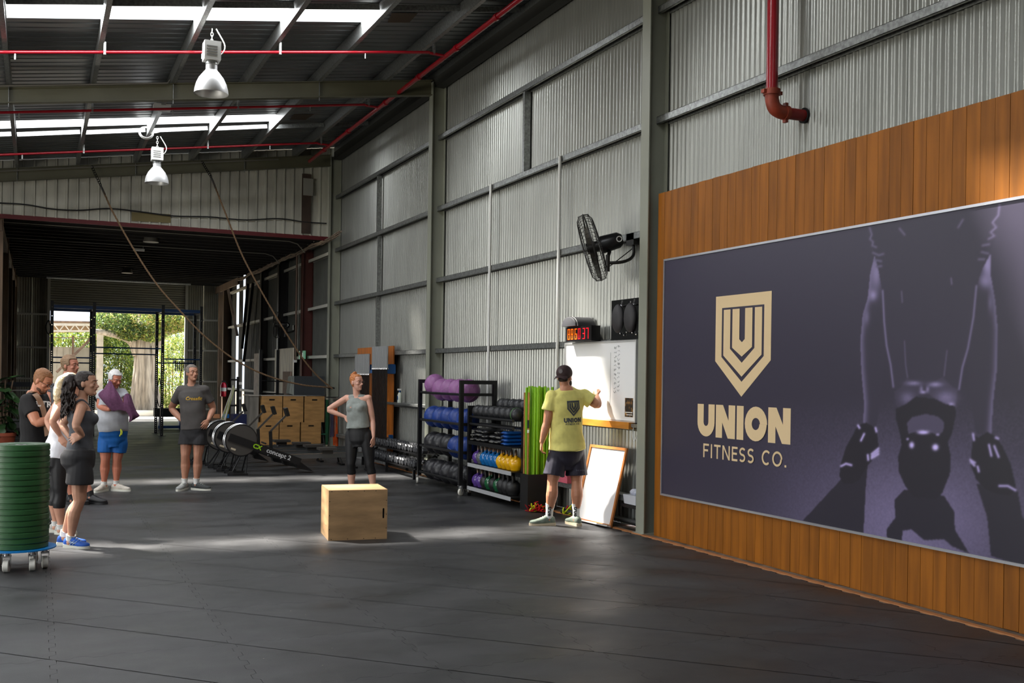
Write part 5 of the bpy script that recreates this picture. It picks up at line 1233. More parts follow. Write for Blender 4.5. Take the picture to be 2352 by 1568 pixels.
# ================================================================== rowers
RB = M('rower_black', (22, 22, 24), .35, .1); RGY = M('rower_disc_grey', (62, 58, 54), .5); RSL = M('rower_rail', (120, 124, 128), .3, .8)
def rower(label):
    t = thing('rowing_machine', label, 'rowing machine', group='rowing machines parked in a row')
    fc = Vector((.12, 0, .56)); r = .265
    MB().tube([fc+Vector((0, -.10, 0)), fc+Vector((0, -.07, 0)), fc+Vector((0, .07, 0)), fc+Vector((0, .10, 0))], [r*.96, r, r, r*.96], 36).obj('flywheel_housing', RB, t)
    MB().cyl(fc+Vector((0, -.104, 0)), fc+Vector((0, -.101, 0)), r*.92, n=32).obj('flywheel_disc', RGY, t)
    for yy in (-.085, .085): MB().tube([fc+Vector((r*1.005*math.cos(a), yy, r*1.005*math.sin(a))) for a in [math.radians(75+i*8) for i in range(18)]], .006, 6).obj('chrome_rim', CHROME, t)
    MB().cyl(fc+Vector((0, -.125, 0)), fc+Vector((0, -.1, 0)), .03, n=12).obj('hub', CHROME, t)
    MB().beam(fc+Vector((-.2, -.115, .06)), Vector((1.08, -.115, .19)), .03, .12).obj('main_beam', RB, t, 0)
    MB().add([(.98, -.05, .26), (1.12, -.05, .17), (1.32, -.05, .02), (1.05, -.05, .08), (.98, .16, .26), (1.12, .16, .17), (1.32, .16, .02), (1.05, .16, .08)], ((0,1,2,3),(7,6,5,4),(0,4,5,1),(1,5,6,2),(2,6,7,3),(3,7,4,0))).obj('foot_plate', RB, t, 0)
    MB().beam((.80, 0, .27), (2.36, 0, .30), .055, .08).obj('rail', RSL, t, 0)
    MB().beam((.80, -.03, .31), (2.36, -.03, .34), .012, .01).obj('rail_track', CHROME, t, 0)
    mb = MB(); mb.box((1.55, 0, .40), (.30, .27, .04)); mb.box((1.55, 0, .35), (.18, .12, .06)); mb.obj('seat', RGY, t)
    for sy in (-.22, .22): MB().tube([fc+Vector((.0, sy*.3, -.24)), (-.05, sy, .03)], .013, 8).obj('front_leg', RB, t); MB().tube([fc+Vector((.1, sy*.3, -.24)), (.18, sy, .03)], .013, 8).obj('front_leg', RB, t); MB().box((-.05+.1, sy, .02), (.32, .035, .03)).obj('foot_bar', RB, t); MB().tube([(-.06, sy-.02, .04), (-.06, sy+.02, .04)], .035, 12).obj('transport_wheel', BLKR, t)
    for sy in (-.16, .16): MB().tube([(2.2, 0, .27), (2.28, sy, .02)], .016, 8).obj('rear_leg', RB, t)
    MB().box((2.28, 0, .02), (.06, .4, .03)).obj('foot_bar', RB, t)
    MB().beam((.62, 0, .28), (.60, 0, .70), .05, .05, (1, 0, 0)).obj('monitor_post', RB, t); MB().beam((.60, 0, .70), (.84, 0, .95), .03, .03).obj('monitor_arm', RGY, t)
    MB().box((.86, 0, 1.02), (.05, .18, .14), rotm(0, 0, -.3)).obj('monitor', RB, t)
    MB().tube([(.70, -.2, .46), (.70, .2, .46)], .015, 8).obj('handle', BLKR, t)
    return t
ro = rower('nearest rowing machine, its brand beam facing the camera')
V_, F_c = text_polys('concept 2', .105, .002); d_ = (Vector((1.08, 0, .19))-Vector((-.08, 0, .62))).normalized(); u_ = Vector((-d_.z, 0, d_.x))
o0 = Vector((.72, -.1315, .325)); link('printed_lettering', MB().add([o0+d_*v.x*1.0+u_*v.y for v in V_], F_c).mesh('printed_lettering', M('print_white', (205, 205, 205), .5), 0), ro, (0, 0, 0))
V_, F_c = text_polys('CX', .10, .004); o0 = Vector((.37, -.1315, .45)); link('printed_mark', MB().add([o0+d_*v.x+u_*v.y for v in V_], F_c).mesh('printed_mark', M('print_lime', (150, 200, 20), .5), 0), ro, (0, 0, 0))
link('sticker', MB().box((-.01, -.1045, .42), (.08, .002, .03), rotm(0, 0, .35)).mesh('sticker', M('sticker_cream', (190, 176, 150), .6), 0), ro, (0, 0, 0))
rl = [(2.92, 17.3, 'nearest rowing machine, its brand beam facing the camera'), (2.86, 18.05, 'second rowing machine from the camera in the parked row'), (2.82, 18.75, 'third rowing machine from the camera in the parked row'), (2.62, 19.5, 'farthest rowing machine in the parked row')]
for k, (x, y, lab) in enumerate(rl):
    if k == 0: o = ro
    else: o = dup(ro, (0, 0, 0), 0, lab)
    o.location = (x, y, 0); o.rotation_euler.z = math.radians(-2)
# ================================================================== boxes stack, bag, stool, bands
PLY2 = M('stack_ply', (170, 128, 76), .6, 0, .2, 3, .05, 60, stretch=(1, 1, 5), rand=.06)
pos = []
names = [(0, 0, 'left'), (1, 0, 'middle'), (2, 0, 'right')]
bw, bd, bh = .455, .5, .58
Yb = 22.98
xs = [at(px, 950, 'Y', Yb).x for px in (625, 674, 723)]; xs2 = [at(px, 1000, 'Y', Yb).x for px in (617, 666, 715)]
bproto = None
for row, xx, z in ((0, xs2, 0), (1, xs, bh+.001)):
    for k, x in enumerate(xx):
        lab = f'plywood box in the {"upper" if row else "lower"} row of the stack before the shed, {["left", "middle", "right"][k]} one'
        if bproto is None: bproto = jump_box('plywood_jump_box', lab, (0, 0, 0), 0, .45, .45, bh, PLY2, 'h', 'stacked plywood boxes', False); o = bproto
        else: o = dup(bproto, (0, 0, 0), 0, lab)
        o.location = (x, Yb+.25, z); o.rotation_euler.z = 0
GW = M('weathered_ply', (120, 116, 108), .8, 0, .35, 3, .2, 30, stretch=(2, 1, .4))
x = at(588, 950, 'Y', Yb+.1).x; cb = thing('plywood_cabinet', 'weathered grey plywood cabinet side left of the stacked boxes', 'cabinet', (x, Yb+.5, 0))
MB().bb((x-.14, Yb+.1, 0), (x+.055, Yb+.8, 1.16)).obj('side_panel', GW, cb); MB().bb((x-.16, Yb+.08, 1.16), (x+.06, Yb+.85, 1.18)).obj('top_board', M('grey_top', (170, 164, 154), .6), cb)
o = MB().bb((x+.09, Yb+.02, 2*bh+.004), (x+1.1, Yb+.5, 2*bh+.02)).obj('grey_board', MATS['grey_top']); tag(o, 'thin grey board lying across the top of the stacked plywood boxes', 'board')
x0, x1 = at(672, 890, 'Y', Yb+.2).x, at(741, 890, 'Y', Yb+.2).x; cv = thing('covered_bag', 'dark grey vinyl cover box lying on top of the stacked boxes', 'bag', ((x0+x1)/2, Yb+.5, 1.19))
MB().bb((x0, Yb+.05, 1.182), (x1, Yb+.5, 1.61)).obj('front_cover', M('cover_dark', (52, 56, 60), .5, 0, .1, 3, .2, 10), cv)
mb = MB(); mb.add([(x0, Yb+.06, 1.183), (x0-.10, Yb+.1, 1.22), (x0-.05, Yb+.1, 1.59), (x0, Yb+.06, 1.61), (x0, Yb+.49, 1.183), (x0-.09, Yb+.45, 1.22), (x0-.05, Yb+.45, 1.59), (x0, Yb+.49, 1.61)], ((0,1,2,3),(4,7,6,5),(1,5,6,2),(2,6,7,3),(0,4,5,1),(0,3,7,4))); mb.obj('gathered_end', M('cover_light', (112, 116, 110), .6, 0, .3, 5, .5, 12, stretch=(6, 6, .6)), cv)
# step stool
sx = at(719, 1000, 'Y', 23.3).x; stl = thing('step_stool', 'grey folding step stool with blue top and green step', 'stool', (sx, 23.3, 0)); ALG = M('dull_alu', (120, 124, 122), .4, .6)
for sg in (-1, 1): MB().beam((sx+sg*.17, 23.3, .6), (sx+sg*.23, 23.15, 0), .03, .02).obj('leg', ALG, stl); MB().beam((sx+sg*.17, 23.4, .6), (sx+sg*.22, 23.6, 0), .03, .02).obj('leg', ALG, stl)
MB().bb((sx-.23, 23.2, .6), (sx+.23, 23.46, .64)).obj('top_step', M('stool_blue', (20, 46, 104), .5), stl); MB().bb((sx-.24, 23.08, .29), (sx+.24, 23.3, .32)).obj('lower_step', M('stool_green', (36, 96, 72), .5), stl)
# hanging bands near the corner column
for px, y0, y1, col, nm, lab in ((752, 918, 1022, (20, 74, 44), 'green', 'bundle of dark green bands hanging by the corner column'), (763, 925, 1010, (64, 58, 78), 'grey', 'grey-purple bands hanging between the green and orange ones'), (771, 930, 1026, (196, 78, 22), 'orange', 'orange bands hanging next to the woman with red hair')):
    t = thing('hanging_band', lab, 'bands', at(px, y0, 'Y', 22.2), group='bands hanging by the corner column'); m_ = M('band_'+nm, col, .55, 0, .25, 6); rr = random.Random(px)
    for k in range(4):
        dx = rr.uniform(-6, 6)*.7; a = at(px+dx*.4, y0, 'Y', 22.2-.02*k); b = at(px+dx, y1-rr.uniform(0, 12), 'Y', 22.2-.02*k); P = catmull([a, a.lerp(b, .5)+Vector((rr.uniform(-.03, .03), 0, 0)), b], 5)
        MB().rings([[p+Vector((-.022, 0, 0)), p+Vector((.022, 0, 0)), p+Vector((.022, .006, 0)), p+Vector((-.022, .006, 0))] for p in P]).obj('band', m_, t)
o = MB().bb((5.72, 22.18, 1.15), (5.99, 22.22, 1.17)).obj('band_rail', BLK); tag(o, 'black rail by the corner column holding the hanging bands', 'rail')
# mirror board, post, exit sign, switch
XW = 5.92
def wquad(name, px0, py0, px1, py1, mat, lab=None, cat=None, X=XW, th=.03, kind=None):
    a = at(px0, py0, 'X', X); b = at(px1, py1, 'X', X); o = MB().bb((X-th, min(a.y, b.y), min(a.z, b.z)), (X, max(a.y, b.y), max(a.z, b.z))).obj(name, mat)
    return tag(o, lab, cat, None, kind)
wquad('mirror_board', 634, 802, 674, 916, M('mirror_reflection_paint', (238, 228, 208), .6, 0, .2, 3, stretch=(4, 4, .7)), 'tall mirror leaning on the shed wall behind the boxes, its reflection painted pale', 'board')  # mirror built as a matt panel, the reflected outdoors painted as pale streaks
wquad('notice_board', 652, 853, 669, 912, M('brownish_paper', (150, 124, 108), .7, 0, .15, 12), 'narrow brown panel in front of the tall mirror', 'board', XW-.05)
wquad('pale_post', 586, 812, 599, 920, M('pinkish_post', (184, 166, 150), .6, 0, .2, 6), 'pale wooden post standing behind the stacked boxes', 'post', XW-.02)
e_ = wquad('exit_sign', 689, 806, 702, 824, M('exit_green', (96, 150, 120), .4, emit=.35), 'small green and white lit sign on the shed wall', 'sign', XW-.02)
MB().bb((XW-.055, at(700, 815, 'X', XW).y, at(696, 822, 'X', XW).z), (XW-.051, at(696, 815, 'X', XW).y, at(696, 810, 'X', XW).z)).obj('pictogram', M('exit_white', (235, 240, 238), .4, emit=.6), e_)
w_ = thing('window_1', kind='structure'); a = at(690, 838, 'X', 6.06); b = at(707, 868, 'X', 6.06)
MB().bb((6.085, b.y, b.z), (6.10, a.y, a.z)).obj('pane', M('frosted_lit_pane', (214, 222, 240), .3, emit=.55), w_)
mb = MB(); mb.bb((6.05, b.y-.05, b.z-.05), (6.11, a.y+.05, b.z)); mb.bb((6.05, b.y-.05, a.z), (6.11, a.y+.05, a.z+.06)); mb.bb((6.05, b.y-.05, b.z), (6.11, b.y, a.z)); mb.bb((6.05, a.y, b.z), (6.11, a.y+.05, a.z)); mb.obj('window_frame', DKW, w_)
wquad('switch_box', 676, 826, 682, 832, WHITE, 'small white switch box on the dark red column', 'switch', 5.84, .03)
# squat rack with a plate behind the boxes
sr = thing('squat_rack', 'black squat rack standing behind the stacked plywood boxes', 'rack', (5.2, 26.0, 0))
for px in (598, 637):
    p = at(px, 880, 'Y', 26.0); MB().bb((p.x-.035, 25.97, 0), (p.x+.035, 26.05, 2.25)).obj('upright', BLK, sr)
a, b = at(595, 874, 'Y', 26.0), at(652, 876, 'Y', 26.0); MB().cyl((a.x, 26, a.z), (b.x, 26, b.z), .016, n=8).obj('cross_bar', BLK, sr)
a, b = at(598, 902, 'Y', 26.0), at(652, 905, 'Y', 26.0); MB().cyl((a.x, 26, a.z), (b.x, 26, b.z), .016, n=8).obj('cross_bar', BLK, sr)
c = at(627, 888, 'Y', 25.9); o = MB().tube([(c.x-.10, 25.85, c.z), (c.x-.10, 25.85, c.z), (c.x+.05, 25.85, c.z)], [.2, .225, .225], 28).obj('bumper_plate', M('brown_plate', (92, 60, 30), .5)); tag(o, 'thick brown-sided plate on the squat rack behind the boxes', 'weight plate')
# fire extinguisher
p = at(513, 892, 'X', 5.75); ex_ = thing('fire_extinguisher', 'red fire extinguisher hanging on a post at the right of the shed', 'extinguisher', (p.x, p.y, p.z-.25)); o_ = Vector((5.75, p.y, p.z-.27))
MB().lathe([(.09, 0), (.1, .02), (.1, .38), (.07, .45), (.03, .48)], o_, 18).obj('cylinder_body', M('extinguisher_red', (198, 16, 50), .3, coat=.4), ex_); MB().lathe([(.1015, .18), (.1015, .3)], o_, 18, caps=False).obj('printed_label', WHITE, ex_); MB().box(o_+Vector((0, 0, .51)), (.12, .04, .05)).obj('valve', BLK, ex_); MB().tube([o_+Vector((.05, 0, .5)), o_+Vector((.13, 0, .4)), o_+Vector((.12, 0, .15))], .012, 6).obj('hose', BLK, ex_)
# yellow-green cords fanning down
t = thing('resistance_cords', 'fan of thin yellow-green and white cords stretched down beside the rowers', 'cords', at(520, 945, 'Y', 24.5))
for k, (x0, y0, x1, y1) in enumerate(((536, 885, 503, 943), (537, 886, 508, 948), (538, 888, 513, 950), (539, 890, 518, 950), (535, 884, 521, 945))): MB().tube([at(x0, y0, 'Y', 24.5), Vector((at(x1, y1, 'Y', 24.2).x-.15, 24.2, .01))], .010, 6).obj('cord', M('cord_lime', (176, 184, 110), .6) if k % 2 else M('cord_white', (200, 196, 184), .6), t)
# tool post with brackets
t = thing('storage_post', 'slim black post with short side pegs and pale bands behind the rowers', 'stand', at(548, 960, 'Y', 25))
p = at(546, 960, 'Y', 25); MB().bb((p.x-.03, 25, 0), (p.x+.03, 25.06, at(546, 865, 'Y', 25).z)).obj('post', BLK, t)
for py in (872, 897, 931): q = at(546, py, 'Y', 25); MB().bb((q.x-.18, 24.98, q.z-.02), (q.x+.02, 25.0, q.z+.02)).obj('peg', BLK, t)
for py in (880, 914, 948): q = at(551, py, 'Y', 24.97); MB().bb((q.x-.02, 24.95, q.z-.03), (q.x+.05, 24.98, q.z+.03)).obj('pale_clip', WHITE, t)
q = at(550, 958, 'Y', 23.5); o = MB().bb((q.x-.15, 23.4, 0), (q.x+.14, 23.8, at(550, 951, 'Y', 23.5).z)).obj('blue_crate', M('crate_navy', (16, 26, 70), .5)); tag(o, 'dark blue crate on the floor behind the rowing machines', 'crate')
q = at(490, 965, 'Y', 24.6); t = thing('side_bench', 'brown timber bench end behind the man in the grey shirt', 'bench', (q.x, 24.6, 0)); zt_ = at(500, 960, 'Y', 24.6).z
MB().bb((q.x-.1, 24.5, zt_-.08), (q.x+.55, 24.9, zt_)).obj('bench_top', BRN, t)
for dx in (-.05, .48): MB().bb((q.x+dx, 24.55, 0), (q.x+dx+.05, 24.85, zt_-.08)).obj('leg', BRN, t)
for (px, py, col, lab) in ((519, 935, (20, 110, 190), 'small blue item lying on the brown timber bench'), (497, 950, (190, 130, 90), 'small tan carton on the brown timber bench')):
    q = at(px, py, 'Y', 24.7); o = MB().box((q.x, 24.7, zt_+.045), (.14, .1, .09)).obj('small_carton', M('c'+str(px), col, .5)); tag(o, lab, 'box')
# flat bench under the door
q0, q1 = at(357, 950, 'Y', 31.5), at(424, 950, 'Y', 31.5); fb = thing('padded_platform', 'black padded platform on a blue base in the doorway', 'bench', ((q0.x+q1.x)/2, 31.5, 0))
zt_, zb_ = at(390, 938, 'Y', 31.5).z, at(390, 957, 'Y', 31.5).z
MB().bb((q0.x, 31.5, zb_), (q1.x, 32.1, zt_)).obj('black_pad', M('soft_black', (20, 20, 22), .6), fb)
MB().bb((q0.x+.08, 31.48, 0.03), (q1.x, 31.56, .11)).obj('blue_base', RBL, fb)
for x in (q0.x+.15, q1.x-.1): MB().bb((x-.03, 31.6, 0), (x+.03, 31.9, zb_)).obj('leg', RBL, fb)
# treadmill
q = at(46, 885, 'Y', 30); tr_ = thing('treadmill', 'dark treadmill at the left end of the shed behind the plant', 'treadmill', (q.x, 30, 0))
MB().bb((q.x-.30, 29.9, q.z-.03), (q.x+.26, 30.2, q.z+.09)).obj('console', M('console_navy', (30, 36, 48), .4), tr_); MB().bb((q.x-.33, 29.88, q.z-.14), (q.x+.3, 30.1, q.z-.11)).obj('handrail', CHROME, tr_)
for dx in (-.3, .27): MB().beam((q.x+dx, 30, q.z-.1), (q.x+dx, 30.1, .15), .05, .05).obj('upright', ALG, tr_)
MB().bb((q.x-.35, 30, .05), (q.x+.32, 31.6, .2)).obj('running_deck', RGY, tr_); MB().bb((q.x-.25, 29.98, .15), (q.x+.22, 30.5, .38)).obj('motor_cover', M('cover_silver', (140, 142, 144), .3, .3), tr_)
# plant
pp = Vector((at(8, 1020, 'Y', 21).x, 21, 0)); pt_ = thing('potted_fig', 'broad-leaved potted plant in a terracotta pot behind the green plates', 'plant', pp)
zp = at(12, 993, 'Y', 21).z
MB().lathe([(.13, 0), (.20, zp-.06), (.215, zp-.06), (.215, zp), (.19, zp), (.18, zp-.05), (.001, zp-.06)], pp, 28).obj('pot', M('terracotta', (140, 64, 38), .7, 0, .15, 6), pt_)
LFM = M('fiddle_leaf', (38, 66, 30), .38, 0, .25, 5, rand=.2); rr = random.Random(2)
for k in range(3): MB().tube(catmull([pp+Vector((.03*k-.03, 0, zp-.06)), pp+Vector((.06*k-.06, .02, zp+.4)), pp+Vector((.12*k-.1, 0, zp+.95))], 4), .014, 7).obj('stem', BRN, pt_)
lm = None
def leafmesh():
    mb = MB(); vs = []; fs = []
    for i, (s0, w0) in enumerate(((0, .01), (.15, .35), (.35, .42), (.55, .40), (.75, .62), (.92, .45), (1, .05))):
        for j in (-1, 0, 1): vs.append((s0*.28, j*w0*.17, -.10*s0*s0+.025*abs(j)))
    for i in range(6):
        for j in range(2): fs.append((i*3+j, i*3+j+1, (i+1)*3+j+1, (i+1)*3+j))
    return mb.add(vs, fs).mesh('leaf', LFM, 60)
lm = leafmesh()
for k in range(34):
    a = rr.uniform(0, 2*PI); z = zp+rr.uniform(-.02, 1.0); st = k % 3; cx = (.06*st-.06)*(z-zp)/.5*.6
    o = link('leaf', lm, pt_, (cx, 0, z)); o.rotation_euler = (0, rr.uniform(-.6, .7), a); s__ = rr.uniform(.75, 1.15); o.scale = (s__, s__, s__)
# ================================================================== people
def remesh(mb, vox, sm=3, disp=None, name='t'):
    me = bpy.data.meshes.new(name); me.from_pydata([tuple(v) for v in mb.v], [], mb.f)
    ob = bpy.data.objects.new(name, me); C.objects.link(ob)
    m = ob.modifiers.new('r', 'REMESH'); m.mode = 'VOXEL'; m.voxel_size = vox; m.use_smooth_shade = True
    if sm: m = ob.modifiers.new('s', 'SMOOTH'); m.factor = .5; m.iterations = sm
    dg = bpy.context.evaluated_depsgraph_get(); dg.update()
    out = bpy.data.meshes.new_from_object(ob.evaluated_get(dg)); bpy.data.objects.remove(ob); bpy.data.meshes.remove(me)
    if disp:
        amp, fr, st = disp; n_ = len(out.vertices); co = np.empty(n_*3, np.float32); out.vertices.foreach_get('co', co); co = co.reshape(-1, 3)
        no = np.empty(n_*3, np.float32); out.vertex_normals.foreach_get('vector', no); no = no.reshape(-1, 3)
        # folds: warped sines running mostly across the cloth
        w1 = np.sin(co[:, 2]*fr*1.0+2.2*np.sin(co[:, 0]*fr*.37+1.3)+2.0*np.sin(co[:, 1]*fr*.41)); w2 = np.sin(co[:, 0]*fr*.8+co[:, 2]*fr*st+1.7*np.sin(co[:, 2]*fr*.5)); w3 = np.sin(co[:, 1]*fr*.9-co[:, 2]*fr*.6)
        h = (w1*.5+w2*.35+w3*.3); h = np.sign(h)*np.abs(h)**1.2; co += no*(h*amp)[:, None]
        out.vertices.foreach_set('co', co.ravel()); out.update()
    return out
def put(name, me, mat, root):
    me.transform(Matrix.Translation(-wloc(root))); me.name = name; me.materials.clear(); me.materials.append(mat)
    me.polygons.foreach_set('use_smooth', [True]*len(me.polygons)); return link(name, me, root, (0, 0, 0))
def lerp_list(P, ts):
    P = [Vector(p) for p in P]; L = [0]
    for a, b in zip(P, P[1:]): L.append(L[-1]+(b-a).length)
    out = []
    for t in ts:
        s0 = t*L[-1]
        for i in range(len(P)-1):
            if s0 <= L[i+1]+1e-9: out.append(P[i].lerp(P[i+1], (s0-L[i])/max(1e-9, L[i+1]-L[i]))); break
    return out
def cap_limb(mb, pts, rad, n_=12, flat_end=False, flat_start=False):
    P = []; Rr = []
    pts = [Vector(p) for p in pts]
    d0 = (pts[0]-pts[1]).normalized(); d1 = (pts[-1]-pts[-2]).normalized()
    if not flat_start:
        for a in (80, 55, 28): P.append(pts[0]+d0*rad[0]*math.sin(math.radians(a))); Rr.append(rad[0]*math.cos(math.radians(a)))
    P += pts; Rr += list(rad)
    if not flat_end:
        for a in (28, 55, 80): P.append(pts[-1]+d1*rad[-1]*math.sin(math.radians(a))); Rr.append(rad[-1]*math.cos(math.radians(a)))
    mb.tube(P, Rr, n_)
MALE = [(-.26, .085, .09, 0), (-.12, .150, .115, -.008), (0, .162, .125, -.012), (.16, .150, .110, 0), (.36, .140, .100, .006), (.55, .152, .108, .006), (.74, .172, .118, 0), (.87, .165, .105, -.006), (.96, .10, .075, -.01), (1.05, .060, .060, -.006)]
FEM = [(-.26, .085, .09, 0), (-.12, .155, .125, -.012), (0, .160, .128, -.014), (.16, .138, .108, 0), (.36, .116, .090, .006), (.55, .130, .100, .008), (.72, .145, .110, .004), (.86, .138, .090, -.006), (.96, .085, .065, -.01), (1.05, .050, .052, -.006)]
OLD = [(-.26, .09, .10, 0), (-.12, .155, .125, -.008), (0, .168, .140, .0), (.16, .172, .150, .022), (.36, .172, .155, .035), (.55, .166, .140, .022), (.74, .170, .122, .004), (.87, .155, .105, -.006), (.96, .10, .075, -.01), (1.05, .058, .060, -.006)]
def unit(v): v = Vector(v); v.normalize(); return v
class Person:
    def __init__(s, label, d0, k=1, sex='m', tors=None, skin=(206, 150, 122), group=None, base=None):
        s.d = d0; s.k = k; s.J = {}; s.sex = sex; s.T = tors or (MALE if sex == 'm' else FEM); s.label = label; s.skin = M('skin_%d_%d_%d' % skin, skin, .48, 0, .06, 14, .04, 90)
        s.base = base
    def j(s, name, x, y, dd=0): s.J[name] = atd(x, y, s.d-dd); return s.J[name]
    def setup(s):
        J = s.J; mh = (J['hipL']+J['hipR'])/2; nk = J['neck']; up = (nk-mh)
        hr = unit(J['hipR']-J['hipL']); sr = unit(J['shR']-J['shL']); s.mh, s.up, s.hr, s.sr = mh, up, hr, sr
    def section(s, t, rx, ry, fo, infl=0, n_=24):
        k = s.k; tt = min(1, max(0, t)); r = s.hr.lerp(s.sr, tt).normalized(); u_ = s.up.normalized(); r = (r-u_*r.dot(u_)).normalized(); f = u_.cross(r)
        c = s.mh+s.up*t+f*fo*k; a, b = rx*k+infl, ry*k+infl; out = []
        for i in range(n_):
            q = 2*PI*i/n_; cx, sx = math.cos(q), math.sin(q); p = 2/2.3
            out.append(c+r*a*abs(cx)**p*(1 if cx >= 0 else -1)+f*b*abs(sx)**p*(1 if sx >= 0 else -1))
        return out
    def fwd(s, t=1): u_ = s.up.normalized(); r = s.hr.lerp(s.sr, t); return u_.cross(r).normalized()
    def torso(s, mb, t0=-.3, t1=1.06, infl=0, scale=None):
        T = s.T; ts = [x[0] for x in T]; rs = []
        def at_(t):
            for a, b in zip(T, T[1:]):
                if a[0] <= t <= b[0]:
                    u_ = (t-a[0])/(b[0]-a[0]); u_ = u_*u_*(3-2*u_); return [a[i]+(b[i]-a[i])*u_ for i in (1, 2, 3)]
            return T[-1][1:] if t > T[-1][0] else T[0][1:]
        n_ = 16
        for i in range(n_+1):
            t = t0+(t1-t0)*i/n_; rx, ry, fo = at_(t); e = infl(t) if callable(infl) else infl; rs.append(s.section(t, rx, ry, fo, e))
        mb.rings(rs)
    def shoulders(s, mb, infl=0, arms=True):
        k = s.k; f = .82 if s.sex == 'f' else 1
        for sd in 'LR':
            sh = s.J['sh'+sd]; base = s.mh+s.up*.86; cap_limb(mb, [base.lerp(sh, .35), sh], [.085*k*f+infl, .060*k*f+infl])
            cap_limb(mb, [s.J['neck']+Vector((0, 0, .01)), (s.J['neck']+sh)/2+Vector((0, 0, -.008)), sh], [.045*k*f+infl, .046*k*f+infl, .052*k*f+infl])
    ARM = [.056, .055, .050, .044, .040, .044, .040, .032, .026]
    def arm_pts(s, sd):
        J = s.J; a, b, c = J['sh'+sd], J['el'+sd], J['wr'+sd]; return [a, a.lerp(b, .35), a.lerp(b, .7), a.lerp(b, .93), b.lerp(c, .07), b.lerp(c, .28), b.lerp(c, .55), b.lerp(c, .8), c]
    LEG = [.088, .086, .077, .064, .055, .053, .056, .057, .046, .036, .034]
    def leg_pts(s, sd):
        J = s.J; a, b, c = J['hip'+sd], J['kn'+sd], J['an'+sd]; f = s.fwd(0); return [a, a.lerp(b, .3), a.lerp(b, .6), a.lerp(b, .86), b+f*.006, b.lerp(c, .14), b.lerp(c, .3)-f*.014*s.k, b.lerp(c, .42)-f*.014*s.k, b.lerp(c, .66)-f*.006, b.lerp(c, .88), c]
    def hand(s, mb, sd, D, N, curl=.4, thumb=1, spread=.10):
        """D finger direction, N back-of-hand normal"""
        k = s.k*(.92 if s.sex == 'f' else 1); W = s.J['wr'+sd]; D = unit(D); N = unit(Vector(N)-D*Vector(N).dot(D)); S = D.cross(N)*thumb
        def sec(c, a, b, n_=12): return [c+S*a*math.cos(2*PI*i/n_)+N*b*math.sin(2*PI*i/n_) for i in range(n_)]
        mb.rings([sec(W-D*.01*k, .024*k, .019*k), sec(W+D*.02*k, .030*k, .018*k), sec(W+D*.055*k, .039*k, .016*k), sec(W+D*.09*k, .040*k, .013*k), sec(W+D*.098*k, .030*k, .008*k)])
        for i, (off, L) in enumerate(((.031, .068), (.0105, .078), (-.0105, .072), (-.031, .056))):
            d = (D+S*(off/.031)*spread).normalized(); p = W+D*.086*k+S*off*k; pts = [p-d*.012*k, p]; th = 0
            for seg in (.45, .32, .23):
                th += curl*(.9 if seg == .45 else 1.1); v = d*math.cos(th)-N*math.sin(th); p = p+v*L*seg*k; pts.append(p)
            cap_limb(mb, pts, [.0095*k, .0095*k, .009*k, .0082*k, .0072*k], 8)
        p = W+D*.03*k+S*.026*k; d = (D*.75+S*.75-N*.25*min(1, curl*2)).normalized(); d2 = (D*.95+S*(.35-.5*curl)-N*.5*min(1, curl)).normalized()
        cap_limb(mb, [p-d*.01*k, p+d*.032*k, p+d*.032*k+d2*.03*k, p+d*.032*k+d2*.052*k], [.0135*k, .0115*k, .010*k, .008*k], 8)
    def head_frame(s, fwd, tilt=0):
        c = s.J['head']; f = unit(fwd); up = unit(Vector((0, 0, 1))-f*f.z); 
        if tilt: up = (up+f.cross(up)*tilt).normalized()
        r = f.cross(up); s.H = (c, r, f, up); return s.H
    def hp(s, x, y, z): c, r, f, u_ = s.H; k = s.hk; return c+r*x*k+f*y*k+u_*(z-.115)*k
    def hell(s, mb, p, rad, n_=14, m=9):
        c, r, f, u_ = s.H; k = s.hk; mb.ell(s.hp(*p), [q*k for q in rad], n_, m, Matrix((r, f, u_)).transposed())
    def head(s, mb, fwd, hk=1, tilt=0):
        s.hk = hk; s.head_frame(fwd, tilt); fem = s.sex == 'f'; jw = .92 if fem else 1
        SEC = [(0, .050, .018*jw, .014), (.012, .047, .033*jw, .030), (.030, .036, .046*jw, .046), (.052, .024, .055*jw, .060), (.078, .012, .061*jw, .075), (.10, .004, .066, .085), (.125, -.002, .069, .092), (.15, -.005, .073, .096), (.175, -.008, .073, .094), (.198, -.011, .066, .084), (.215, -.014, .052, .066), (.228, -.016, .032, .042), (.232, -.016, .014, .018)]
        rs = []
        for z, y, rx, ry in SEC:
            ring = []
            for i in range(20):
                q = 2*PI*i/20; cx, sy = math.cos(q), math.sin(q); p = 2/2.25; ring.append(s.hp(rx*abs(cx)**p*(1 if cx >= 0 else -1), y+ry*abs(sy)**p*(1 if sy >= 0 else -1), z))
            rs.append(ring)
        mb.rings(rs)
        s.hell(mb, (0, .088, .066), (.024, .014, .010)) ; s.hell(mb, (0, .083, .053), (.020, .014, .009)); s.hell(mb, (0, .082, .022), (.020, .014, .016))   # lips and chin
        cap_limb(mb, [s.hp(0, .084, .126), s.hp(0, .100, .100), s.hp(0, .110, .088)], [.008*hk, .010*hk, .0125*hk], 8); s.hell(mb, (-.011, .098, .084), (.008, .010, .007)); s.hell(mb, (.011, .098, .084), (.008, .010, .007))
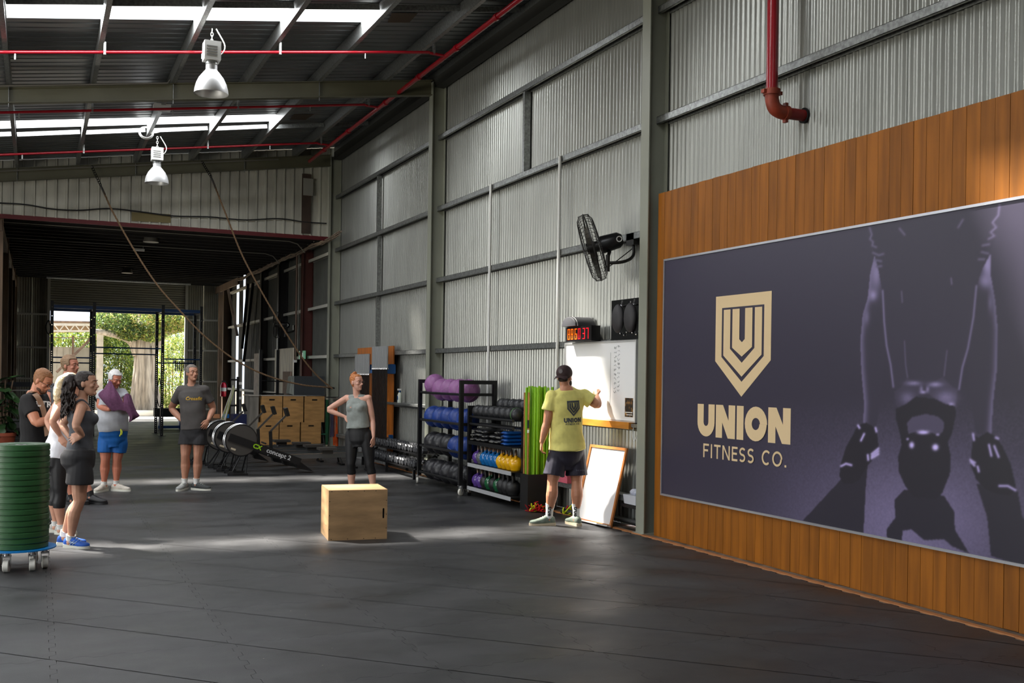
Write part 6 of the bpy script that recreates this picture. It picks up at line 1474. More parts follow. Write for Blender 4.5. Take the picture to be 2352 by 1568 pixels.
        for sx in (-1, 1):
            cap_limb(mb, [s.hp(sx*.012, .089, .137), s.hp(sx*.032, .084, .142), s.hp(sx*.05, .068, .138)], [.0085*hk, .0095*hk, .008*hk], 8)
            s.hell(mb, (sx*.038, .066, .094), (.022, .020, .016)); s.hell(mb, (sx*.074, -.006, .108), (.009, .018, .031)); s.hell(mb, (sx*.072, -.002, .092), (.008, .011, .013)); s.hell(mb, (sx*.030, .078, .120), (.014, .012, .008))
        c = s.hp(0, -.018, .06); nb = s.J['neck']; f = .84 if fem else 1; kk = s.k
        cap_limb(mb, [nb-Vector((0, 0, .03)), nb.lerp(c, .5), c], [.062*kk*f, .054*kk*f, .054*kk*f], 14)
    def face_parts(s, root, brow=(96, 70, 52), lip=(178, 104, 92)):
        mb = MB(); 
        for sx in (-1, 1): s.hell(mb, (sx*.031, .0865, .121), (.0105, .0062, .0048), 10, 7)
        mb.obj('eyes', M('eye_white', (176, 164, 156), .4), root, 80); mb = MB()
        for sx in (-1, 1): s.hell(mb, (sx*.031, .0912, .121), (.005, .003, .0048), 8, 6)
        mb.obj('irises', M('iris_dark', (46, 34, 28), .3), root, 80); mb = MB(); k = s.hk
        for sx in (-1, 1): cap_limb(mb, [s.hp(sx*.014, .096, .142), s.hp(sx*.034, .0935, .148), s.hp(sx*.05, .079, .143)], [.003*k, .0035*k, .002*k], 6)
        mb.obj('eyebrows', M('brow_%d_%d_%d' % brow, brow, .7), root, 80); mb = MB()
        cap_limb(mb, [s.hp(-.021, .0915, .061), s.hp(0, .1015, .062), s.hp(.021, .0915, .061)], [.0025*k, .0042*k, .0025*k], 8)
        mb.obj('lips', M('lip_%d_%d_%d' % lip, lip, .45), root, 80)
    def shoe(s, sd, toe, mat, sole, root, L=.275, w_=1, accents=None):
        J = s.J; a = J['an'+sd]; d = unit((toe[0], toe[1], 0)); g_ = Vector((a.x, a.y, 0)); S = d.cross(Vector((0, 0, 1))); k = L/.275; mb = MB(); rs = []
        for q, hw, h, z0 in ((-.066, .016, .045, .022), (-.058, .030, .075, .015), (-.03, .036, .098, .012), (.005, .036, .108, .012), (.035, .037, .098, .012), (.07, .040, .080, .012), (.11, .044, .064, .012), (.15, .044, .052, .012), (.18, .037, .044, .014), (.2, .022, .034, .018), (.207, .008, .022, .02)):
            rs.append([g_+d*q*k+S*hw*w_*k*math.copysign(abs(math.cos(t))**.8, math.cos(t))+Vector((0, 0, z0+h*k*.5+h*k*.5*math.sin(t))) for t in [2*PI*i/16 for i in range(16)]])
        mb.rings(rs); up_ = mb.obj('shoe', mat, root, 60)
        mb = MB(); rs = []
        for q, hw, z1 in ((-.072, .014, .030), (-.062, .032, .034), (-.02, .037, .032), (.05, .037, .026), (.11, .046, .024), (.16, .044, .024), (.195, .028, .026), (.212, .010, .028)):
            rs.append([g_+d*q*k+S*hw*w_*k*sx+Vector((0, 0, zz)) for sx, zz in ((-1, .0), (1, .0), (1.04, z1), (-1.04, z1))])
        mb.rings(rs).obj('sole', sole, up_, 40)
        mb = MB()
        for i in range(4): q = .045+i*.024; zz = (.012+(.094-.011*i)*k); mb.tube([g_+d*(q*k)+S*sx*.018*k+Vector((0, 0, zz-abs(sx)*.006)) for sx in (-1, 0, 1)], .0035, 5)
        mb.obj('laces', accents or sole, up_, 60)
        return up_
    def sock(s, sd, h, mat, root, infl=.004):
        J = s.J; a, b = J['an'+sd], J['kn'+sd]; L = (b-a).length; t = h/L; mb = MB()
        rads = [.036+infl, .037+infl, .040+infl+.03*t]; mb.tube([a-Vector((0, 0, .03)), a.lerp(b, t*.4), a.lerp(b, t)], [r*s.k for r in rads], 14); return mb.obj('sock', mat, root, 60)
    def body(s, fwd, hk=1, hands=(), vox=.0065, tilt=0, root=None):
        mb = MB(); s.setup(); s.torso(mb, -.2); s.shoulders(mb); f = .84 if s.sex == 'f' else 1
        for sd in 'LR':
            cap_limb(mb, s.arm_pts(sd), [r*s.k*f*(1.09 if s.sex == 'm' else .98) for r in s.ARM]); cap_limb(mb, s.leg_pts(sd), [r*s.k*(q if s.sex == 'm' else .98) for r, q in zip(s.LEG, (1, 1.02, 1.05, 1.1, 1.1, 1.12, 1.14, 1.14, 1.1, 1.08, 1.08))])
            a = s.J['an'+sd]; mb.ell(a-Vector((0, 0, .045)), (.04, .04, .045))
        if s.sex == 'f':
            for sg in (-1, 1): mb.ell(s.mh+s.up*.70+s.fwd(.7)*.075*s.k+s.sr*sg*.065*s.k, (.06*s.k, .06*s.k, .06*s.k))
            for sg in (-1, 1): mb.ell(s.mh-s.up*.04-s.fwd(0)*.046*s.k+s.hr*sg*.07*s.k, (.078*s.k, .078*s.k, .078*s.k))
        s.head(mb, fwd, hk, tilt)
        for h in hands: s.hand(mb, *h)
        b = s.base; root = thing('person', s.label, 'person', (b[0], b[1], 0)); s.root = root
        put('body', remesh(mb, vox, 2), s.skin, root); return root
    def shirt(s, name, mat, hem, sleeve=.5, infl=.016, top=.985, vox=.009, disp=(.006, 30, .5), flare=.012, sleeve_r=.078, shl=None, swl=0):
        mb = MB(); s.torso(mb, hem, top, lambda t: infl+(flare*max(0, 1-(t-hem)*2.2))+(.014 if s.sex == 'm' else .010)*math.exp(-((t-.36)/.2)**2)); f = .84 if s.sex == 'f' else 1
        if s.sex == 'f':
            for sg in (-1, 1): mb.ell(s.mh+s.up*.70+s.fwd(.7)*.075*s.k+s.sr*sg*.065*s.k, (.068*s.k,)*3)
        if sleeve > 0:
            s.shoulders(mb, .012)
            for sd in 'LR':
                a, b = s.J['sh'+sd], s.J['el'+sd]; r = sleeve_r*s.k*f; cap_limb(mb, [a, a.lerp(b, sleeve*.5), a.lerp(b, sleeve)], [r*.96, r*.98, r+swl], 14, flat_end=True)
        else:
            k = s.k
            for sd, sg in (('L', -1), ('R', 1)):
                sh = s.J['sh'+sd]; n0 = s.J['neck']; m = n0.lerp(sh, .62 if shl is None else shl)
                cap_limb(mb, [n0.lerp(sh, .18)-Vector((0, 0, .012)), m-Vector((0, 0, .012))], [.051*k*f+.010, .049*k*f+.010], 14)
                cap_limb(mb, [m-Vector((0, 0, .012)), s.mh+s.up*.72+(sh-s.J['neck'])*.62], [.052*k*f+.010, .07*k*f], 12)
        return put(name, remesh(mb, vox, 2, disp), mat, s.root)
    def shorts(s, name, mat, waist=.22, leg=.55, infl=.026, fl=.03, vox=.009, disp=(.005, 26, .5)):
        mb = MB(); s.torso(mb, -.30, waist, infl*.8)
        for sd in 'LR':
            P = s.leg_pts(sd); a, b = s.J['hip'+sd], s.J['kn'+sd]; e = a.lerp(b, leg); cap_limb(mb, [a+Vector((0, 0, .03)), a.lerp(b, leg*.5), e], [.074*s.k+infl*.5, .086*s.k+infl, .074*s.k+infl+fl], 16, flat_end=True)
        if s.sex == 'f':
            for sg in (-1, 1): mb.ell(s.mh-s.up*.04-s.fwd(0)*.046*s.k+s.hr*sg*.07*s.k, (.086*s.k,)*3)
        return put(name, remesh(mb, vox, 2, disp), mat, s.root)
    def leggings(s, name, mat, waist=.25, calf=.5, vox=.009):
        mb = MB(); s.torso(mb, -.30, waist, .009)
        for sg in (-1, 1): mb.ell(s.mh-s.up*.04-s.fwd(0)*.046*s.k+s.hr*sg*.07*s.k, (.084*s.k,)*3)
        for sd in 'LR':
            P = s.leg_pts(sd); R = [r*s.k*.98+.006 for r in s.LEG]; a, b = s.J['kn'+sd], s.J['an'+sd]; n_ = 6; pts = P[:n_]+[a.lerp(b, x)-s.fwd(0)*.012 for x in (.3, calf)]
            cap_limb(mb, pts, R[:n_]+[.064*s.k, .062*s.k-.01*calf], 14, flat_end=True)
        return put(name, remesh(mb, vox, 2), mat, s.root)
    def tube_top(s, name, mat, t0, t1):
        mb = MB(); s.torso(mb, t0, t1, .012)
        for sg in (-1, 1): mb.ell(s.mh+s.up*.70+s.fwd(.7)*.075*s.k+s.sr*sg*.065*s.k, (.068*s.k,)*3)
        return put(name, remesh(mb, .009, 2, (.004, 34, .4)), mat, s.root)
    def short_hair(s, mat, thick=.0, front=.178, side=.118, disp=(.0016, 170, .7)):
        mb = MB(); t = .006+thick; rs = []; n_ = 28
        SEC = [(.055, .004, .052, .060), (.078, .0, .059, .072), (.10, -.002, .066, .083), (.125, -.003, .070, .092), (.15, -.005, .0735, .096), (.175, -.008, .073, .094), (.198, -.011, .066, .084), (.215, -.014, .052, .066), (.228, -.016, .034, .044), (.236+thick, -.016, .010, .014)]
        for z, y, rx, ry in SEC:
            ring = []
            for i in range(n_):
                q = 2*PI*i/n_; cx, sy = math.cos(q), math.sin(q); p = 2/2.25
                line = front if sy > .62 else (side if sy > .12 else (.075 if sy > -.2 else .045))
                e = t if z > line else -.022
                if z > .2: e = t
                ring.append(s.hp((rx+e)*abs(cx)**p*(1 if cx >= 0 else -1), y+(ry+e)*abs(sy)**p*(1 if sy >= 0 else -1), z+(t if z > .22 else 0)))
            rs.append(ring)
        mb.rings(rs)
        return put('hair', remesh(mb, .0055, 2, disp), mat, s.root)
def proj_on(root, target, polys, o, ux, uy, nrm, name, mat, dense=.02, off=.003):
    """flat print laid onto a garment: polys in metres (u right, v up) around o, pressed along -nrm"""
    bm = bmesh.new(); o, ux, uy, nrm = Vector(o), unit(ux), unit(uy), unit(nrm)
    for p in polys:
        try: bm.faces.new([bm.verts.new((q[0], q[1], 0)) for q in p])
        except ValueError: pass
    us = [v.co.x for v in bm.verts]; vs_ = [v.co.y for v in bm.verts]
    for ax, lo, hi in ((0, min(us), max(us)), (1, min(vs_), max(vs_))):
        c = lo+dense
        while c < hi:
            co = [0, 0, 0]; co[ax] = c; no = [0, 0, 0]; no[ax] = 1
            bmesh.ops.bisect_plane(bm, geom=bm.verts[:]+bm.edges[:]+bm.faces[:], plane_co=co, plane_no=no); c += dense
    wl_ = wloc(target); bv = BVHTree.FromPolygons([v.co+wl_ for v in target.data.vertices], [tuple(p.vertices) for p in target.data.polygons])
    for v in bm.verts:
        p = o+ux*v.co.x+uy*v.co.y; h = bv.ray_cast(p+nrm*.5, -nrm)
        v.co = (h[0]+nrm*off if h[0] is not None else p)-wloc(target)
    me = bpy.data.meshes.new(name); bm.to_mesh(me); bm.free(); me.materials.append(mat); return link(name, me, target, (0, 0, 0))
def text_faces(txt, size, bold=0, sx=1):
    V_, F__ = text_polys(txt, size, bold); return [[(V_[i].x*sx, V_[i].y) for i in f] for f in F__]
IM = R_.copy(); TC = -F_.copy(); UP = Vector((0, 0, 1))           # right in the picture, towards the camera, up
FOLD = dict(bump=.5, bs=9)
# ---------------- 1 the trainer
p = Person('man in a pale yellow t-shirt and backwards cap writing on the wall whiteboard', 11.62, 1.02, skin=(196, 136, 104), base=at(1295, 1205, 'Z', 0))
p.j('hipL', 1281, 1036, .02); p.j('hipR', 1322, 1034, -.06); p.j('neck', 1300, 894, 0); p.j('shL', 1268, 911, .05); p.j('shR', 1342, 908, -.06)
p.j('elL', 1257, 968, .06); p.j('wrL', 1245, 1014, .04); p.j('elR', 1373, 931, -.05); p.j('wrR', 1371, 910, -.24)
p.j('knL', 1270, 1104, .05); p.j('anL', 1261, 1183, .02); p.j('knR', 1325, 1104, -.04); p.j('anR', 1324, 1184, 0); p.j('head', 1297, 866, -.02)
root = p.body(-TC*.9+IM*.45+UP*-.02, 1.02, [('L', IM*-.1-UP*.95+F_*.1, -IM, .55, 1, .05), ('R', -IM*.1+F_*.5+UP*.5, -IM*.3+UP*.5, 1.0, 1, .02)])
YEL = M('yellow_cotton', (236, 226, 132), .85, 0, .05, 20)
sh = p.shirt('tshirt', YEL, .02, .56, .026, disp=(.008, 27, .5), flare=.02, sleeve_r=.082, swl=.006)
pants = p.shorts('shorts', M('navy_shorts', (32, 28, 44), .7, 0, .1, 6), .16, .82, .026, .022)
BO = (p.mh+p.up*.66); RB_ = p.sr.normalized(); nb = -p.fwd(.8)
GREYP = M('print_charcoal', (72, 76, 80), .8)
mid = (p.J['shL']+p.J['shR'])/2
ux = unit(p.J['shR']-p.J['shL']); ux = unit(ux*1.0); uy = unit(p.up+ux*-.12)
uy = unit(uy-ux*uy.dot(ux))
proj_on(root, sh, [[(a, z) for a, z in q] for q in shield_polys(-.077, .077, .09, .0, -.085)], mid-UP*.135+ux*.015, ux, uy, nb, 'printed_shield', GREYP, .012)
ww = word('UNION', -.105, .105, -.026, .026, .0145, .06, dict(U=1, N=1.05, I=.42, O=1.1)); polys = [q for L_ in ww for q in L_]
proj_on(root, sh, polys, mid-UP*.262+ux*.013, ux, uy, nb, 'printed_word', GREYP, .012)
ww = word('FITNESS CO.', -.085, .085, -.010, .010, .0045, .26, {'F': .8, 'I': .2, 'T': .9, 'N': 1, 'E': .75, 'S': .8, ' ': .45, 'C': 1, 'O': 1.15, '.': .2}); polys = [q for L_ in ww for q in L_]
proj_on(root, sh, polys, mid-UP*.305+ux*.013, ux, uy, nb, 'printed_word', GREYP, .012)
CAPM = M('brown_cap', (62, 44, 44), .8, 0, .1, 12)
mb = MB(); p.hell(mb, (0, -.012, .162), (.088, .106, .088), 24, 14); o = put('cap', remesh(mb, .007, 1), CAPM, root)
mb = MB(); c, r, f, u_ = p.H
G = [[p.hp(sx*.075*(1-.12*t), -.085-.075*t*(1-(sx*.75)**2*.55), .140-.030*t-.022*sx*sx) for sx in (-1, -.75, -.5, -.25, 0, .25, .5, .75, 1)] for t in (0, .33, .66, 1)]
vs = [q for row in G for q in row]; n0 = len(vs); vs += [q-u_*.006 for q in vs]; fs = []
for i in range(3):
    for j in range(8): a = i*9+j; fs.append((a, a+1, a+10, a+9)); fs.append((n0+a, n0+a+9, n0+a+10, n0+a+1))
for j in range(8): fs.append((27+j, 28+j, n0+28+j, n0+27+j))
mb.add(vs, fs).obj('cap_brim', CAPM, o, 70)
mb = MB(); mb.tube([p.hp(.024*math.cos(q), -.1165-.0, .178+.024*math.sin(q)) for q in [2*PI*i/20 for i in range(21)]], .003, 5, False); mb.add([p.hp(.02*math.cos(q), -.118, .178+.02*math.sin(q)) for q in [2*PI*i/16 for i in range(16)]], [tuple(range(16))]); mb.obj('cap_badge', M('badge_grey', (104, 96, 96), .6), o, 60)
mb = MB(); p.hell(mb, (0, -.045, .092), (.060, .044, .036)); put('hair', remesh(mb, .006, 1), M('hair_dark_brown', (44, 30, 24), .7, 0, .2, 60), root)
mb = MB(); p.hell(mb, (0, .055, .025), (.050, .046, .032)); 
for sx in (-1, 1): p.hell(mb, (sx*.058, .035, .05), (.010, .03, .035))
put('beard', remesh(mb, .006, 1), M('hair_dark_brown', (44, 30, 24), .7), root); p.face_parts(root)
SGR = M('shoe_sage', (126, 138, 124), .7, 0, .2, 20); SOL = M('sole_cream', (214, 196, 166), .6); WS = M('sock_white', (236, 236, 232), .85)
for sd, toe in (('L', -IM*1+TC*.12), ('R', F_*.9-IM*.45)):
    p.sock(sd, .13, WS, root); p.shoe(sd, toe, SGR, SOL, root, .29)
    a = p.J['an'+sd]; fs_ = text_faces('true', .055, .0015); proj_on(root, root.children[-2], [[(v[1], -v[0]) for v in q] for q in fs_], a+Vector((0, 0, .045))+(ux*.0), IM, UP, TC, 'printed_word', M('ink_black', (20, 20, 22), .7), .01) if False else None
for sd in 'LR':
    a = p.J['an'+sd]; so = [c for c in root.children if c.name.startswith('sock')][0 if sd == 'L' else 1]
    fs_ = text_faces('true', .062, .002); proj_on(root, so, [[(v[1], -v[0]) for v in q] for q in fs_], a+Vector((0, 0, .05))+IM*(.008 if sd == 'L' else -.012), IM, UP, TC, 'printed_word', M('ink_black', (20, 20, 22), .7), .008, .002)
fs_ = text_faces('THE WOD', .022, .0005); proj_on(root, pants, fs_, atd(1332, 1079, p.d), IM, UP, TC, 'printed_word', M('faint_silver', (92, 90, 104), .6), .01)
# tattoo-dark sleeve patch is left to the skin
# ---------------- 2 red-haired woman
p = Person('red-haired woman with one hand on her hip in a grey tank top', 14.2, 1.0, 'f', skin=(222, 168, 146), base=at(830, 1140, 'Z', 0))
p.j('hipR', 808, 998, -.02); p.j('hipL', 842, 1000, .04); p.j('neck', 820, 910, 0); p.j('shR', 797, 914, -.02); p.j('shL', 846, 914, .04)
p.j('elR', 752, 941, -.02); p.j('wrR', 791, 956, .02); p.j('elL', 856, 963, .04); p.j('wrL', 858, 1003, .13)
p.j('knR', 806, 1066, .02); p.j('anR', 807, 1126, -.02); p.j('knL', 850, 1066, .06); p.j('anL', 858, 1126, .06); p.j('head', 819, 878, .02)
root = p.body(TC*.62+IM*.78+UP*.03, .98, [('R', IM*.85-UP*.4+TC*.12, -IM*.2+TC*.6+UP*.6, .15, 1, .06), ('L', -UP*1+IM*.02+TC*.1, IM*.9+TC*.5, .3, 1, .12)], tilt=0)
p.shirt('tank_top', M('heather_grey', (146, 152, 148), .85, 0, .06, 30), .18, 0, .018, top=.955, disp=(.0075, 27, .9), flare=.014, shl=.6)
p.leggings('leggings', M('leggings_black', (17, 17, 20), .6), .20, .38)
RH = M('hair_copper', (182, 112, 60), .6, 0, .3, 60, .3, 90); p.short_hair(RH, -.003, .188, .13)
mb = MB(); p.hell(mb, (0, -.035, .245), (.030, .032, .026)); p.hell(mb, (-.0, -.065, .215), (.045, .04, .035)); p.hell(mb, (0, -.085, .17), (.05, .03, .05)); put('hair_bun', remesh(mb, .006, 1, (.003, 160, .7)), RH, root)
p.face_parts(root, (168, 112, 78), (196, 118, 108))
mb = MB()
for sx in (-1, 1): mb.tube([p.hp(sx*.031+.019*math.cos(q), .100, .118+.016*math.sin(q)) for q in [2*PI*i/14 for i in range(15)]], .0016, 5, False)
mb.tube([p.hp(-.012, .102, .121), p.hp(.012, .102, .121)], .0016, 5)
for sx in (-1, 1): mb.tube([p.hp(sx*.05, .098, .121), p.hp(sx*.074, .0, .118)], .0014, 5)
mb.obj('glasses', M('glasses_frame', (150, 130, 120), .4, .4), root)
mb = MB(); f_ = p.fwd(.6); 
bra = MB(); p.torso(bra, .60, .76, .013); 
for sg in (-1, 1): bra.ell(p.mh+p.up*.70+p.fwd(.7)*.075*p.k+p.sr*sg*.065*p.k, (.064,)*3)
for sd, toe in (('R', TC*.8+IM*.5), ('L', IM*.95+TC*.35)): p.shoe(sd, toe, M('shoe_pale', (196, 192, 180), .7), WS, root, .25)
# ---------------- 3 man in the grey t-shirt
p = Person('grey-haired man with hands on hips in a charcoal t-shirt with yellow script', 14.6, 1.0, skin=(188, 134, 108), base=at(440, 1120, 'Z', 0))
p.j('hipR', 430, 988, 0); p.j('hipL', 460, 988, 0); p.j('neck', 441, 886, 0); p.j('shR', 416, 896, .0); p.j('shL', 470, 896, 0)
p.j('elR', 393, 938, -.10); p.j('wrR', 420, 967, .06); p.j('elL', 490, 938, -.10); p.j('wrL', 479, 963, .07)
p.j('knR', 426, 1045, .03); p.j('anR', 424, 1106, 0); p.j('knL', 455, 1045, .02); p.j('anL', 451, 1106, 0); p.j('head', 441, 857, .02)
root = p.body(TC*.72+IM*.68+UP*.10, 1.0, [('R', IM*.75-UP*.55+TC*.25, TC*.9-IM*.2+UP*.3, .22, -1, .28), ('L', -IM*.35-UP*.85+TC*.3, IM*.6+TC*.8, .3, 1, .15)])
sh = p.shirt('tshirt', M('charcoal_cotton', (78, 74, 72), .85, 0, .06, 20), .02, .62, .018, disp=(.0055, 28, .5), flare=.004, sleeve_r=.072)
p.shorts('shorts', M('black_shorts', (34, 33, 36), .75), .18, .58, .022, .02)
GH = M('hair_grey', (118, 108, 100), .6, 0, .3, 80, .3, 90); p.short_hair(GH, .001); p.face_parts(root, (92, 74, 62), (150, 96, 84))
mid = (p.J['shL']+p.J['shR'])/2; fs_ = text_faces('Crossfit', .066, .001); nf = unit(p.fwd(1)); ux = unit(IM-nf*IM.dot(nf)*.3)
proj_on(root, sh, [[(v[0]+v[1]*.25, v[1]) for v in q] for q in fs_], mid-UP*.115+ux*.05, ux, UP, TC, 'printed_word', M('print_gold', (226, 180, 60), .7), .01)
proj_on(root, sh, [[(-.09, 0), (.07, 0), (.07, .006), (-.09, .006)]], mid-UP*.152+ux*.05, ux, UP, TC, 'printed_line', M('faint_silver', (92, 90, 104), .6), .01)
for sd, toe, m_ in (('R', TC*1-IM*.15, M('shoe_light_grey', (150, 152, 150), .7, 0, .25, 20)), ('L', IM*.98+TC*.2, M('shoe_dark_grey', (52, 56, 56), .7, 0, .2, 20))):
    p.sock(sd, .05, WS, root); p.shoe(sd, toe, m_, M('sole_white', (222, 222, 210), .6), root, .29)
# ---------------- 4 old man with the towel
p = Person('white-haired man in blue shorts drying himself with a purple towel', 14.3, 1.0, 'm', OLD, skin=(198, 124, 98), base=at(262, 1125, 'Z', 0))
p.j('hipR', 244, 996, .04); p.j('hipL', 277, 996, -.02); p.j('neck', 257, 894, .0); p.j('shR', 236, 905, .06); p.j('shL', 281, 902, -.05)
p.j('elR', 229, 934, .10); p.j('wrR', 251, 940, .26); p.j('elL', 296, 932, .06); p.j('wrL', 281, 928, .17)
p.j('knR', 242, 1055, .05); p.j('anR', 239, 1108, .02); p.j('knL', 269, 1055, -.02); p.j('anL', 267, 1106, -.04); p.j('head', 264, 871, .05)
root = p.body(IM*.8+TC*.6-UP*.28, 1.0, [('R', IM*.6+UP*.5+TC*.2, -UP+TC*.6, .7, 1, .03), ('L', -IM*.5+UP*.6+TC*.2, TC+IM*.4, .7, -1, .03)])
p.shirt('tshirt', M('pale_grey_cotton', (178, 180, 186), .85, 0, .04, 20), .05, .45, .022, disp=(.007, 30, .5), flare=.0)
sho = p.shorts('shorts', M('royal_shorts', (8, 92, 168), .7, 0, .1, 6), .10, .72, .022, .012)
p.short_hair(M('hair_white', (218, 216, 214), .6, 0, .12, 80, .3, 90), .006); p.face_parts(root, (190, 184, 178), (150, 84, 76))
mb = MB(); a = atd(277, 985, 14.1); mb.tube(catmull([a, a+Vector((.005, 0, -.05)), a+Vector((-.01, 0, -.1))], 4), .008, 6); mb.tube(catmull([a, a+Vector((.02, -.01, -.04)), a+Vector((.012, 0, -.08))], 4), .008, 6); mb.obj('drawstring', M('lime_cord', (196, 206, 60), .7), root)
for sd, toe in (('R', TC*.95-IM*.2), ('L', IM*.98+TC*.15)): p.sock(sd, .02, WS, root); p.shoe(sd, toe, M('shoe_cream', (204, 196, 184), .7, 0, .15, 20), M('sole_white', (222, 222, 210), .6), root, .28)
# towel
def sheet_cloth(rows, mat, name, root_=None, th=.008, fold=.006, label=None):
    """rows: lists of points (same length); makes a thick draped cloth"""
    R2 = [catmull(r, 5) for r in rows]; cols = list(zip(*R2)); cols = [catmull(list(c), 5) for c in cols]; G = list(zip(*cols)); nr_, nc_ = len(G), len(G[0])
    V_ = []
    for i, r in enumerate(G):
        for j, q in enumerate(r): V_.append(Vector(q)+TC*fold*math.sin(j*1.3+.4*math.sin(i*.35))+TC*fold*.7*math.sin(j*.6+i*.25))
    n0 = len(V_); V_ += [v-TC*th for v in V_]; fs = []
    for i in range(nr_-1):
        for j in range(nc_-1): a = i*nc_+j; fs.append((a, a+1, a+nc_+1, a+nc_)); fs.append((n0+a, n0+a+nc_, n0+a+nc_+1, n0+a+1))
    for i in range(nr_-1):
        for j in (0, nc_-1): a = i*nc_+j; fs.append((a, a+nc_, n0+a+nc_, n0+a))
    for j in range(nc_-1):
        for i in (0, nr_-1): a = i*nc_+j; fs.append((a, a+1, n0+a+1, n0+a))
    return MB().add(V_, fs)
TW = M('plum_towel', (98, 58, 88), .95, 0, .15, 40, .6, 160)
tw = thing('towel', 'plum purple towel held up to the face of the white-haired man', 'towel', atd(265, 925, 14.0))
D0 = 14.3
sheet_cloth([[atd(249, 877, D0-.12), atd(253, 874, D0-.16), atd(258, 880, D0-.19), atd(263, 890, D0-.20)], [atd(238, 893, D0-.22), atd(249, 891, D0-.27), atd(262, 896, D0-.27), atd(271, 902, D0-.25)], [atd(226, 905, D0-.24), atd(243, 909, D0-.34), atd(262, 912, D0-.33), atd(278, 915, D0-.28)], [atd(233, 918, D0-.28), atd(248, 926, D0-.36), atd(266, 930, D0-.33), atd(286, 932, D0-.28)], [atd(256, 943, D0-.32), atd(262, 944, D0-.34), atd(272, 941, D0-.32), atd(290, 944, D0-.27)]], TW, 'drape').obj('face_drape', TW, tw, 80)
sheet_cloth([[atd(283, 916, D0-.22), atd(287, 906, D0-.24), atd(294, 903, D0-.22), atd(301, 908, D0-.16)], [atd(284, 928, D0-.27), atd(291, 922, D0-.30), atd(299, 922, D0-.26), atd(306, 926, D0-.18)], [atd(288, 942, D0-.27), atd(297, 941, D0-.30), atd(306, 942, D0-.26), atd(313, 944, D0-.18)], [atd(296, 955, D0-.25), atd(303, 958, D0-.28), atd(311, 957, D0-.24), atd(320, 955, D0-.18)], [atd(296, 969, D0-.22), atd(300, 968, D0-.23), atd(304, 965, D0-.22), atd(310, 962, D0-.18)]], TW, 'drape').obj('hanging_end', TW, tw, 80)
# ---------------- 5 dark-haired woman
p = Person('dark-haired woman with a long curly ponytail in black shorts and blue trainers', 9.72, 1.0, 'f', skin=(196, 146, 120), base=at(168, 1255, 'Z', 0))
p.j('hipR', 186, 1050, .06); p.j('hipL', 180, 1048, -.09); p.j('neck', 188, 922, -.03); p.j('shR', 187, 936, .10); p.j('shL', 176, 930, -.16)
p.j('elR', 173, 978, .24); p.j('wrR', 190, 999, .16); p.j('elL', 143, 975, -.20); p.j('wrL', 160, 1003, -.13)
p.j('knR', 181, 1149, .06); p.j('anR', 162, 1233, .03); p.j('knL', 184, 1145, -.08); p.j('anL', 148, 1224, -.10); p.j('head', 198, 881, -.02)
root = p.body(IM*.98-TC*.05+UP*.02, .99, [('R', -IM*.75-UP*.35+TC*.1, TC*.9+UP*.25, .25, 1, .18), ('L', IM*.3-UP*.5, -TC, .3, 1, .1)])
p.tube_top('racerback_top', M('slate_top', (72, 74, 80), .75, 0, .08, 20), .10, .84)
mb = MB(); 
for sg in (-1, 1): m = p.J['neck'].lerp(p.J['shR' if sg > 0 else 'shL'], .45); mb.tube(catmull([m-UP*.14+p.fwd()*.105, m-UP*.05+p.fwd()*.085, m+UP*.036+p.fwd()*.01, m+UP*.012-p.fwd()*.05, p.mh+p.up*.82-p.fwd()*.10, p.mh+p.up*.66-p.fwd()*.115], 6), .012, 8)
mb.obj('top_straps', M('slate_top', (72, 74, 80), .75), root)
p.shorts('shorts', M('black_shorts', (34, 33, 36), .75), .14, .62, .026, .02)
DH = M('hair_dark', (34, 21, 17), .6, 0, .3, 50, .4, 70); mb = MB()
p.short_hair(DH, -.002, .176, .125); mb = MB(); p.hell(mb, (0, -.07, .160), (.05, .055, .05)); p.hell(mb, (0, -.10, .150), (.036, .04, .036)); put('hair_back', remesh(mb, .006, 1, (.0016, 150, .7)), DH, root)
mb = MB(); rr = random.Random(12); A_ = atd(176, 868, 9.75)
cap_limb(mb, catmull([A_, atd(163, 874, 9.73), atd(157, 895, 9.70), atd(154, 920, 9.68), atd(151, 945, 9.67)], 3), [.035, .05, .06, .062, .064, .064, .062, .058, .055, .05, .04, .03, .02])
for k in range(70):
    x0, y0 = 158+rr.uniform(-15, 15), 876+rr.uniform(0, 62); d = 9.67+rr.uniform(-.085, .07); pts = [atd(x0+1.6*math.sin(i*1.5+k)-i*.6, y0+i*4.2, d+.006*math.cos(i*1.5+k)) for i in range(8)]; cap_limb(mb, pts, [.0095, .0095, .009, .009, .008, .007, .006, .004], 6)
put('ponytail', remesh(mb, .0055, 1, (.0015, 150, .8)), DH, root); p.face_parts(root, (52, 36, 28), (176, 104, 96))
BLS = M('shoe_blue', (24, 84, 178), .65, 0, .15, 20)
for sd, toe in (('R', IM*.97+TC*.24), ('L', IM*.95-TC*.1)):
    p.sock(sd, .02, WS, root); o = p.shoe(sd, toe, BLS, M('sole_white', (222, 222, 210), .6), root, .265)
    if sd == 'R':
        mb = MB(); a = p.J['anR']; b = Vector((a.x, a.y, 0)); d = unit(IM*.97+TC*.24); S = unit(TC-d*TC.dot(d))
        for (x0, z0, x1, z1) in ((.02, .035, .07, .075), (.05, .035, .10, .07), (.01, .06, .09, .045), (.02, .07, .10, .04)): mb.tube([b+d*x0+S*.041+UP*z0, b+d*(x0+x1)/2+S*.0415+UP*(z0+z1)/2, b+d*x1+S*.036+UP*z1], .003, 5)
        mb.obj('side_stripes', M('stripe_silver', (170, 190, 215), .5), o)
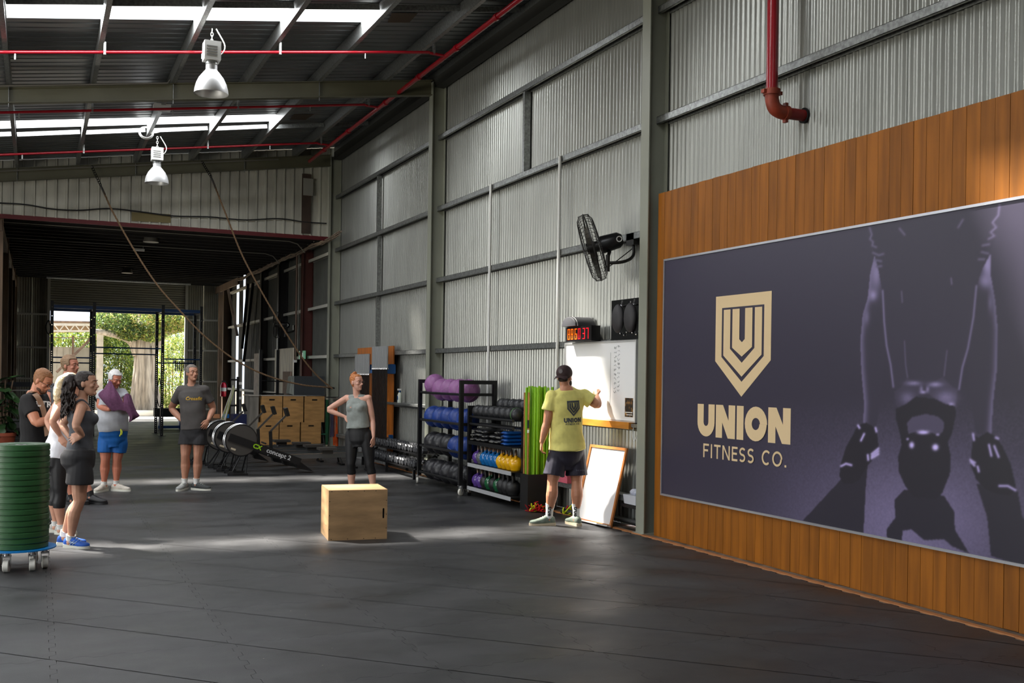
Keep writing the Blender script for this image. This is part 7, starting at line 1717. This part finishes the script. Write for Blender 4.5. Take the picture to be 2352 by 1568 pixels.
# ---------------- 6 blonde woman
p = Person('blonde woman in a white top mostly hidden behind the dark-haired woman', 10.5, 1.0, 'f', skin=(214, 160, 134), base=at(138, 1225, 'Z', 0))
p.j('hipR', 140, 1052, .05); p.j('hipL', 130, 1048, -.10); p.j('neck', 153, 917, -.02); p.j('shR', 142, 932, .12); p.j('shL', 133, 928, -.14)
p.j('elR', 120, 968, .20); p.j('wrR', 138, 1000, .12); p.j('elL', 108, 964, -.18); p.j('wrL', 124, 1000, -.12)
p.j('knR', 138, 1132, .05); p.j('anR', 140, 1208, .03); p.j('knL', 128, 1128, -.08); p.j('anL', 128, 1200, -.10); p.j('head', 163, 884, -.03)
root = p.body(IM*.98-TC*.1, .98, [('R', IM*.4-UP*.7, TC, .3, 1, .1), ('L', IM*.4-UP*.7, -TC, .3, 1, .1)])
p.shirt('white_top', M('white_cotton', (238, 240, 246), .8, 0, .03, 20), .02, 0, .022, top=.92, disp=(.004, 40, .5), flare=.014, shl=.5)
p.leggings('leggings', M('leggings_black', (17, 17, 20), .6), .14, .45)
BH_ = M('hair_blonde', (232, 208, 166), .45, 0, .2, 60, .4, 80); p.short_hair(BH_, .002)
mb = MB(); cap_limb(mb, catmull([atd(152, 868, 10.45), atd(143, 874, 10.42), atd(138, 892, 10.40), atd(134, 910, 10.38), atd(130, 926, 10.37)], 3), [.03, .045, .05, .055, .058, .06, .06, .058, .055, .05, .042, .03, .018]); put('ponytail', remesh(mb, .006, 1, (.003, 120, .8)), BH_, root)
mb = MB(); a = atd(150, 868, 10.45); mb.tube([a+UP*.02*math.sin(q)+TC*.02*math.cos(q) for q in [2*PI*i/10 for i in range(11)]], .008, 6, False); mb.obj('hair_tie', BLK, root); p.face_parts(root, (170, 140, 100))
for sd, toe in (('R', IM*.95+TC*.3), ('L', IM*.95)): p.sock(sd, .02, WS, root); p.shoe(sd, toe, M('shoe_pale_grey', (186, 184, 178), .7), M('sole_white', (222, 222, 210), .6), root, .25)
# ---------------- 7 man with glasses
p = Person('short-haired man with glasses looking down in a black t-shirt with a shoulder strap', 11.0, 1.03, skin=(206, 142, 112), base=at(78, 1212, 'Z', 0))
p.j('hipR', 72, 1050, .10); p.j('hipL', 84, 1046, -.10); p.j('neck', 80, 905, 0); p.j('shR', 62, 920, .15); p.j('shL', 96, 915, -.12)
p.j('elR', 84, 972, .24); p.j('wrR', 116, 962, .18); p.j('elL', 106, 962, -.14); p.j('wrL', 124, 958, .0)
p.j('knR', 76, 1135, .10); p.j('anR', 74, 1200, .08); p.j('knL', 88, 1130, -.10); p.j('anL', 86, 1194, -.10); p.j('head', 97, 874, -.01)
root = p.body(IM*.88+TC*.1-UP*.55, 1.03, [('R', IM*.95+UP*.1, TC*.6-UP*.3, .5, 1, .05), ('L', IM*.9+TC*.2, UP, .5, 1, .05)])
sh = p.shirt('tshirt', M('black_cotton', (22, 21, 23), .85, 0, .1, 20), -.06, .60, .016, disp=(.003, 34, .5), flare=.0, sleeve_r=.076)
p.shorts('shorts', M('black_shorts', (34, 33, 36), .75), .14, .6)
p.short_hair(M('hair_ginger_brown', (148, 100, 62), .6, 0, .2, 80, .3, 90), -.001); p.face_parts(root, (110, 74, 48))
mb = MB(); p.hell(mb, (0, .058, .020), (.043, .040, .024)); 
for sx in (-1, 1): p.hell(mb, (sx*.047, .035, .036), (.012, .03, .018))
put('beard', remesh(mb, .006, 1), M('stubble_brown', (92, 62, 44), .8), root)
mb = MB()
for sx in (-1, 1): mb.tube([p.hp(sx*.031+.021*math.cos(q), .104, .118+.016*math.sin(q)) for q in [2*PI*i/14 for i in range(15)]], .0028, 5, False); mb.tube([p.hp(sx*.052, .1, .121), p.hp(sx*.076, .0, .118)], .0022, 5)
mb.obj('glasses', BLK, root)
ST_ = M('tan_strap', (124, 92, 68), .7, 0, .1, 12)
def strap_on(target, pts, w_, name, mat, nrm=TC):
    bv = BVHTree.FromPolygons([v.co+wloc(target) for v in target.data.vertices], [tuple(q.vertices) for q in target.data.polygons]); P = []
    for q in catmull(pts, 6):
        h = bv.ray_cast(q+nrm*.6, -nrm); P.append((h[0] if h[0] is not None else q)+nrm*.005)
    sd_ = unit(IM+UP*.4); return MB().rings([[q-sd_*w_/2, q+sd_*w_/2, q+sd_*w_/2-nrm*.006, q-sd_*w_/2-nrm*.006] for q in P]).obj(name, mat, root, 60)
strap_on(sh, [atd(70, 899, 11), atd(84, 908, 10.8), atd(95, 928, 10.8), atd(103, 955, 10.8), atd(109, 1000, 10.8)], .055, 'shoulder_strap', ST_)
fs_ = text_faces('CTR', .085, .003); proj_on(root, sh, fs_, atd(100, 928, 10.8), unit(IM+F_*.2-UP*.1), UP, TC, 'printed_word', M('print_offwhite', (190, 190, 188), .8), .012)
for sd in 'LR': p.shoe(sd, IM, BLKR, BLKR, root, .28)
# ---------------- 8 tall man
p = Person('tall fair-haired man in a sleeveless grey top standing behind the two women', 12.9, 1.03, skin=(194, 128, 104), base=at(175, 1155, 'Z', 0))
p.j('hipR', 140, 1005, .06); p.j('hipL', 166, 1003, -.08); p.j('neck', 150, 876, 0); p.j('shR', 122, 894, .08); p.j('shL', 172, 890, -.10)
p.j('elR', 112, 940, .10); p.j('wrR', 133, 966, .18); p.j('elL', 184, 940, -.1); p.j('wrL', 168, 966, .04)
p.j('knR', 150, 1078, .06); p.j('anR', 166, 1140, .06); p.j('knL', 180, 1075, -.05); p.j('anL', 208, 1134, -.02); p.j('head', 161, 840, 0)
root = p.body(IM*.95+TC*.25+UP*.03, 1.06, [('R', IM*.5-UP*.7, TC, .3, 1, .1), ('L', -IM*.3-UP*.8, TC, .3, 1, .1)])
p.shirt('sleeveless_top', M('dark_heather', (84, 84, 88), .85, 0, .06, 20), .04, .12, .016, disp=(.003, 34, .5), flare=.0)
p.shorts('shorts', M('black_shorts', (34, 33, 36), .75), .14, .6)
p.short_hair(M('hair_sandy', (134, 106, 78), .6, 0, .25, 80, .3, 90), .004); p.face_parts(root, (104, 78, 56), (150, 88, 80))
for sd in 'LR': p.sock(sd, .03, BLKR, root); p.shoe(sd, IM*.98+TC*.1, BLKR, BLKR, root, .29)
